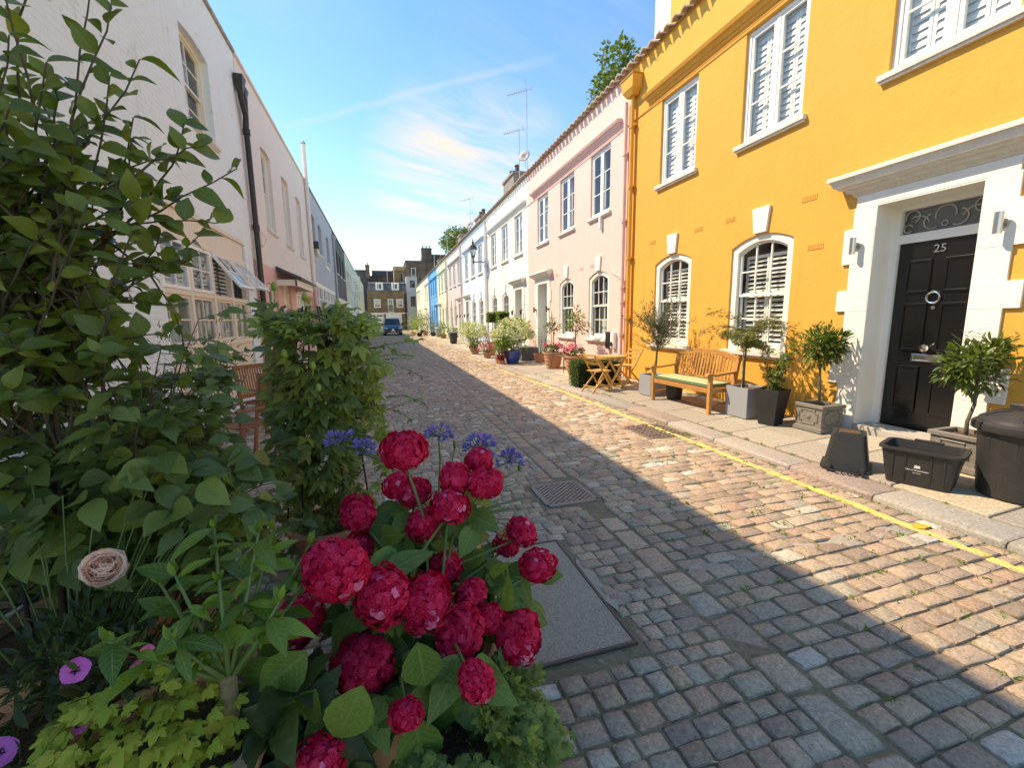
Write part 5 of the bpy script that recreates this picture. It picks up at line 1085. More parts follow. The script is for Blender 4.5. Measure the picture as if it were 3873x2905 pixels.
for x in (-BW,BW):
    b = MB(); pr = [(-.06,.60),(-.055,.625),(-.03,.645),(.02,.645),(.12,.63),(.30,.645),(.54,.665),(.54,.63),(.30,.61),(.12,.595),(.04,.605),(.0,.60),(-.02,.575),(-.05,.58)]
    b.ext([(y,z) for y,z in pr], 'x', x-.032, x+.032); b.build('armrest', M_teak, bench, bevel=.005)
M_cush = mat('sage_green_cushion', (.40,.45,.24), .9, var=(30,.3,(.35,.40,.21)), bump=(200,.3)); M_pip = mat('dark_green_piping', (.10,.20,.11), .85)
cu = empty('seat_cushion', (4.76,6.07,PZ), -math.pi/2+.05, 'long thin sage green cushion on the teak bench seat', 'cushion'); nx, ny = 24, 8; V = []; F = []
for s in (1,0):
    for i in range(nx+1):
        for j in range(ny+1):
            u, v = i/nx, j/ny; x = -BW+.045+(2*BW-.09)*u; y = .015+.46*v; e = min(min(u,1-u)*nx,1)*min(min(v,1-v)*ny,1)**.5
            V.append((x, y, .431+(.030+.018*e+.004*math.sin(u*19)) if s else .431))
q = (nx+1)*(ny+1); idx = lambda i, j, s: (0 if s else q)+i*(ny+1)+j
for i in range(nx):
    for j in range(ny): F += [(idx(i,j,1),idx(i+1,j,1),idx(i+1,j+1,1),idx(i,j+1,1)),(idx(i,j,0),idx(i,j+1,0),idx(i+1,j+1,0),idx(i+1,j,0))]
b = MB(); b.add(V, F); b.build('cushion_pad', M_cush, cu, True); b = MB(); X0, X1, Y0_, Y1_ = -BW+.045, BW-.045, .015, .475
b.add([(X0-.003,Y0_-.003,.432),(X1+.003,Y0_-.003,.432),(X1+.003,Y1_,.432),(X0-.003,Y1_,.432),(X0-.003,Y0_-.003,.466),(X1+.003,Y0_-.003,.466),(X1+.003,Y1_,.466),(X0-.003,Y1_,.466)], [(k,(k+1)%4,4+(k+1)%4,4+k) for k in range(4)])
b.tube([(X0,Y0_,.466),(X1,Y0_,.466),(X1,Y1_,.466),(X0,Y1_,.466),(X0,Y0_,.466)], .006, 6); b.build('cushion_border', M_pip, cu)
bu = MB(); bu.lathe([(0,.0),(.125,.0),(.132,.02),(.155,.30),(.165,.305),(.165,.325),(.15,.325),(.12,.05),(0,.05)], 20); o = bu.build('black_bucket', M_bin, None, 40); o.location = (5.12,6.62,PZ); tag(o, 'black plastic bucket standing under the teak bench', 'bucket')

# recycling box, open, with printed crest and lettering
rb_ = empty('recycling_box', (4.63,2.50,PZ), -1.222, 'open black plastic recycling box with white City of Westminster lettering', 'recycling box')
def tub(root, name, a0, b0, a1, b1, h, t, m, rim=.022, lip=.022, n=4, cr=.05):
    def rr(a, b, c, z):
        P_ = []
        for sx, sy, a_ in ((1,1,0),(-1,1,math.pi/2),(-1,-1,math.pi),(1,-1,1.5*math.pi)):
            for k in range(n+1): t_ = a_+math.pi/2*k/n; P_.append((sx*(a-c)+c*math.cos(t_), sy*(b-c)+c*math.sin(t_), z))
        return P_
    R = [rr(a0,b0,cr*.8,0),rr(a1,b1,cr,h-lip),rr(a1+rim,b1+rim,cr+rim,h-lip),rr(a1+rim,b1+rim,cr+rim,h),rr(a1-t+.0,b1-t,cr,h),rr(a0-t,b0-t,cr*.7,t*1.5)]; q = len(R[0]); bb = MB(); V = sum(R, [])
    F = [(i*q+k,i*q+(k+1)%q,(i+1)*q+(k+1)%q,(i+1)*q+k) for i in range(5) for k in range(q)]+[tuple(range(q-1,-1,-1)),tuple(5*q+k for k in range(q))]
    bb.add(V, F); return bb.build(name, m, root, 35)
tb = tub(rb_, 'tub', .215, .155, .262, .195, .335, .012, M_bin)
for x in (-.17,-.085,.085,.17): b = MB(); b.add([(x-.01,-.1545,.03),(x+.01,-.1545,.03),(x+.011,-.192,.30),(x-.011,-.192,.30),(x-.006,-.163,.03),(x+.006,-.163,.03),(x+.007,-.2,.30),(x-.007,-.2,.30)], [(4,5,6,7),(0,4,7,3),(1,2,6,5),(0,1,5,4)]); b.build('rib', M_bin, tb)
for x in (-1,1):
    b = MB(); b.bar((x*.14-.07,-.205,.325),(x*.14+.07,-.205,.325),.018,.02); b.build('hand_grip', M_bin, tb)
b = MB(); b.box(-.10,.19,.335,.10,.235,.352); b.build('handle', M_bin, rb_, bevel=.006)
M_print = mat('white_print', (.72,.72,.70), .6); tilt = math.pi/2-.118
def face_y(z): return -.155-(.04/.313)*z-.0035
text_on(rb_, text_mesh('City of Westminster', .0185, .0004), M_print, (.0,face_y(.150),.150), (tilt,0,0)); text_on(rb_, text_mesh('RECYCLING', .010, .0004), M_print, (.0,face_y(.124),.124), (tilt,0,0))
b = MB(); b.ext([(-.02,.172),(.02,.172),(.022,.18),(.0,.186),(-.022,.18)], 'y', face_y(.18)-.0008, face_y(.18)+.001)
for x in (-.014,-.005,.005,.014): b.ext([(x-.004,.186),(x+.004,.186),(x+.003,.197),(x-.003,.197)], 'y', face_y(.19)-.0008, face_y(.19)+.001)
b.build('crest', M_print, rb_)
# upturned caddy with its handle flat on the ground
cd = empty('upturned_crate', (4.47,3.04,PZ), -1.0, 'upturned black plastic caddy bin with its handle lying on the kerb', 'bin'); t_ = tub(cd, 'tub', .135, .135, .185, .185, .365, .01, M_bin, cr=.045); t_.rotation_euler = (math.pi,0,0); t_.location = (0,0,.365)
b = MB(); ring_ = [(-.10,-.10),(.10,-.10),(.10,.10),(-.10,.10),(-.10,-.10)]; b.tube([(x,y,.368) for x,y in ring_], .009, 6); b.build('foot_rim', M_bin, cd, 40)
b = MB(); b.add([(-.085,-.085,.367),(.085,-.085,.367),(.085,.085,.367),(-.085,.085,.367)], [(0,1,2,3)]); b.build('dry_dirt', M_soil, cd)
b = MB(); b.tube([(-.13,-.16,.03),(-.13,-.24,.02),(-.11,-.27,.016),(.11,-.27,.016),(.13,-.24,.02),(.13,-.16,.03)], .008, 6)
for x in (-.13,.13): b.box(x-.018,-.26,.0,x+.018,-.17,.05)
for x in (-.07,-.02,.03,.08): b.box(x-.005,-.30,.0,x+.005,-.25,.02)
b.build('handle', M_bin, cd)
# round dustbin with clip-on lid
db = empty('dustbin', (4.96,2.02,PZ), 0, 'large round black dustbin with clip-on lid, cut by the right edge', 'dustbin')
b = MB(); b.lathe([(0,.0),(.225,0),(.235,.012),(.275,.55),(.285,.56),(.285,.60),(.27,.60)], 40); bd = b.build('bin_body', M_bin, db, 35)
for k in range(10):
    a = k*math.pi/5; p = MB(); w = .07
    q = [(.229,.06,-w),(.229,.06,w),(.272,.50,w*1.1),(.272,.50,-w*1.1)]; V = [((r_+.004)*math.cos(a+s/r_),(r_+.004)*math.sin(a+s/r_),z) for r_, z, s in q]; V += [((r_-.004)*math.cos(a+s/r_),(r_-.004)*math.sin(a+s/r_),z) for r_, z, s in q]
    p.add(V, [(0,1,2,3),(0,4,5,1),(1,5,6,2),(2,6,7,3),(3,7,4,0)]); p.build('rib_panel', M_bin, bd, bevel=.003)
b = MB(); b.lathe([(.288,.55),(.312,.552),(.318,.575),(.312,.61),(.30,.62),(.285,.625),(.275,.65),(.24,.672),(.18,.70),(.10,.715),(0,.72)], 40); ld_ = b.build('lid', M_bin, db, 35)
b = MB(); b.box(-.035,-.11,.70,.035,.11,.775); b.build('handle', M_bin, ld_, bevel=.012)
b = MB()
for k in range(9): b.box(-.036,-.085+k*.02,.712,.036,-.077+k*.02,.762)
b.build('grip_ridges', M_blackp, ld_)
for k in range(6):
    a = k*math.pi/3+.3; p = MB(); p.tube([(.10*math.cos(a),.10*math.sin(a),.719),(.18*math.cos(a),.18*math.sin(a),.704),(.255*math.cos(a),.255*math.sin(a),.668)], .006, 5); p.build('lid_rib', M_bin, ld_)
for a in (2.35,2.60,-2.0,.5): p = MB(); p.box(-.018,-.012,-.03,.018,.012,.03); o = p.build('clip', M_blackp, ld_, bevel=.004); o.location = (.318*math.cos(a),.318*math.sin(a),.595); o.rotation_euler = (0,0,a+math.pi/2)

# folding table and two folding chairs
tb_ = empty('folding_table', (4.70,8.22,PZ), .2, 'round honey wood folding table between two folding chairs', 'table')
for i in range(9):
    y = -.31+i*.069; h = math.sqrt(max(.0,.315**2-(y+.034)**2)); b = MB(); b.box(-h,y+.002,.695,h,y+.067,.717); b.build('top_slat', M_acacia, tb_, bevel=.003)
b = MB(); b.lathe([(.30,.66),(.318,.66),(.318,.72),(.306,.722),(.30,.70)], 32); b.build('top_edge', M_acacia, tb_, 40)
for s in (-1,1):
    b = MB(); b.bar((-.24,s*.20,0),(.22,s*.20,.69),.05,.022,(0,1,0)); b.build('leg', M_acacia, tb_, bevel=.003); b = MB(); b.bar((.24,s*.165,0),(-.22,s*.165,.69),.05,.022,(0,1,0)); b.build('leg', M_acacia, tb_, bevel=.003)
for x in (-.20,.20): b = MB(); b.bar((x,-.2,.07),(x,.2,.07),.04,.02); b.build('foot_bar', M_acacia, tb_, bevel=.003)
def folding_chair(loc, rz, label):
    r = empty('folding_chair', loc, rz, label, 'chair', 'folding wooden garden chairs'); X = .20
    for s in (-1,1):
        b = MB(); b.bar((s*X,-.26,0),(s*X,.28,.80),.035,.02,(1,0,0)); b.build('leg', M_acacia, r, bevel=.003); b = MB(); b.bar((s*(X-.03),.30,0),(s*(X-.03),-.16,.44),.035,.02,(1,0,0)); b.build('leg', M_acacia, r, bevel=.003)
    for i in range(6): b = MB(); y = -.20+i*.066; b.box(-X+.025,y-.027,.435,X-.025,y+.027,.452); b.build('seat_slat', M_acacia, r, bevel=.002)
    for z in (.60,.69,.775): y = -.26+z*.675; b = MB(); b.box(-X,y-.02,z-.027,X,y-.006,z+.027); b.build('back_slat', M_acacia, r, bevel=.002)
    for y, z in ((-.17,.12),(.21,.12)): b = MB(); b.bar((-X,y,z),(X,y,z),.03,.016); b.build('stretcher', M_acacia, r)
    return r
folding_chair((4.32,8.10,PZ), math.pi/2+.25, 'folding wooden chair on the kerb side of the round table'); folding_chair((5.22,8.42,PZ), -math.pi/2+.2, 'folding wooden chair on the wall side of the round table')
# clipped box hedge
def clipped(name, loc, size, label, n, m=None, L=.03, parent=None, zc=None):
    r = parent or empty(name, loc, 0, label, 'hedge'); a, b_, h = size; z0 = zc or 0
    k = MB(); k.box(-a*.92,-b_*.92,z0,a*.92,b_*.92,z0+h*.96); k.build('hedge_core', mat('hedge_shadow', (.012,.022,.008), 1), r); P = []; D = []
    ar = np.array([2*a*h,2*a*h,2*b_*h,2*b_*h,4*a*b_]); ar = ar/ar.sum()
    for i in range(n):
        f = np.random.choice(5, p=ar); u, v = rnd(-1,1), rnd(0,1); j = rnd(-.02,.02)
        if f < 2: s = -1 if f else 1; P.append((u*a,s*(b_+j),z0+v*h)); D.append((rnd(-.7,.7),s,rnd(-.5,.8)))
        elif f < 4: s = -1 if f == 2 else 1; P.append((s*(a+j),u*b_,z0+v*h)); D.append((s,rnd(-.7,.7),rnd(-.5,.8)))
        else: P.append((u*a,rnd(-1,1)*b_,z0+h+j)); D.append((rnd(-.7,.7),rnd(-.7,.7),1))
    leaf_mass('foliage', r, T_OV, P, D, rdir(n), np.random.uniform(L*.8,L*1.4,n), m or M_box); return r
np.random.seed(21); random.seed(21)
clipped('box_hedge', (4.66,8.88,PZ), (.55,.20,.56), 'low clipped dark green box hedge behind the folding table', 5200)
# terracotta pots with pink geraniums under little lemon trees
M_gp = mat('pink_petal', (.80,.10,.24), .6, var=(40,.5,(.85,.30,.42)), spec=.2); M_lemonfl = mat('pale_blossom', (.8,.75,.68), .6)
def round_pot(root, r0, r1, h, m, ribs=0, name='pot', soil=True):
    pr = [(0,0),(r0,0)]; n = 14
    for i in range(n+1):
        t = i/n; pr.append((r0+(r1-r0)*t+.012*math.sin(math.pi*t)+(.008*math.sin(t*ribs*2*math.pi) if ribs else 0), .01+(h-.06)*t))
    pr += [(r1+.02,h-.05),(r1+.025,h-.01),(r1+.015,h),(r1-.015,h),(r1-.02,h-.05)]
    b = MB(); b.lathe(pr, 26); o = b.build(name, m, root, 40)
    if soil: s = MB(); s.lathe([(r1-.019,h-.05),(r1*.5,h-.035),(0,h-.03)], 20); s.build('soil', M_soil, root)
    return o
def gera_lemon(loc, label, seed, ch, cr, n):
    random.seed(seed); np.random.seed(seed); r = empty('potted_lemon_tree', loc, 0, label, 'potted tree', 'terracotta pots of pink geraniums under lemon trees'); round_pot(r, .20, .29, .50, M_terr, 4)
    stem(r, [(0,0,.45),(.02,.01,.75),(.0,.0,ch-cr*.5)], [.017,.015,.012]); b = MB()
    for k in range(7): b.tube(grow((0,0,ch-cr*.6), (math.cos(k*.9),math.sin(k*.9),.7), cr, 4, .12), [.009,.008,.006,.005,.003], 5)
    b.build('branches', M_bark, r, True); crown(r, 'crown', n, (0,0,ch), (cr,cr,cr*.95), .10, T_LA, M_bay, 9, .55, .5, .2); crown(r, 'young_leaves', n//3, (0,0,ch+cr*.25), (cr*.8,cr*.8,cr*.8), .085, T_LA, M_fresh, 6, .4, .7, .5)
    crown(r, 'geranium_leaves', 260, (0,0,.56), (.30,.30,.12), .055, T_RD, M_bay, 14, .6, .6, .2); m = 620; K = rdir(16); K[:,2] = np.abs(K[:,2])*.6+.25; c = K*np.array([.28,.28,.26])+np.array([0,0,.55]); w = np.random.randint(0,16,m); P = c[w]+rdir(m)*.055
    petal_cloud('geranium_flowers', r, P, unit(P-c[w])+rdir(m)*.4, np.random.uniform(.022,.036,m), M_gp); return r
gera_lemon((4.98,12.22,PZ), 'terracotta pot of pink geraniums with thin lemon tree by the pink house door', 31, 1.30, .26, 150)
gera_lemon((5.02,10.72,PZ), 'terracotta pot of pink geraniums with fuller lemon tree between metal table and hedge', 32, 1.38, .38, 330)
M_rust = mat('rusty_iron', (.13,.085,.07), .75, var=(30,.6,(.08,.055,.05)), bump=(80,.3))
mt = empty('iron_bench', (5.0,11.45,PZ), 0, 'low rusty iron bench between two terracotta pots', 'bench')
for i in range(11): b = MB(); x = -.18+i*.036; b.bar((x,-.46,.44),(x,.46,.44),.02,.008); b.build('slat', M_rust, mt)
for y in (-.47,.47):
    b = MB(); b.bar((-.2,y,.44),(.2,y,.44),.02,.02); b.build('end_rail', M_rust, mt)
    for x in (-.19,.19): b = MB(); b.tube([(x,y,.43),(x*1.02,y*1.0,.2),(x*1.18,y*1.06,0)], .011, 6); b.build('leg', M_rust, mt, True)
b = MB(); b.tube([(.19,-.45,.44),(.22,-.42,.75),(.22,.0,.92),(.22,.42,.75),(.19,.45,.44)], .011, 6)
for y in (-.28,-.14,0,.14,.28): b.tube([(.20,y,.44),(.22,y*.9,.85-abs(y)*.25)], .006, 5)
b.build('backrest', M_rust, mt, True)
# wall charger units on the pink wall
ch = empty('wall_charger', (5.75,9.98,.0), -math.pi/2, 'pair of car charging units, one black one white, on the pink wall', 'charger')
b = MB(); b.box(-.24,-.10,.80,-.06,-.002,1.24); b.build('black_unit', M_blackp, ch, bevel=.02); b = MB(); b.box(.02,-.10,.82,.20,-.002,1.24); w_ = b.build('white_unit', M_white, ch, bevel=.02)
b = MB(); b.lathe([(.055,0),(.055,.03),(.03,.04),(0,.04)], 14); o = b.build('socket', M_blackp, w_, 40); o.location = (.11,-.10,.93); o.rotation_euler = (math.pi/2,0,0)
# ---------------------------------------------------------------- further pots and bushes along the pavement
random.seed(41); np.random.seed(41)
M_bglaze = mat('cobalt_glaze', (.02,.06,.30), .18, var=(14,.5,(.01,.03,.16)), spec=.6, coat=.4); M_hydw = mat('greenish_white_floret', (.72,.76,.42), .7, var=(20,.5,(.80,.82,.68)), spec=.2)
M_red = mat('deep_red_petal', (.28,.02,.05), .6, var=(40,.5,(.42,.05,.10))); M_pur = mat('violet_petal', (.26,.15,.42), .6, var=(40,.5,(.42,.28,.58)))
def bush(name, loc, rz3, L, m, n, label, pot=None, z=.5, flowers=None, cat='potted plant', group='potted plants further along the street', tp=None, clumps=16, spread=.5):
    r = empty(name, loc, 0, label, cat, group)
    if pot: round_pot(r, pot[0], pot[1], pot[2], pot[3])
    h0 = (pot[2]-.05) if pot else 0; b = MB()
    for k in range(7): b.tube(grow((rnd(-.05,.05),rnd(-.05,.05),h0), (rnd(-.6,.6),rnd(-.6,.6),1), max(.15,z-h0+rz3[2]*.5), 5, .1), [.012,.010,.008,.006,.004,.003], 5)
    b.build('stems', M_bark, r, True); crown(r, 'foliage', n, (0,0,z), rz3, L, tp or T_OV, m, clumps, spread, .4, .25)
    if flowers:
        fm, nh, hr, pn, ps = flowers; K = rdir(nh); K[:,2] = np.abs(K[:,2])*1.1-.15; c = unit(K)*np.array(rz3)*1.02+np.array([0,0,z]); w = np.random.randint(0,nh,pn); q = rdir(pn); P = c[w]+q*hr; petal_cloud('flowers', r, P, q+rdir(pn)*.3, np.full(pn,ps)*(.7+.6*np.random.rand(pn)), fm)
    return r
bush('potted_hydrangea', (4.34,14.45,PZ), (.68,.68,.50), .11, M_fresh, 700, 'big lime white hydrangea in cobalt blue glazed pot', (.21,.31,.46,M_bglaze), 1.02, (M_hydw,64,.085,5200,.042))
bush('potted_hydrangea', (4.25,20.9,PZ), (.62,.62,.55), .11, M_lime_l, 420, 'rounded lime white hydrangea further along, in terracotta pot', (.16,.22,.32,M_terr), .86, (M_hydw,60,.085,4200,.045))
for k, (x, y) in enumerate(((5.2,20.7),(5.2,18.75))):
    r = empty('box_topiary', (x,y,PZ), 0, ('square clipped box topiary on a stem, further from the camera','square clipped box topiary on a stem, just before the white house door')[k], 'topiary', 'clipped box cubes outside the white house'); round_pot(r, .18,.24,.4,M_terr); stem(r, [(0,0,.35),(0,0,1.4)], [.02,.018]); clipped('foliage', (0,0,0), (.23,.23,.46), '', 900, M_fresh, .05, r, 1.36)
bush('lavender_pot', (3.95,14.75,PZ), (.30,.30,.26), .06, M_greyl, 420, 'grey-green herb in terracotta pot beside the blue pot', (.12,.17,.26,M_terr), .48, None, tp=T_NA)
bush('red_coleus', (3.92,14.35,PZ), (.17,.17,.15), .06, G_('burgundy_leaf', (.16,.015,.03), (.30,.04,.07)), 220, 'burgundy leaved plant in small pot at the kerb', (.08,.11,.14,M_terr), .25)
bush('pink_geranium', (4.05,17.1,PZ), (.30,.30,.25), .06, M_bay, 260, 'pink flowered geranium in terracotta pot at the kerb', (.12,.17,.24,M_terr), .45, (M_gp,14,.05,420,.035))
bush('violet_lavender', (4.45,18.0,PZ), (.35,.35,.30), .06, M_greyl, 350, 'violet flowered lavender between the two hydrangeas', (.14,.2,.3,M_terr), .62, (M_pur,18,.06,350,.03), tp=T_NA)
bush('trailing_shrub', (3.98,19.2,PZ), (.32,.32,.3), .07, M_ivy, 330, 'dark trailing shrub in brown terracotta pot near the kerb', (.14,.19,.28,M_terr), .48)
bush('leafy_shrub', (4.8,17.2,PZ), (.45,.45,.42), .09, M_fresh, 420, 'bright green leafy shrub behind the blue pot hydrangea', None, .75)
r = empty('slate_planter', (5.1,15.3,PZ), 0, 'low rectangular slate grey planter behind the blue pot', 'planter'); b = MB(); b.box(-.32,-.55,0,.32,.55,.48); b.build('planter_box', mat('slate_grey_planter', (.10,.105,.12), .6), r, bevel=.01); crown(r, 'foliage', 500, (0,0,.75), (.4,.55,.38), .06, T_NA, M_greyl, 14, .5)
bush('grey_shrub', (5.2,14.0,PZ), (.32,.5,.45), .06, M_greyl, 520, 'grey leaved wispy shrub against the white house corner', (.15,.2,.3,M_terr), .85, None, tp=T_NA)
for k, (x, y, h, lab) in enumerate(((4.42,28.3,.72,'grey lidded bin by the lilac-grey house'),(4.86,40.0,.8,'pale grey bin far along the right pavement'))):
    d = empty('street_bin', (x,y,PZ), .1, lab, 'bin', 'bins put out on the right pavement'); b = MB(); b.frustum(0,0,0,h,.17,.2,.23,.26); b.build('bin_body', (M_bin, M_greyp)[k], d, bevel=.01); b = MB(); b.box(-.25,-.28,h,.25,.28,h+.07); b.build('lid', (M_greyp, M_white)[k], d, bevel=.01)
for k, (x, y, a, b_, c_, m, lab) in enumerate(((4.9,36.8,.55,.6,.55,M_fresh,'pale green bushy pot plant beside the lime house'),(4.75,43.2,.8,.9,.75,M_greyl,'silvery shrub in front of the bright blue house'),(4.3,46.5,.9,.9,.8,M_ivy,'dark green bushy shrub beyond the bright blue house'),(3.55,45.0,.95,1.0,1.0,M_lime_l,'golden yellow shrub leaning over the far kerb'),(3.2,49.5,1.1,1.1,1.25,M_lime_l,'tall golden shrub nearest to the parked van'),(4.6,53.5,1.0,1.4,1.3,M_greyl,'tall silvery shrub in front of the grey tower'),(4.9,31.2,.35,.4,.4,M_fresh,'small leafy pot plant by the pale blue house'))):
    bush('pavement_shrub', (x,y,PZ), (a,b_,c_), .11 if y > 40 else .09, m, 620, lab, (.2,.28,.36,(M_terr, M_blackp)[k % 2]), c_*.95+.3, None, 'shrub')
for k, (x, y, a, c_, lab) in enumerate(((-1.5,40,1.0,1.1,'dark leafy shrub left of the parked van'),(-1.9,33,.8,.9,'dark shrub against the charcoal brick house'),(-1.9,25,.7,.8,'bushy evergreen pot plant by the glazed garage doors'))):
    bush('left_shrub', (x,y,0), (a*.8,a,c_), .12, M_ivy, 620, lab, (.2,.28,.4,M_blackp), c_+.2, None, 'shrub', 'shrubs along the shaded side')
cb = MB(); cb.box(-.22,-.17,0,.22,.17,.26); o = cb.build('cardboard_box', mat('pale_pink_card', (.60,.45,.42), .8), None, bevel=.004); o.location = (2.75,45.6,.0); tag(o, 'small pale pink box on the road beside the far shrubs', 'box')
# ---------------------------------------------------------------- bracket street lamp
sl_ = empty('street_lamp', (5.75,24.0,0), 0, 'black bracket lantern reaching out from the white house corner', 'street lamp'); b = MB(); b.tube([(-.02,.0,4.75),(-.35,-.02,4.82),(-.75,-.03,4.78)], .028, 8); b.tube([(-.75,-.03,4.70),(-.75,-.03,5.05)], .03, 8); b.build('bracket', M_lead, sl_, 40)
b = MB(); b.lathe([(.10,5.10),(.22,5.46),(.23,5.47),(.0,5.47)], 4, (-.75,-.03,0), .78); b.build('lantern_glass', M_glass, sl_)
b = MB(); b.lathe([(.05,5.02),(.11,5.08),(.11,5.11),(.0,5.11)], 8, (-.75,-.03,0)); b.lathe([(.26,5.47),(.17,5.64),(.07,5.72),(.05,5.80),(.08,5.83),(.03,5.88),(.03,6.0),(0,6.03)], 8, (-.75,-.03,0))
for k in range(4):
    a = .78+k*math.pi/2; b.bar((-.75+.10*math.cos(a),-.03+.10*math.sin(a),5.10),(-.75+.22*math.cos(a),-.03+.22*math.sin(a),5.47),.018,.018)
b.build('lantern_frame', M_lead, sl_)
# ---------------------------------------------------------------- chimneys, aerials, dish
M_pot = mat('sooty_pot', (.10,.075,.06), .85)
def house_stack(root, x, y, z0, z1, w, d):
    b = MB(); b.box(x,y,z0,x+w,y+d,z1); b.box(x-.07,y-.07,z1-.16,x+w+.07,y+d+.07,z1-.03); c = b.build('chimney', mat('chimney_render', (.26,.24,.22), .9, var=(3,.5,(.14,.13,.12))), root)
    for k in range(2): p = MB(); p.lathe([(.13,0),(.14,.06),(.11,.12),(.12,.34),(.16,.38),(.10,.44),(0,.44)], 10, (x+w*(k+.5)/2,y+d/2,z1)); p.build('chimney_pot', M_pot, c, 40)
house_stack(wth, .25, 1.0, 7.1, 9.05, 1.9, .7); house_stack(lbl, .2, 1.0, 7.1, 8.75, 1.6, .7); house_stack(lil, .2, 1.0, 7.1, 8.9, 1.4, .7); house_stack(blu, .2, 1.0, 7.1, 8.8, 1.5, .7)
def aerial(x, y, z0, z1, L, label, n=9, az=.9):
    r = empty('tv_aerial', (x,y,z0), 0, label, 'aerial', 'television aerials on the right roofs'); b = MB(); b.tube([(0,0,0),(0,0,z1-z0)], .022, 6); b.build('mast', M_steel, r); h = z1-z0-.05; d = Vector((-math.cos(az),math.sin(az)*.5,0)).normalized(); s = Vector((d.y,-d.x,0)); b = MB(); b.bar(d*-.25+Vector((0,0,h)), d*L+Vector((0,0,h-.12)), .02, .02)
    for k in range(n): p = d*(L*(k+.5)/n)+Vector((0,0,h-.12*(k+.5)/n)); w = .20-.06*k/n; b.bar(p-s*w, p+s*w, .009, .009); b.bar(p-Vector((0,0,w*.35)), p+Vector((0,0,w*.35)), .009, .009)
    for k in (-1,0,1): b.bar(d*-.25+s*-.25+Vector((0,0,h+k*.12)), d*-.25+s*.25+Vector((0,0,h+k*.12)), .01, .01)
    b.build('antenna', M_steel, r); return r
ar_ = aerial(7.0,20.45,8.3,12.2,.95,'tallest television aerial, above the white house chimney'); b = MB(); b.tube([(0,0,3.85),(-.05,.1,4.35)], .01, 5); b.build('rod', M_steel, ar_)
aerial(7.0,21.65,8.5,10.95,.8,'shorter television aerial beside the white house chimney'); aerial(7.0,34.2,8.3,10.95,.8,'television aerial above the pale blue house'); aerial(7.0,33.2,8.3,9.7,.6,'small aerial just right of the one over the pale blue house',6)
aerial(8.0,67.2,8,14.0,1.0,'leftmost of the thin far aerials before the tree'); aerial(8.0,59.7,8,12.6,1.0,'middle one of the thin far aerials before the tree'); aerial(8.0,53.6,8,11.5,.9,'nearest of the thin far aerials before the tree')
def dish(x, y, z, r_, label):
    o = empty('satellite_dish', (x,y,z), 0, label, 'satellite dish'); b = MB(); b.lathe([(0,0),(r_*.5,.03),(r_,.09),(r_,.10),(r_*.5,.04),(0,.012)], 18); d = b.build('dish', M_greyp, o, True); d.rotation_euler = (1.2,.3,-.9)
    b = MB(); b.tube([(0,0,-.5),(0,0,0)], .02, 6); b.tube([(0,0,0),(-.2,-.25,.05)], .012, 5); b.build('arm', M_steel, o)
dish(6.85,20.3,9.15,.28,'grey satellite dish on the tallest aerial mast'); dish(6.9,33.9,8.85,.3,'grey satellite dish by the pale blue house chimney')
# ---------------------------------------------------------------- trees behind the roofs
def tree(name, loc, h, rad, m, n, L, label, clumps=40, tp=None):
    r = empty(name, loc, 0, label, 'tree', 'trees behind the terrace'); b = MB(); b.tube([(0,0,0),(.1,.05,h*.35),(0,.1,h*.7)], [.22,.16,.10], 8); top = Vector((0,.05,h*.55))
    for k in range(14): b.tube(grow(top+Vector((0,0,rnd(-.1,.25)*h*.4)), (math.cos(k*2.4),math.sin(k*2.4),rnd(.3,1.2)), rad[0]*rnd(.7,1.1), 6, .14), [.07,.055,.045,.035,.025,.015,.008], 5)
    b.build('trunk', M_bark, r, True); crown(r, 'crown', n, (0,0,h-rad[2]*.8), rad, L, tp or T_OV, m, clumps, .34, .2, .35); return r
M_plane = G_('plane_tree_leaf', (.05,.10,.02), (.16,.23,.05))
tree('garden_tree', (10.2,17.7,0), 12.5, (1.15,1.5,1.15), M_plane, 3000, .15, 'leafy tree top rising behind the pink house roof', 46); tree('street_tree', (13,72,0), 15.8, (3.2,5,2.3), M_plane, 4200, .36, 'round leafy tree far behind the right terrace', 60)
# ---------------------------------------------------------------- parked van, nose towards the camera (local y runs back)
M_van = mat('slate_blue_metallic', (.04,.06,.09), .3, metal=.35, coat=.6); M_vtrim = mat('black_trim_plastic', (.015,.015,.016), .55); M_tyre = mat('tyre_rubber', (.012,.012,.012), .85); M_lampg = mat('headlamp_lens', (.62,.66,.70), .12, spec=.7); M_vglass = mat('dark_windscreen', (.012,.02,.028), .06, spec=.7)
van = empty('parked_van', (1.05,50.0,-.0), .03, 'slate blue van parked facing the camera at the far end', 'van')
b = MB(); secs = [(0,.98,.30,.62,.80),(.12,1.0,.26,.78,.88),(.55,1.0,.26,1.06,.90),(.95,1.0,.26,1.18,.90),(1.55,1.0,.26,1.86,.78),(2.0,1.0,.26,1.95,.80),(4.9,1.0,.26,1.95,.80),(5.0,.96,.35,1.88,.76)]; V = []
for y, w, z0, z1, tw in secs:
    zm = min(1.08, z1-.06); V += [(-w*.97,y,z0),(-w,y,z0+.15),(-w,y,zm),(-w*tw if z1 > 1.3 else -w*.94,y,z1-.03),(-w*tw*.9 if z1 > 1.3 else -w*.8,y,z1),(w*tw*.9 if z1 > 1.3 else w*.8,y,z1),(w*tw if z1 > 1.3 else w*.94,y,z1-.03),(w,y,zm),(w,y,z0+.15),(w*.97,y,z0)]
q = 10; b.add(V, [(i*q+k,i*q+(k+1)%q,(i+1)*q+(k+1)%q,(i+1)*q+k) for i in range(len(secs)-1) for k in range(q)]+[tuple(range(q)),tuple((len(secs)-1)*q+k for k in range(q))]); bd = b.build('van_body', M_van, van, 35)
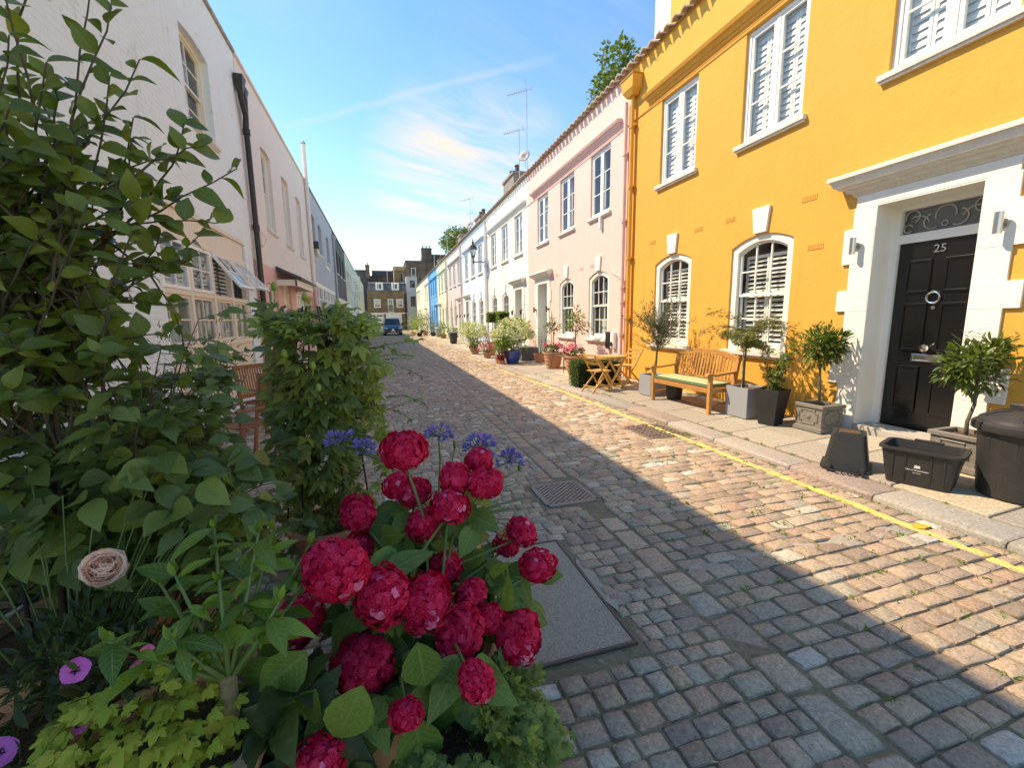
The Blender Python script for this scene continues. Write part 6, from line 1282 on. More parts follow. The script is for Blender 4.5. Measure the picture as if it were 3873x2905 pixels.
b = MB(); b.add([(-.86,.98,1.19),(.86,.98,1.19),(.70,1.50,1.80),(-.70,1.50,1.80)], [(0,1,2,3)]); o = b.build('windscreen', M_vglass, van); o.location = (0,-.03,.02)
b = MB(); b.ext([(-.62,.98-.28),(.62,.98-.28),(.50,.52),(-.50,.52)], 'y', -.03, .02); b.build('grille', M_vtrim, van); b = MB(); b.lathe([(0,0),(.10,.0),(.11,.012),(0,.018)], 18, sx=1.25, sy=.6); o = b.build('oval_badge', M_brass, van); o.location = (0,-.05,.62); o.rotation_euler = (math.pi/2,0,0)
for s in (-1,1):
    b = MB(); b.add([(s*.55,-.02,.74),(s*.95,.06,.78),(s*.95,.12,.92),(s*.60,.04,.82),(s*.55,.1,.74),(s*.95,.2,.78),(s*.95,.24,.92),(s*.60,.14,.82)], [(0,1,2,3),(0,4,5,1),(1,5,6,2),(2,6,7,3),(3,7,4,0)]); b.build('headlight', M_lampg, van)
    b = MB(); b.box(s*1.0-.0 if s > 0 else -1.2,1.05,1.12,1.2 if s > 0 else -1.0,1.18,1.38); b.build('door_mirror', M_vtrim, van, bevel=.03)
    for yy in (.85,4.1):
        w_ = MB(); w_.tube([(s*.74,yy,.34),(s*1.0,yy,.34)], .34, 20); ty = w_.build('wheel', M_tyre, van, 40); w2 = MB(); w2.tube([(s*.99,yy,.34),(s*1.01,yy,.34)], .21, 16); w2.build('hub', M_steel, ty)
b = MB(); b.box(-.98,-.05,.22,.98,.1,.40); b.build('bumper', M_vtrim, van, bevel=.03); b = MB(); b.box(-.6,-.06,.24,.6,-.052,.28); b.build('skid_strip', M_steel, van); b = MB(); b.box(-.27,-.065,.42,.27,-.05,.53); b.build('number_plate', mat('white_plate', (.75,.75,.72), .4), van)
b = MB(); b.bar((-.75,2.1,2.02),(.75,2.1,2.02),.05,.04); b.build('roof_bar', M_steel, van)
for o in list(C.objects):                                          # the flags rise towards the houses: stand every pot on its flag
    if o.parent is None and abs(o.location.z-PZ) < 1e-5: o.location.z = .055+.05*(o.location.x-4.35)
# ---------------------------------------------------------------- weeds in the joints, litter
random.seed(51); np.random.seed(51); P = []; D = []
for k in range(260):
    if random.random() < .55: x, y = rnd(1.8,3.95), rnd(.9,4.5)
    else: y = rnd(1.2,12); x = kx(y)+random.choice((-.03,-.05,.36))+rnd(-.02,.02)
    for j in range(random.randint(5,16)): P.append((x+rnd(-.03,.03), y+rnd(-.03,.03), -.010 if x < kx(y) else .045)); D.append((rnd(-1,1),rnd(-1,1),rnd(.35,1.0)))
tag(leaf_mass('weeds', None, T_NA+T_OV, P, D, rdir(len(P)), np.random.uniform(.010,.032,len(P)), M_fresh), 'small green weeds growing in the joints of the cobbles and kerb', 'weeds', None, 'stuff')
P = np.array([(rnd(.3,4.0), rnd(1.0,7), .004) for _ in range(170)]+[(kx(y)-rnd(0,.14), y, .004) for y in np.random.uniform(1,9,140)]); D = rdir(len(P)); D[:,2] *= .15
tag(leaf_mass('leaf_litter', None, T_NA, P, D, np.tile((0,0,1.0),(len(P),1))+rdir(len(P))*.4, np.random.uniform(.012,.04,len(P)), mat('dry_leaf', (.42,.33,.20), .8)), 'dry leaf bits scattered over the cobbles', 'leaf litter', None, 'stuff')
# ---------------------------------------------------------------- foreground planting on the left
random.seed(61); np.random.seed(61)
T_BIG = [leaf_tpl(1,.66,12,.25,.22,.82,.03), leaf_tpl(1,.58,12,.12,.48,.88,.03), leaf_tpl(1,.70,12,.40,.12,.80,.03), leaf_tpl(1,.62,12,.3,.6,.84,.03)]
T_ROUND = [leaf_tpl(1,.72,6,.30,.18,.86), leaf_tpl(1,.60,6,.15,.50,.95), leaf_tpl(1,.76,6,.50,.10,.84), leaf_tpl(1,.64,6,.45,.65,.9)]
M_hyl = leaf_mat('hydrangea_leaf', (.085,.165,.032), (.15,.245,.045), .32, .5, .35, (.20,.29,.10)); M_shr = leaf_mat('broad_shrub_leaf', (0.079,0.128,0.019), (0.208,0.252,0.037), .42, .38, .5, (.17,.22,.07)); M_ros = leaf_mat('rose_leaf', (0.079,0.128,0.032), (0.208,0.266,0.047), .36, .42, .45, (.15,.21,.08))
M_pas = leaf_mat('passion_vine_leaf', (0.096,0.143,0.037), (0.288,0.336,0.058), .36, .45, .4, (.16,.22,.1)); M_cit = leaf_mat('bright_citrus_leaf', (.06,.135,.018), (.24,.36,.04), .42, .35, .5, (.3,.42,.1)); M_heu = leaf_mat('golden_heuchera_leaf', (.30,.36,.04), (.52,.47,.07), .3, .5, .3)
M_fern = leaf_mat('lobed_leaf', (0.149,0.217,0.053), (0.272,0.350,0.079), .35, .5, .3); M_green_stem = mat('green_stem', (.10,.17,.045), .6, var=(30,.4,(.16,.20,.06))); M_dkstem = mat('dark_twig', (.07,.055,.035), .8, var=(40,.5,(.13,.10,.06)))
POT = lambda loc, r0, r1, h, m, lab, cat='potted plant', name='potted_plant', grp='flower pots in the foreground': None
def plant(name, loc, label, pot=None, cat='potted plant'):
    r = empty(name, loc, 0, label, cat, 'flower pots in the foreground')
    if pot: round_pot(r, *pot)
    return r
# --- red hydrangea
random.seed(601); np.random.seed(601)
HB = Vector((.06,1.50,0)); hy = plant('red_hydrangea', HB, 'crimson mophead hydrangea with big toothed leaves, nearest in front', (.20,.27,.40,M_terr))
M_hyr = leaf_mat('crimson_floret', (.58,.006,.042), (.82,.04,.115), .28, .7, .12)
M_eye = mat('floret_eye', (.72,.30,.32), .6); M_fade = mat('faded_pink_floret', (.74,.16,.28), .55, var=(40,.6,(.68,.05,.15)))
def head_mesh(seed, n=150):
    rg = np.random.RandomState(seed); pv, pf, _ = leaf_tpl(1,1.05,4,.12,.30,1.3,0,.7); k = len(pv); V, F, Mi, LV = [], [], [], []; off = 0
    ga = math.pi*(3-5**.5)
    for i in range(n):
        z = 1-1.72*(i+.5)/n; r = math.sqrt(max(0,1-z*z)); t = ga*i+rg.uniform(-.2,.2); d = np.array([r*math.cos(t), r*math.sin(t), z]); lump = 1+.10*math.sin(2*t+seed)*r+.06*math.sin(5*z+seed)+rg.uniform(-.045,.045)
        c = d*lump*np.array([1,1,.86])*.86; nn = d+rg.normal(size=3)*.24; nn /= np.linalg.norm(nn); a = np.cross(nn, [.3,.5,.8]); a /= np.linalg.norm(a); b = np.cross(nn, a); tw = rg.uniform(0,1.57); sz = .18*rg.uniform(.85,1.2); fade = rg.rand() < .03; lvv = rg.rand()
        for p in range(4):
            an = tw+p*math.pi/2; dr = (a*math.cos(an)+b*math.sin(an))+nn*rg.uniform(.0,.35); dr /= np.linalg.norm(dr); s = np.cross(dr, nn); s /= np.linalg.norm(s); up = np.cross(s, dr)
            W = c+nn*.03+sz*(pv[:,0:1]*s+pv[:,1:2]*dr+pv[:,2:3]*up); V.append(W); LV.append(np.full(k, lvv)); F.append(pf+off); off += k; Mi += [2 if fade else 0]*len(pf)
        e = .012; q = c+nn*.05; V.append(np.array([q-a*e,q-b*e,q+a*e,q+b*e])); LV.append(np.full(4,.5)); F.append(np.array([[off,off+1,off+2,off+3]])); off += 4; Mi.append(1)
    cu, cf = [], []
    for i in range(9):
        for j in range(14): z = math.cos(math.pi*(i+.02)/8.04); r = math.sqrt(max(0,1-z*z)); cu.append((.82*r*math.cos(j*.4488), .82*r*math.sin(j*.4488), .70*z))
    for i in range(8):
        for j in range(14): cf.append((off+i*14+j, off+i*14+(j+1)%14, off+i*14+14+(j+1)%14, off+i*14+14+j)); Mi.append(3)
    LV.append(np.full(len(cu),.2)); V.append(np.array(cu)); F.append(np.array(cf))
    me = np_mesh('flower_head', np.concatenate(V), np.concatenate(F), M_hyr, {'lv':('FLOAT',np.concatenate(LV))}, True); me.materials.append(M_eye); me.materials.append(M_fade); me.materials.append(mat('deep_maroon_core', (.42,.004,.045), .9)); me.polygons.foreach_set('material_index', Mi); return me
HEADM = [head_mesh(s) for s in range(6)]
HEADS = [(0.05,1.65,1.1,.165),(0.02,1.82,.90,.12),(.09,1.79,.87,.13),(.38,1.82,.97,.125),(.25,1.69,.95,.13),(.37,1.65,.93,.135),(-.14,1.74,.83,.145),(.21,1.58,.88,.14),(.11,1.64,.79,.13),(.52,1.63,.70,.125),(.475,1.72,.60,.11),(-.17,1.24,.89,.175),(-.14,1.72,.70,.115),(-.05,1.3,.74,.17),(.08,1.3,.69,.165),(.18,1.6,.61,.14),(.26,1.45,.58,.115),(.19,1.31,.54,.165),(.31,1.36,.53,.11),(.54,1.49,.62,.135),(.40,1.31,.48,.16),(-.33,1.45,.61,.165),(-.12,1.27,.54,.175),(.195,1.05,.59,.105),(.0,1.06,.535,.085),(-.22,1.02,.50,.125)]
lf_P, lf_D, lf_U, lf_S = [], [], [], []; stm = MB()
for i, (x, y, z, d) in enumerate(HEADS):
    p = Vector((x,y,z))-HB; o = link('flower_head', HEADM[i % 6], hy); o.location = p; k = d/2*1.13; o.scale = (k*rnd(.95,1.05), k*rnd(.95,1.05), k*rnd(.95,1.08)); out = Vector((p.x,p.y-.25,.45)).normalized(); o.rotation_mode = 'QUATERNION'
    tow = (CAM-Vector((x,y,z))).normalized(); ax = (out*.5+tow*.55+Vector((0,0,.35))).normalized(); o.rotation_quaternion = ax.to_track_quat('Z','X') @ Quaternion((0,0,1), rnd(0,6.28))
    base = Vector((rnd(-.12,.12),rnd(-.10,.10),.36)); mid = base.lerp(p, .55)+Vector((rnd(-.04,.04),rnd(-.04,.04),.08)); end = p-ax*d*.42; stm.tube([base, mid, end.lerp(mid,.3), end], [.007,.006,.005,.0045], 6)
    for j in range(9):                                             # pairs of leaves below each head
        t = (.97,.97,.85,.85,.72,.72,.6,.5,.4)[j]; q = mid.lerp(end, max(0,(t-.5)/.5)) if t > .5 else base.lerp(mid, t/.5); a = j*math.pi+(j//2)*1.57+rnd(-.5,.5)+i; dd = Vector((math.cos(a), math.sin(a)-.25, rnd(-.35,.15)))
        lf_P.append(q); lf_D.append(dd); lf_U.append(Vector((rnd(-.35,.35),rnd(-.4,.2)-.6,.8))); lf_S.append(rnd(.11,.175))
for (u, v, dep, dirv, s) in (((-.10,1.01,.70),0,0,(-.40,-.02,-.8),.185),((-.06,.99,.70),0,0,(.08,-.02,-.9),.195),((-.15,1.10,.80),0,0,(-.32,0,-.85),.16),((.04,1.06,.745),0,0,(.10,-.02,-.9),.155),((-.02,1.08,.75),0,0,(-.05,-.05,-.9),.13),((-.24,1.12,.74),0,0,(-.75,0,-.55),.16),((-.22,1.08,.66),0,0,(-.55,0,-.8),.17),((-.26,1.06,.58),0,0,(-.6,0,-.6),.16),((.10,1.10,.66),0,0,(.5,0,-.8),.15),((-.30,1.16,.68),0,0,(-.9,.1,-.25),.17),((-.12,1.12,.50),0,0,(-.15,-.15,-.8),.19),((.02,1.10,.48),0,0,(.12,-.1,-.85),.19),((-.22,1.22,.60),0,0,(-.3,-.1,-.7),.17),((.06,1.2,.52),0,0,(.35,-.1,-.7),.18),((-.32,1.28,.66),0,0,(-.75,.1,-.5),.17),((.13,1.22,.50),0,0,(.25,-.1,-.85),.17),((.5,1.45,.78),0,0,(.4,-.2,.35),.14),((.45,1.4,.70),0,0,(.2,-.3,-.6),.15),((.36,1.42,.74),0,0,(-.3,-.3,-.6),.14),((.52,1.5,.66),0,0,(.5,-.2,-.6),.14),((.30,1.55,.80),0,0,(-.3,-.4,-.3),.13),((-.02,1.5,.80),0,0,(-.2,-.4,-.5),.15),((-.05,1.62,.78),0,0,(.3,-.5,.2),.14),((.42,1.5,.58),0,0,(.5,-.3,-.5),.13)):
    for _ in range(1): lf_P.append(Vector(u)-HB); lf_D.append(Vector(dirv)); lf_U.append(Vector((0,-1,.35))); lf_S.append(s)
stm.build('stems', M_green_stem, hy, True)
def clear_of_heads(p, s):
    r = to_pix(HB+Vector(p))
    for (x, y, z, d) in HEADS:
        h_ = to_pix((x,y,z))
        if r[2] < h_[2]+.02 and math.hypot(r[0]-h_[0], r[1]-h_[1]) < 1610*(d*.55+s*.34)/h_[2]: return False
    return True
keepl = []
for i in range(len(lf_P)):                                         # no leaf hangs in front of a bloom
    if clear_of_heads(lf_P[i]+lf_D[i].normalized()*lf_S[i]*.5, lf_S[i]): keepl.append(i)
lf_P, lf_D, lf_U, lf_S = ([q[i] for i in keepl] for q in (lf_P, lf_D, lf_U, lf_S))
foliage('leaf', hy, T_BIG, lf_P, lf_D, lf_U, lf_S, M_hyl, 'hyd', 300, HB)
crown(hy, 'inner_leaves', 230, (.02,.0,.52), (.38,.34,.26), .14, T_BIG, M_hyl, 20, .5, -.1, .3, ok=clear_of_heads); crown(hy, 'lower_leaves', 90, (-.34,-.36,.50), (.14,.12,.12), .12, T_BIG, M_ivy, 12, .6, -.3, .3, ok=clear_of_heads)
for (x, y, z, r_, m) in ((.46,1.66,.67,.034,mat('bud_yellow_pink', (.62,.40,.12), .7, var=(60,.6,(.65,.15,.15)))),(.52,1.52,.53,.02,M_lime_l),(.345,1.80,.72,.024,M_lime_l)):
    n = 90; q = rdir(n); q[:,2] = np.abs(q[:,2])*.8; leaf_mass('flower_bud', hy, T_OV, np.array((x,y,z))-np.array(HB)+q*r_*.7, q, rdir(n), np.full(n, r_*.5), m, kind=None)
# --- lobed trailing foliage below the hydrangea
random.seed(602); np.random.seed(602)
lobe = []
for sd in (0,1):
    V, F, E = [], [], []; v0, f0, e0 = leaf_tpl(1,.62,4,.12,.1,.7,.18)
    for j, an in enumerate((-1.7,-.85,0,.85,1.7)):
        k = (.5,.75,1,.75,.5)[j]; ca, sa = math.cos(an), math.sin(an); w = v0.copy(); w[:,0], w[:,1] = k*(v0[:,0]*ca+v0[:,1]*sa), k*(-v0[:,0]*sa+v0[:,1]*ca); w[:,2] -= .12*abs(an)*k; V.append(w); F.append(f0+len(v0)*j); E.append(e0)
    lobe.append((np.concatenate(V), np.concatenate(F), np.concatenate(E)))
tr = plant('trailing_geranium', (.19,1.14,0), 'lobed green trailing foliage hanging below the red hydrangea', (.13,.16,.34,M_terr)); P, D, S = [], [], []
for k in range(60):
    a = rnd(-2.9,.6); p = grow((.1*math.cos(a),.1*math.sin(a),.37), (math.cos(a),math.sin(a),.1), rnd(.10,.24), 6, .12, .0, .75); b = MB()
    for q in p[2:]:
        for j in range(2): P.append(q+Vector((rnd(-.03,.03),rnd(-.03,.03),rnd(-.02,.03)))); D.append(Vector((math.cos(a)+rnd(-.6,.6),math.sin(a)+rnd(-.6,.6),rnd(-.7,.1)))); S.append(rnd(.022,.042))
foliage('leaf', tr, lobe, P, D, np.tile((0,-.5,1.0),(len(P),1))+rdir(len(P))*.3, S, M_fern, 'lobe', 300, (.19,1.14,0)); crown(tr, 'dense_leaves', 420, (.03,.0,.36), (.22,.17,.12), .036, lobe, M_fern, 18, .5, .1, .2)
# --- agapanthus
random.seed(603); np.random.seed(603)
M_aga = mat('violet_blue_petal', (.20,.16,.46), .5, var=(60,.5,(.32,.28,.60)), spec=.3); ag = plant('agapanthus', (.28,2.42,0), 'blue agapanthus globes on tall thin stalks behind the hydrangea', (.17,.22,.34,M_terr)); ab = Vector((.28,2.42,0)); T_TRUMP = [leaf_tpl(1,.24,4,.4,-.25,1.15)]
for (x, y, z, r_, nn) in ((.27,2.41,.99,.082,46),(.45,2.12,.98,.09,60),(.67,2.32,.82,.08,52),(-.25,2.34,1.02,.08,40),(-.13,2.32,.97,.065,26)):
    c = Vector((x,y,z))-ab; b = MB(); b.tube([Vector((rnd(-.06,.06),rnd(-.06,.06),.3)), c*.55+Vector((0,0,.25)), c-Vector((0,0,.055))], [.006,.0055,.005], 6); st_ = b.build('stalk', M_green_stem, ag, True)
    q = rdir(nn); q[:,2] = np.abs(q[:,2])*1.0-.15; q = unit(q); b = MB(); o0 = c-Vector((0,0,.055))
    for v in q: b.tube([o0, o0+Vector(v)*r_*.75], [.0012,.0011], 4)
    b.build('pedicels', M_green_stem, st_); pp, dd = [], []
    for v in q:
        e = np.array(o0)+v*r_*.72
        for j in range(5): pp.append(e); dd.append(v+rdir(1)[0]*.42)
    petal_cloud('florets', st_, np.array(pp), np.array(dd), np.random.uniform(.026,.040,len(pp)), M_aga, T_TRUMP)
for (x, y, z) in ((.39,2.60,.80),(.77,2.45,.66)):
    c = Vector((x,y,z))-ab; b = MB(); b.tube([Vector((.0,.0,.3)), c*.6+Vector((0,0,.2)), c], [.005,.005,.004], 6); b.lathe([(0,-.01),(.009,.0),(.012,.02),(.006,.045),(0,.055)], 8, tuple(c)); b.build('bud_stalk', M_green_stem, ag, True)
T_STRAP = [leaf_tpl(1,.07,8,.3,.55,1.0), leaf_tpl(1,.06,8,.3,.8,1.0)]; n = 60; a = np.random.rand(n)*6.28; foliage('strap_leaf', ag, T_STRAP, np.stack([.08*np.cos(a),.08*np.sin(a),np.full(n,.32)],1), np.stack([np.cos(a)*.6,np.sin(a)*.6,np.full(n,.9)],1), np.tile((0,0,1.0),(n,1)), np.random.uniform(.3,.5,n), M_fresh, 'strap', 60, ab)
# --- passion vine on a frame
random.seed(604); np.random.seed(604)
pb = Vector((-.42,3.0,0)); pv_ = plant('passion_vine', pb, 'tall column of passion vine with green fruits beside the road', (.20,.25,.26,M_terr), 'climbing plant'); V, F, E = [], [], []; v0, f0, e0 = leaf_tpl(1,.42,5,.2,.25,.9)
for j, an in enumerate((-1.75,-.9,0,.9,1.75)):
    k = (.42,.78,1,.78,.42)[j]; ca, sa = math.cos(an), math.sin(an); w = v0.copy(); w[:,0], w[:,1] = k*(v0[:,0]*ca+v0[:,1]*sa), k*(-v0[:,0]*sa+v0[:,1]*ca); V.append(w); F.append(f0+len(v0)*j); E.append(e0)
T_P5 = [(np.concatenate(V), np.concatenate(F), np.concatenate(E))]; P, D, S, Z = [], [], [], []
for k in range(1750):
    z = .06+1.62*random.random()**.9; a = rnd(0,6.28); rr = (.33+.06*math.sin(z*7+a*2))*(1 if z < 1.5 else 1.0)*rnd(.6,1.05)
    rr *= .80+.34*math.sin(a*3+z*5.1)*math.sin(z*8.3+a)+.12*math.sin(z*17+a*5)
    if z < .75: rr *= .80
    if z < .6 and random.random() < .35: continue
    P.append((rr*math.cos(a), rr*math.sin(a), z+rnd(-.03,.03))); D.append((math.cos(a)*.8+rnd(-.4,.4), math.sin(a)*.8+rnd(-.4,.4), rnd(-.75,.25) if z < 1.55 else rnd(-.1,.7))); S.append(rnd(.045,.115))
foliage('leaf', pv_, T_P5, P, D, np.tile((0,-.7,.8),(len(P),1))+rdir(len(P))*.4, S, M_pas, 'pas', 300, pb)
n = 260; a = np.random.rand(n)*6.28; r_ = .36*np.random.rand(n)**.5; P = np.stack([r_*np.cos(a)+.03, r_*np.sin(a)-.05, 1.60+np.random.rand(n)*.10-r_*.25],1); P[:70] = np.stack([.30+np.random.rand(70)*.10, -.15+np.random.rand(70)*.3, .5+np.random.rand(70)*1.1],1)
leaf_mass('young_leaves', pv_, T_P5, P, np.stack([np.cos(a),np.sin(a)-.3,np.random.rand(n)*.8-.3],1), np.tile((0,-.6,.9),(n,1))+rdir(n)*.4, np.random.uniform(.05,.085,n), M_lime_l)  # lime new growth; its colour also carries the skylight on top and road side
b = MB()
for k in range(6):
    a = k*1.047; b.tube([(.26*math.cos(a),.26*math.sin(a),.3),(.20*math.cos(a),.20*math.sin(a),1.1),(.06*math.cos(a),.06*math.sin(a),1.7)], .006, 5)
for z, r_ in ((.6,.24),(1.0,.21),(1.35,.15)): b.tube([(r_*math.cos(t*.5236),r_*math.sin(t*.5236),z) for t in range(13)], .005, 5)
b.build('obelisk_frame', M_lead, pv_)
for k in range(9):                                                # loose tendrils reaching out over the road and upward
    a = rnd(-.6,.9); p = grow((.28*math.cos(a),.28*math.sin(a),rnd(.7,1.5)), (math.cos(a),math.sin(a),rnd(-.1,.5)), rnd(.3,.7), 9, .22, .0, .1); b = MB(); b.tube(p, .0028, 4); t = b.build('tendril', M_green_stem, pv_, True); q = p[2:]
    leaf_mass('tendril_leaf', t, T_P5, q, [Vector((rnd(-1,1),rnd(-1,1),rnd(-.4,.5))) for _ in q], [(0,0,1)]*len(q), np.random.uniform(.03,.06,len(q)), M_cit, kind=None)
for (x, y, z) in ((-.42,2.72,1.74),(-.58,2.75,1.80),(-.25,2.75,1.70),(-.40,2.66,1.35),(-.38,2.66,1.22),(-.55,2.70,1.42),(-.2,2.72,1.45)):
    c = Vector((x,y,z))-pb; b = MB(); b.lathe([(0,-.022),(.012,-.018),(.018,0),(.014,.018),(.006,.03),(0,.032)], 10, tuple(c)); b.tube([c-Vector((0,0,.02)), c-Vector((.02,-.06,.10))], .003, 5); b.build('passion_fruit', mat('green_fruit', (.22,.30,.05), .5), pv_, True)
M_pfl = leaf_mat('pale_yellow_petal', (.50,.42,.12), (.60,.50,.2), .4)
for (x, y, z) in ((-.40,2.70,1.70),(-.45,2.70,1.58),(-.26,2.7,1.55)):
    n = 12; q = rdir(n); q[:,2] = np.abs(q[:,2]); leaf_mass('spent_flower', pv_, T_LA, np.tile(np.array((x,y,z))-np.array(pb),(n,1)), q*.4+np.array([0,-.2,1]), rdir(n), np.full(n,.05), M_pfl, kind=None)
# --- broad-leaved shrub, upper left
random.seed(605); np.random.seed(605)
sb = Vector((-1.22,1.95,0)); sh = plant('broad_leaved_shrub', sb, 'tall broad-leaved shrub arching in front of the white brick house', (.24,.30,.45,M_terr), 'shrub'); P, D, U, S = [], [], [], []; tw = MB()
def limb(p0, target, nleaf, sz, wob=.05, side=3):
    p0, t = Vector(p0)-sb, Vector(target)-sb; pts = []; n = 9; off = Vector((rnd(-1,1),rnd(-1,1),rnd(-.3,1)))*wob
    for i in range(n+1): u = i/n; pts.append(p0.lerp(t, u)+off*math.sin(u*math.pi)*2+Vector((rnd(-1,1),rnd(-1,1),rnd(-1,1)))*wob*.2)
    tw.tube(pts, [.0048*(1-.8*i/n)+.0012 for i in range(n+1)], 5); ax = (t-p0).normalized()
    for j in range(nleaf):
        u = 1-(j/nleaf)**1.3*.85; k = min(n-1, int(u*n)); q = pts[k].lerp(pts[k+1], u*n-k); a = j*2.4; s = ax.orthogonal().normalized(); s2 = ax.cross(s); d = (s*math.cos(a)+s2*math.sin(a))*.9+ax*.55+Vector((0,0,.15)); P.append(q); D.append(d); U.append(Vector((rnd(-.6,.6),rnd(-.5,.3)-.75,.6))); S.append(sz*rnd(.5,1.3))
for tgt, nl in (((-.50,1.92,2.17),9),((-.60,1.93,2.24),8),((-.58,1.90,1.98),8),((-.70,1.92,2.05),10),((-.66,1.95,2.32),9),((-.86,1.95,2.78),9),((-.80,1.9,2.66),8),((-1.00,1.96,2.92),9),((-.76,1.95,2.52),8),((-1.1,1.9,2.75),9)):
    limb((-1.15+rnd(-.1,.1),1.93,1.55+rnd(0,.35)), tgt, nl+4, .086)
for k in range(108): limb((-1.2+rnd(-.18,.18),1.95+rnd(-.15,.15),rnd(1.1,2.0)), (-1.12+rnd(-.42,.40),1.9+rnd(-.30,.30),1.3+1.2*random.random()), 13, .074)
for k in range(5): p = [(rnd(-.06,.06),rnd(-.06,.06),.4),(rnd(-.1,.1),rnd(-.1,.1),1.1),(rnd(-.2,.2),rnd(-.15,.15),1.9)]; tw.tube([Vector(q) for q in p], [.012,.009,.005], 7)
tw.build('branches', M_dkstem, sh, True); foliage('leaf', sh, T_ROUND, P, D, U, S, M_shr, 'shr', 300, sb)
# --- rose bush
random.seed(606); np.random.seed(606)
rb2 = Vector((-1.02,2.10,0)); ro = plant('rose_bush', rb2, 'leafy rose bush with toothed dark leaves behind the peach rose', (.24,.30,.40,M_terr), 'rose bush'); P, D, U, S = [], [], [], []; tw = MB()
for k in range(80):
    t = Vector((rb2.x+rnd(-.70,.66), rb2.y+rnd(-.45,.55), .55+1.17*random.random()))
    if t.z > 1.0: t.x = min(t.x, rb2.x+.22)
    p = [Vector((rnd(-.1,.1),rnd(-.1,.1),.36))]; e = t-rb2; m_ = p[0].lerp(e,.5)+Vector((rnd(-.1,.1),rnd(-.1,.1),.15)); p += [m_, m_.lerp(e,.55)+Vector((0,0,.03)), e]; tw.tube(p, [.006,.004,.003,.002], 5)
    for j in range(9):                                             # compound leaves: five leaflets along a stalk
        u = rnd(.25,1.0); q = (p[0].lerp(p[1],u*2) if u < .5 else p[1].lerp(p[3],(u-.5)*2)); a = rnd(0,6.28); ax = Vector((math.cos(a),math.sin(a),rnd(-.25,.35))).normalized(); sd = ax.cross(Vector((0,0,1))).normalized(); L_ = rnd(.10,.15); tw.tube([q, q+ax*L_], .0016, 4)
        for f, s, w in ((.38,1,.8),(.38,-1,.8),(.78,1,.95),(.78,-1,.95),(1.0,0,1.1)): P.append(q+ax*L_*f); D.append((ax*.45+sd*s) if s else ax); U.append(Vector((rnd(-.4,.4),rnd(-.4,.4)-.55,.85))); S.append(rnd(.062,.088)*w)
tw.build('stems', M_dkstem, ro, True); foliage('leaflet', ro, T_BIG, P, D, U, S, M_ros, 'ros', 300, rb2)
# big rose leaves close to the lens at left, and young lime shoots
ro2 = plant('climbing_rose', (-1.06,1.62,0), 'climbing rose with large toothed leaves and one peach bloom, lower left', (.18,.23,.34,M_terr), 'rose bush'); r2 = Vector((-1.06,1.62,0)); P, D, U, S = [], [], [], []; tw = MB()
for k in range(34):
    q = Vector((rnd(-.40,.55), rnd(-.08,.25), rnd(.76,1.16))); tw.tube([Vector((rnd(-.05,.05),0,.3)), q*.6+Vector((0,0,.15)), q], [.004,.003,.002], 5)
    if (q+r2-Vector((-.86,1.51,.86))).length < .17: continue
    for j in range(6): a = rnd(0,6.28); P.append(q+Vector((rnd(-.05,.05),rnd(-.05,.05),rnd(-.04,.04)))); D.append(Vector((math.cos(a),math.sin(a)-.3,rnd(-.5,.1)))); U.append(Vector((rnd(-.3,.3),-.8,.8))); S.append(rnd(.09,.13))
tw.build('stems', M_green_stem, ro2, True); foliage('leaf', ro2, T_BIG, P, D, U, S, M_ros, 'ros2', 300, r2)
M_peach = leaf_mat('peach_petal', (.90,.70,.60), (.93,.82,.75), .35, .6, .2); c = Vector((-.86,1.51,.86))-r2; T_PET = [leaf_tpl(1,1.15,6,.45,-.40,1.5,.03,.75), leaf_tpl(1,1.05,6,.35,-.30,1.5,.03,.75)]; P, D, U, S = [], [], [], []; face = Vector((.42,-.70,.55)).normalized()
for ring, (n, r_, op, s) in enumerate(((4,.003,.02,.050),(6,.008,.10,.054),(8,.013,.22,.058),(10,.017,.42,.062),(12,.019,.75,.064),(13,.019,1.2,.066))):
    for i in range(n):
        a = i*6.283/n+ring*.5; s1 = face.orthogonal().normalized(); s2 = face.cross(s1); o_ = s1*math.cos(a)+s2*math.sin(a); P.append(c+o_*r_); D.append(face+o_*op+Vector((rnd(-.1,.1),rnd(-.1,.1),rnd(-.1,.1)))); U.append(-o_+face*.4); S.append(s*rnd(.9,1.1))
bl = empty('rose_bloom', (0,0,0)); bl.parent = ro2; leaf_singles('petal', bl, T_PET, np.array(P), np.array(D), np.array(U), np.array(S), M_peach, 'rosepetal')
n = 7; leaf_mass('sepal', bl, T_LA, np.tile(np.array(c-face*.012),(n,1)), rdir(n)*1.0-np.array(face)*.35, rdir(n), np.full(n,.05), M_cit, kind=None)
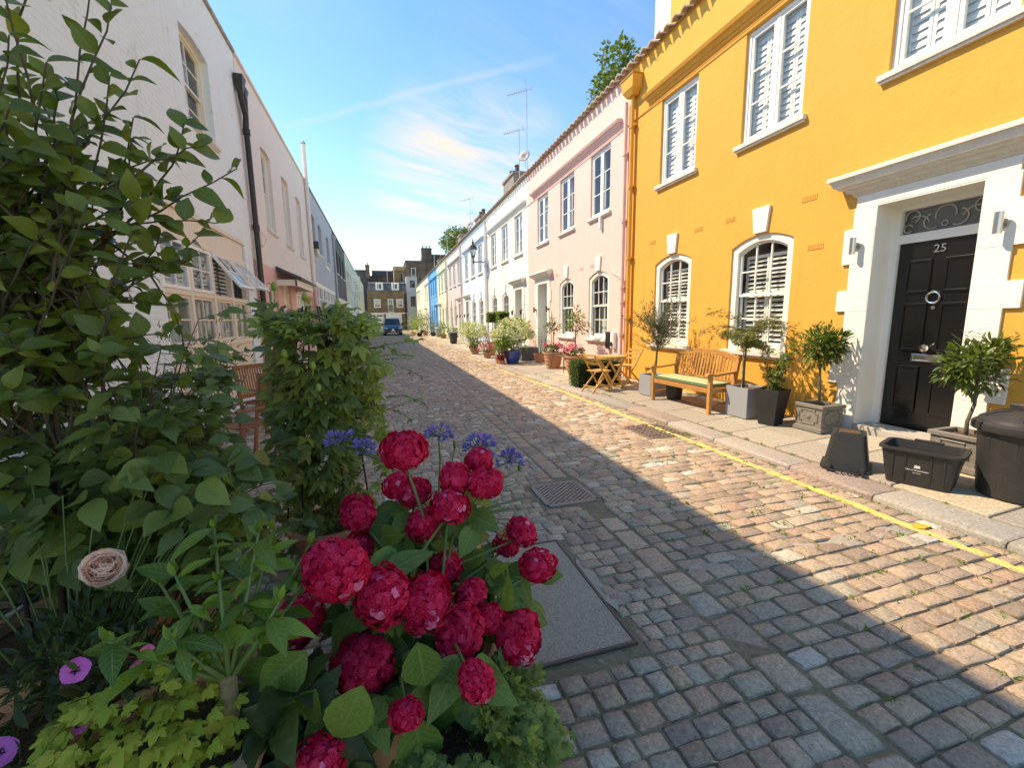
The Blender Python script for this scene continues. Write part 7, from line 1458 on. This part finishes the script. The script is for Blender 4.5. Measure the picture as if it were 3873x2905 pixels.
# --- bright lance-leaved shrub in terracotta pot
random.seed(607); np.random.seed(607)
cb_ = Vector((-.40,1.18,.0)); ci = plant('lance_leaved_shrub', cb_, 'bright green lance-leaved potted shrub with bare stem left of the hydrangea', (.15,.19,.47,M_terr)); b = MB(); b.tube([(-.04,-.03,.40),(-.04,-.035,.55),(-.035,-.03,.70)], [.022,.021,.020], 10); b.build('trunk', mat('tan_bark', (.30,.20,.09), .85, var=(50,.5,(.20,.13,.06)), bump=(120,.5)), ci, True); P, D, U, S = [], [], [], []; tw = MB()
T_LL = [leaf_tpl(1,.36,7,.3,.25,.9), leaf_tpl(1,.33,7,.15,.5,.9), leaf_tpl(1,.40,7,.45,.05,.85)]
for (tx, ty, tz) in ((-.66,1.13,.87),(-.52,1.10,.86),(-.55,1.22,.96),(-.44,1.18,.95),(-.34,1.32,1.0),(-.24,1.28,.96),(-.30,1.15,.88),(-.60,1.25,.93),(-.42,1.3,.90),(-.50,1.35,1.02),(-.2,1.35,.90),(-.36,1.25,1.03)):
    e = Vector((tx,ty,tz))-cb_; p = [Vector((-.035,-.03,.68)), Vector((-.035,-.03,.70)).lerp(e,.5)+Vector((0,0,-.02)), e]; tw.tube(p, [.008,.006,.003], 6)
    for j in range(11): u = rnd(.45,1.0); q = p[1].lerp(p[2],(u-.45)/.55) if u > .5 else p[1]; a = j*2.4; P.append(q); D.append(Vector((math.cos(a),math.sin(a),rnd(-.35,.5)))); U.append(Vector((rnd(-.2,.2),-.3,1))); S.append(rnd(.06,.135) if j > 4 else rnd(.03,.055))
    for j in range(4): P.append(e); D.append(Vector((rnd(-.5,.5),rnd(-.5,.5),1))); U.append(Vector((0,-1,.2))); S.append(rnd(.025,.045))
tw.build('branches', M_green_stem, ci, True); foliage('leaf', ci, T_LL, P, D, U, S, M_cit, 'cit', 300, cb_)
# --- golden heuchera
random.seed(608); np.random.seed(608)
hb_ = Vector((-.62,1.10,0)); he = plant('golden_heuchera', hb_, 'golden green heuchera with small lobed leaves at the bottom edge', (.20,.25,.56,M_terr)); n = 230; P = np.stack([np.random.uniform(-.22,.22,n),np.random.uniform(-.12,.17,n),.55+np.random.uniform(-.03,.10,n)],1); P[:,2] += .05*np.cos(P[:,0]*7); D = np.stack([P[:,0]*4+np.random.uniform(-.6,.6,n),P[:,1]*4-.5+np.random.uniform(-.4,.4,n),np.random.uniform(-.4,.3,n)],1); foliage('leaf', he, lobe, P, D, np.tile((0,-.6,1.0),(n,1))+rdir(n)*.3, np.random.uniform(.026,.046,n), M_heu, 'heu', 230, hb_)
# --- petunias
random.seed(609); np.random.seed(609)
M_pet = mat('magenta_petunia', (.62,.10,.40), .5, var=(30,.4,(.72,.24,.52)), spec=.2); M_petd = mat('petunia_throat', (.10,.01,.10), .6); pb2 = Vector((-.86,1.36,0)); pe = plant('petunia_pot', pb2, 'trailing petunias with magenta blooms in the dark lower left corner', (.2,.26,.48,M_terr)); crown(pe, 'foliage', 1500, (0,0,.54), (.34,.34,.20), .05, T_LA, M_ivy, 50, .5, .3, .2)
for (x, y, z, r_, m, nrm) in ((-.81,1.26,.72,.027,M_pet,(.4,-.7,.6)),(-.78,1.19,.62,.019,M_pet,(.2,-.8,.2)),(-.92,1.17,.61,.029,M_pet,(.6,-.5,.6)),(-.47,1.30,.58,.024,M_pet,(.2,-.8,.5)),(-.70,1.30,.665,.018,M_fade,(.2,-.8,.5)),(-.68,1.31,.70,.016,M_fade,(.2,-.6,.6))):
    f_ = empty('petunia_flower', Vector((x,y,z))-pb2); f_.parent = pe; f_.rotation_mode = 'QUATERNION'; f_.rotation_quaternion = Vector(nrm).to_track_quat('Z','Y'); a = np.arange(5)*1.2566; T_ = [leaf_tpl(1,1.25,5,.10,.10,1.7,0,.7)]
    leaf_singles('petal', f_, T_, np.stack([np.cos(a)*.15*r_,np.sin(a)*.15*r_,np.full(5,0)],1), np.stack([np.cos(a),np.sin(a),np.full(5,.25)],1), np.tile((0,0,1.0),(5,1)), np.full(5,r_), m, 'petu'+m.name); b = MB(); b.lathe([(r_*.30,.004),(r_*.12,-.01),(0,-.02)], 10); b.build('throat', M_petd, f_)
# --- reddish fine-leaved shrub, little railing, bag, chairs and pots by the left wall
random.seed(610); np.random.seed(610)
bush('fine_leaved_shrub', (-1.55,4.1,0), (.45,.5,.5), .045, G_('bronze_leaf', (.10,.07,.035), (.20,.13,.07)), 1500, 'bronze fine-leaved shrub in front of the cream shopfront', (.2,.26,.4,M_terr), 1.05, None, 'shrub', 'flower pots in the foreground', T_NA, 30)
for k, (x, y, z, s) in enumerate(((-1.9,3.3,.50,.4),(-2.1,2.4,.5,.4),(-1.6,2.9,.45,.38),(-2.2,4.4,.5,.36))):
    bush('leafy_pot_plant', (x,y,0), (s,s,s*.9), .085, (M_ivy, M_bay, M_ros)[k % 3], 620, ('leafy pot plant nearest the shopfront wall','dark pot plant in the left corner behind the roses','mid green pot plant between the roses and the wall','low pot plant against the cream shopfront')[k], (.17,.23,.36,M_terr), z, None, 'potted plant', 'flower pots in the foreground')
rl = empty('metal_railing', (-1.28,1.83,0), .55, 'low black metal railing among the pots at far left', 'railing')
for i in range(9): b = MB(); x = -.44+i*.11; b.tube([(x,0,.05),(x,0,.86)], .007, 6); b.build('upright', M_lead, rl)
for z in (.2,.78): b = MB(); b.bar((-.46,0,z),(.46,0,z),.012,.012); b.build('rail', M_lead, rl)
b = MB(); b.tube([(-.2,.02,.45),(.1,.02,.68)], .006, 5); b.build('brace', M_lead, rl)
random.seed(71); b = MB(); n = 10; V = []
for i in range(n+1):
    for j in range(14): a = j*6.283/14; t = i/n; r_ = .17*math.sin(math.pi*min(1,.12+t*.9))**.6*(1+.10*math.sin(a*3+i)+rnd(-.05,.05)); V.append((r_*math.cos(a)*1.2, r_*math.sin(a), .36*t+rnd(-.01,.01)))
b.add(V, [(i*14+j,i*14+(j+1)%14,(i+1)*14+(j+1)%14,(i+1)*14+j) for i in range(n) for j in range(14)]); o = b.build('white_sack', mat('white_woven_plastic', (.70,.70,.70), .5, var=(9,.4,(.52,.53,.55)), bump=(30,.6)), None, True); o.location = (-1.62,2.30,.0); tag(o, 'crumpled white plastic sack behind the metal railing', 'sack')
M_chair = mat('red_brown_hardwood', (.33,.135,.055), .5, var=(9,.4,(.24,.09,.04)), objvar=.15)
def slat_chair(loc, rz, label):
    r = empty('slatted_chair', loc, rz, label, 'chair', 'slatted wooden chairs by the left wall'); W2 = .24
    for s in (-1,1): b = MB(); b.bar((s*W2,.20,0),(s*W2,.34,.98),.03,.045,(1,0,0)); b.build('back_post', M_chair, r, bevel=.003); b = MB(); b.bar((s*W2,-.22,0),(s*W2,-.22,.62),.04,.04); b.build('leg', M_chair, r); b = MB(); b.bar((s*W2,-.26,.63),(s*W2,.28,.65),.05,.025); b.build('armrest', M_chair, r, bevel=.003)
    for z in (.52,.95): b = MB(); y = .20+z*.143; b.bar((-W2,y,z),(W2,y,z),.025,.06); b.build('back_rail', M_chair, r)
    for i in range(11): b = MB(); x = -W2+.035+i*(2*W2-.07)/10; b.bar((x,.20+.52*.143,.54),(x,.20+.95*.143,.93),.022,.012,(0,1,0)); b.build('back_slat', M_chair, r)
    for i in range(7): b = MB(); y = -.20+i*.066; b.box(-W2,y-.027,.425,W2,y+.027,.445); b.build('seat_slat', M_chair, r)
slat_chair((-1.58,5.55,0), -.75, 'red-brown slatted chair seen side on in front of the shopfront'); slat_chair((-1.72,7.1,0), .9, 'second slatted chair nearer the black drainpipe')
bx_ = MB(); bx_.box(-.35,-.35,0,.35,.35,.82); o = bx_.build('pale_cabinet', mat('pale_grey_paint', (.50,.50,.46), .6), None, bevel=.01); o.location = (-2.30,11.9,0); tag(o, 'pale grey meter cabinet at the foot of the pink wall', 'cabinet')
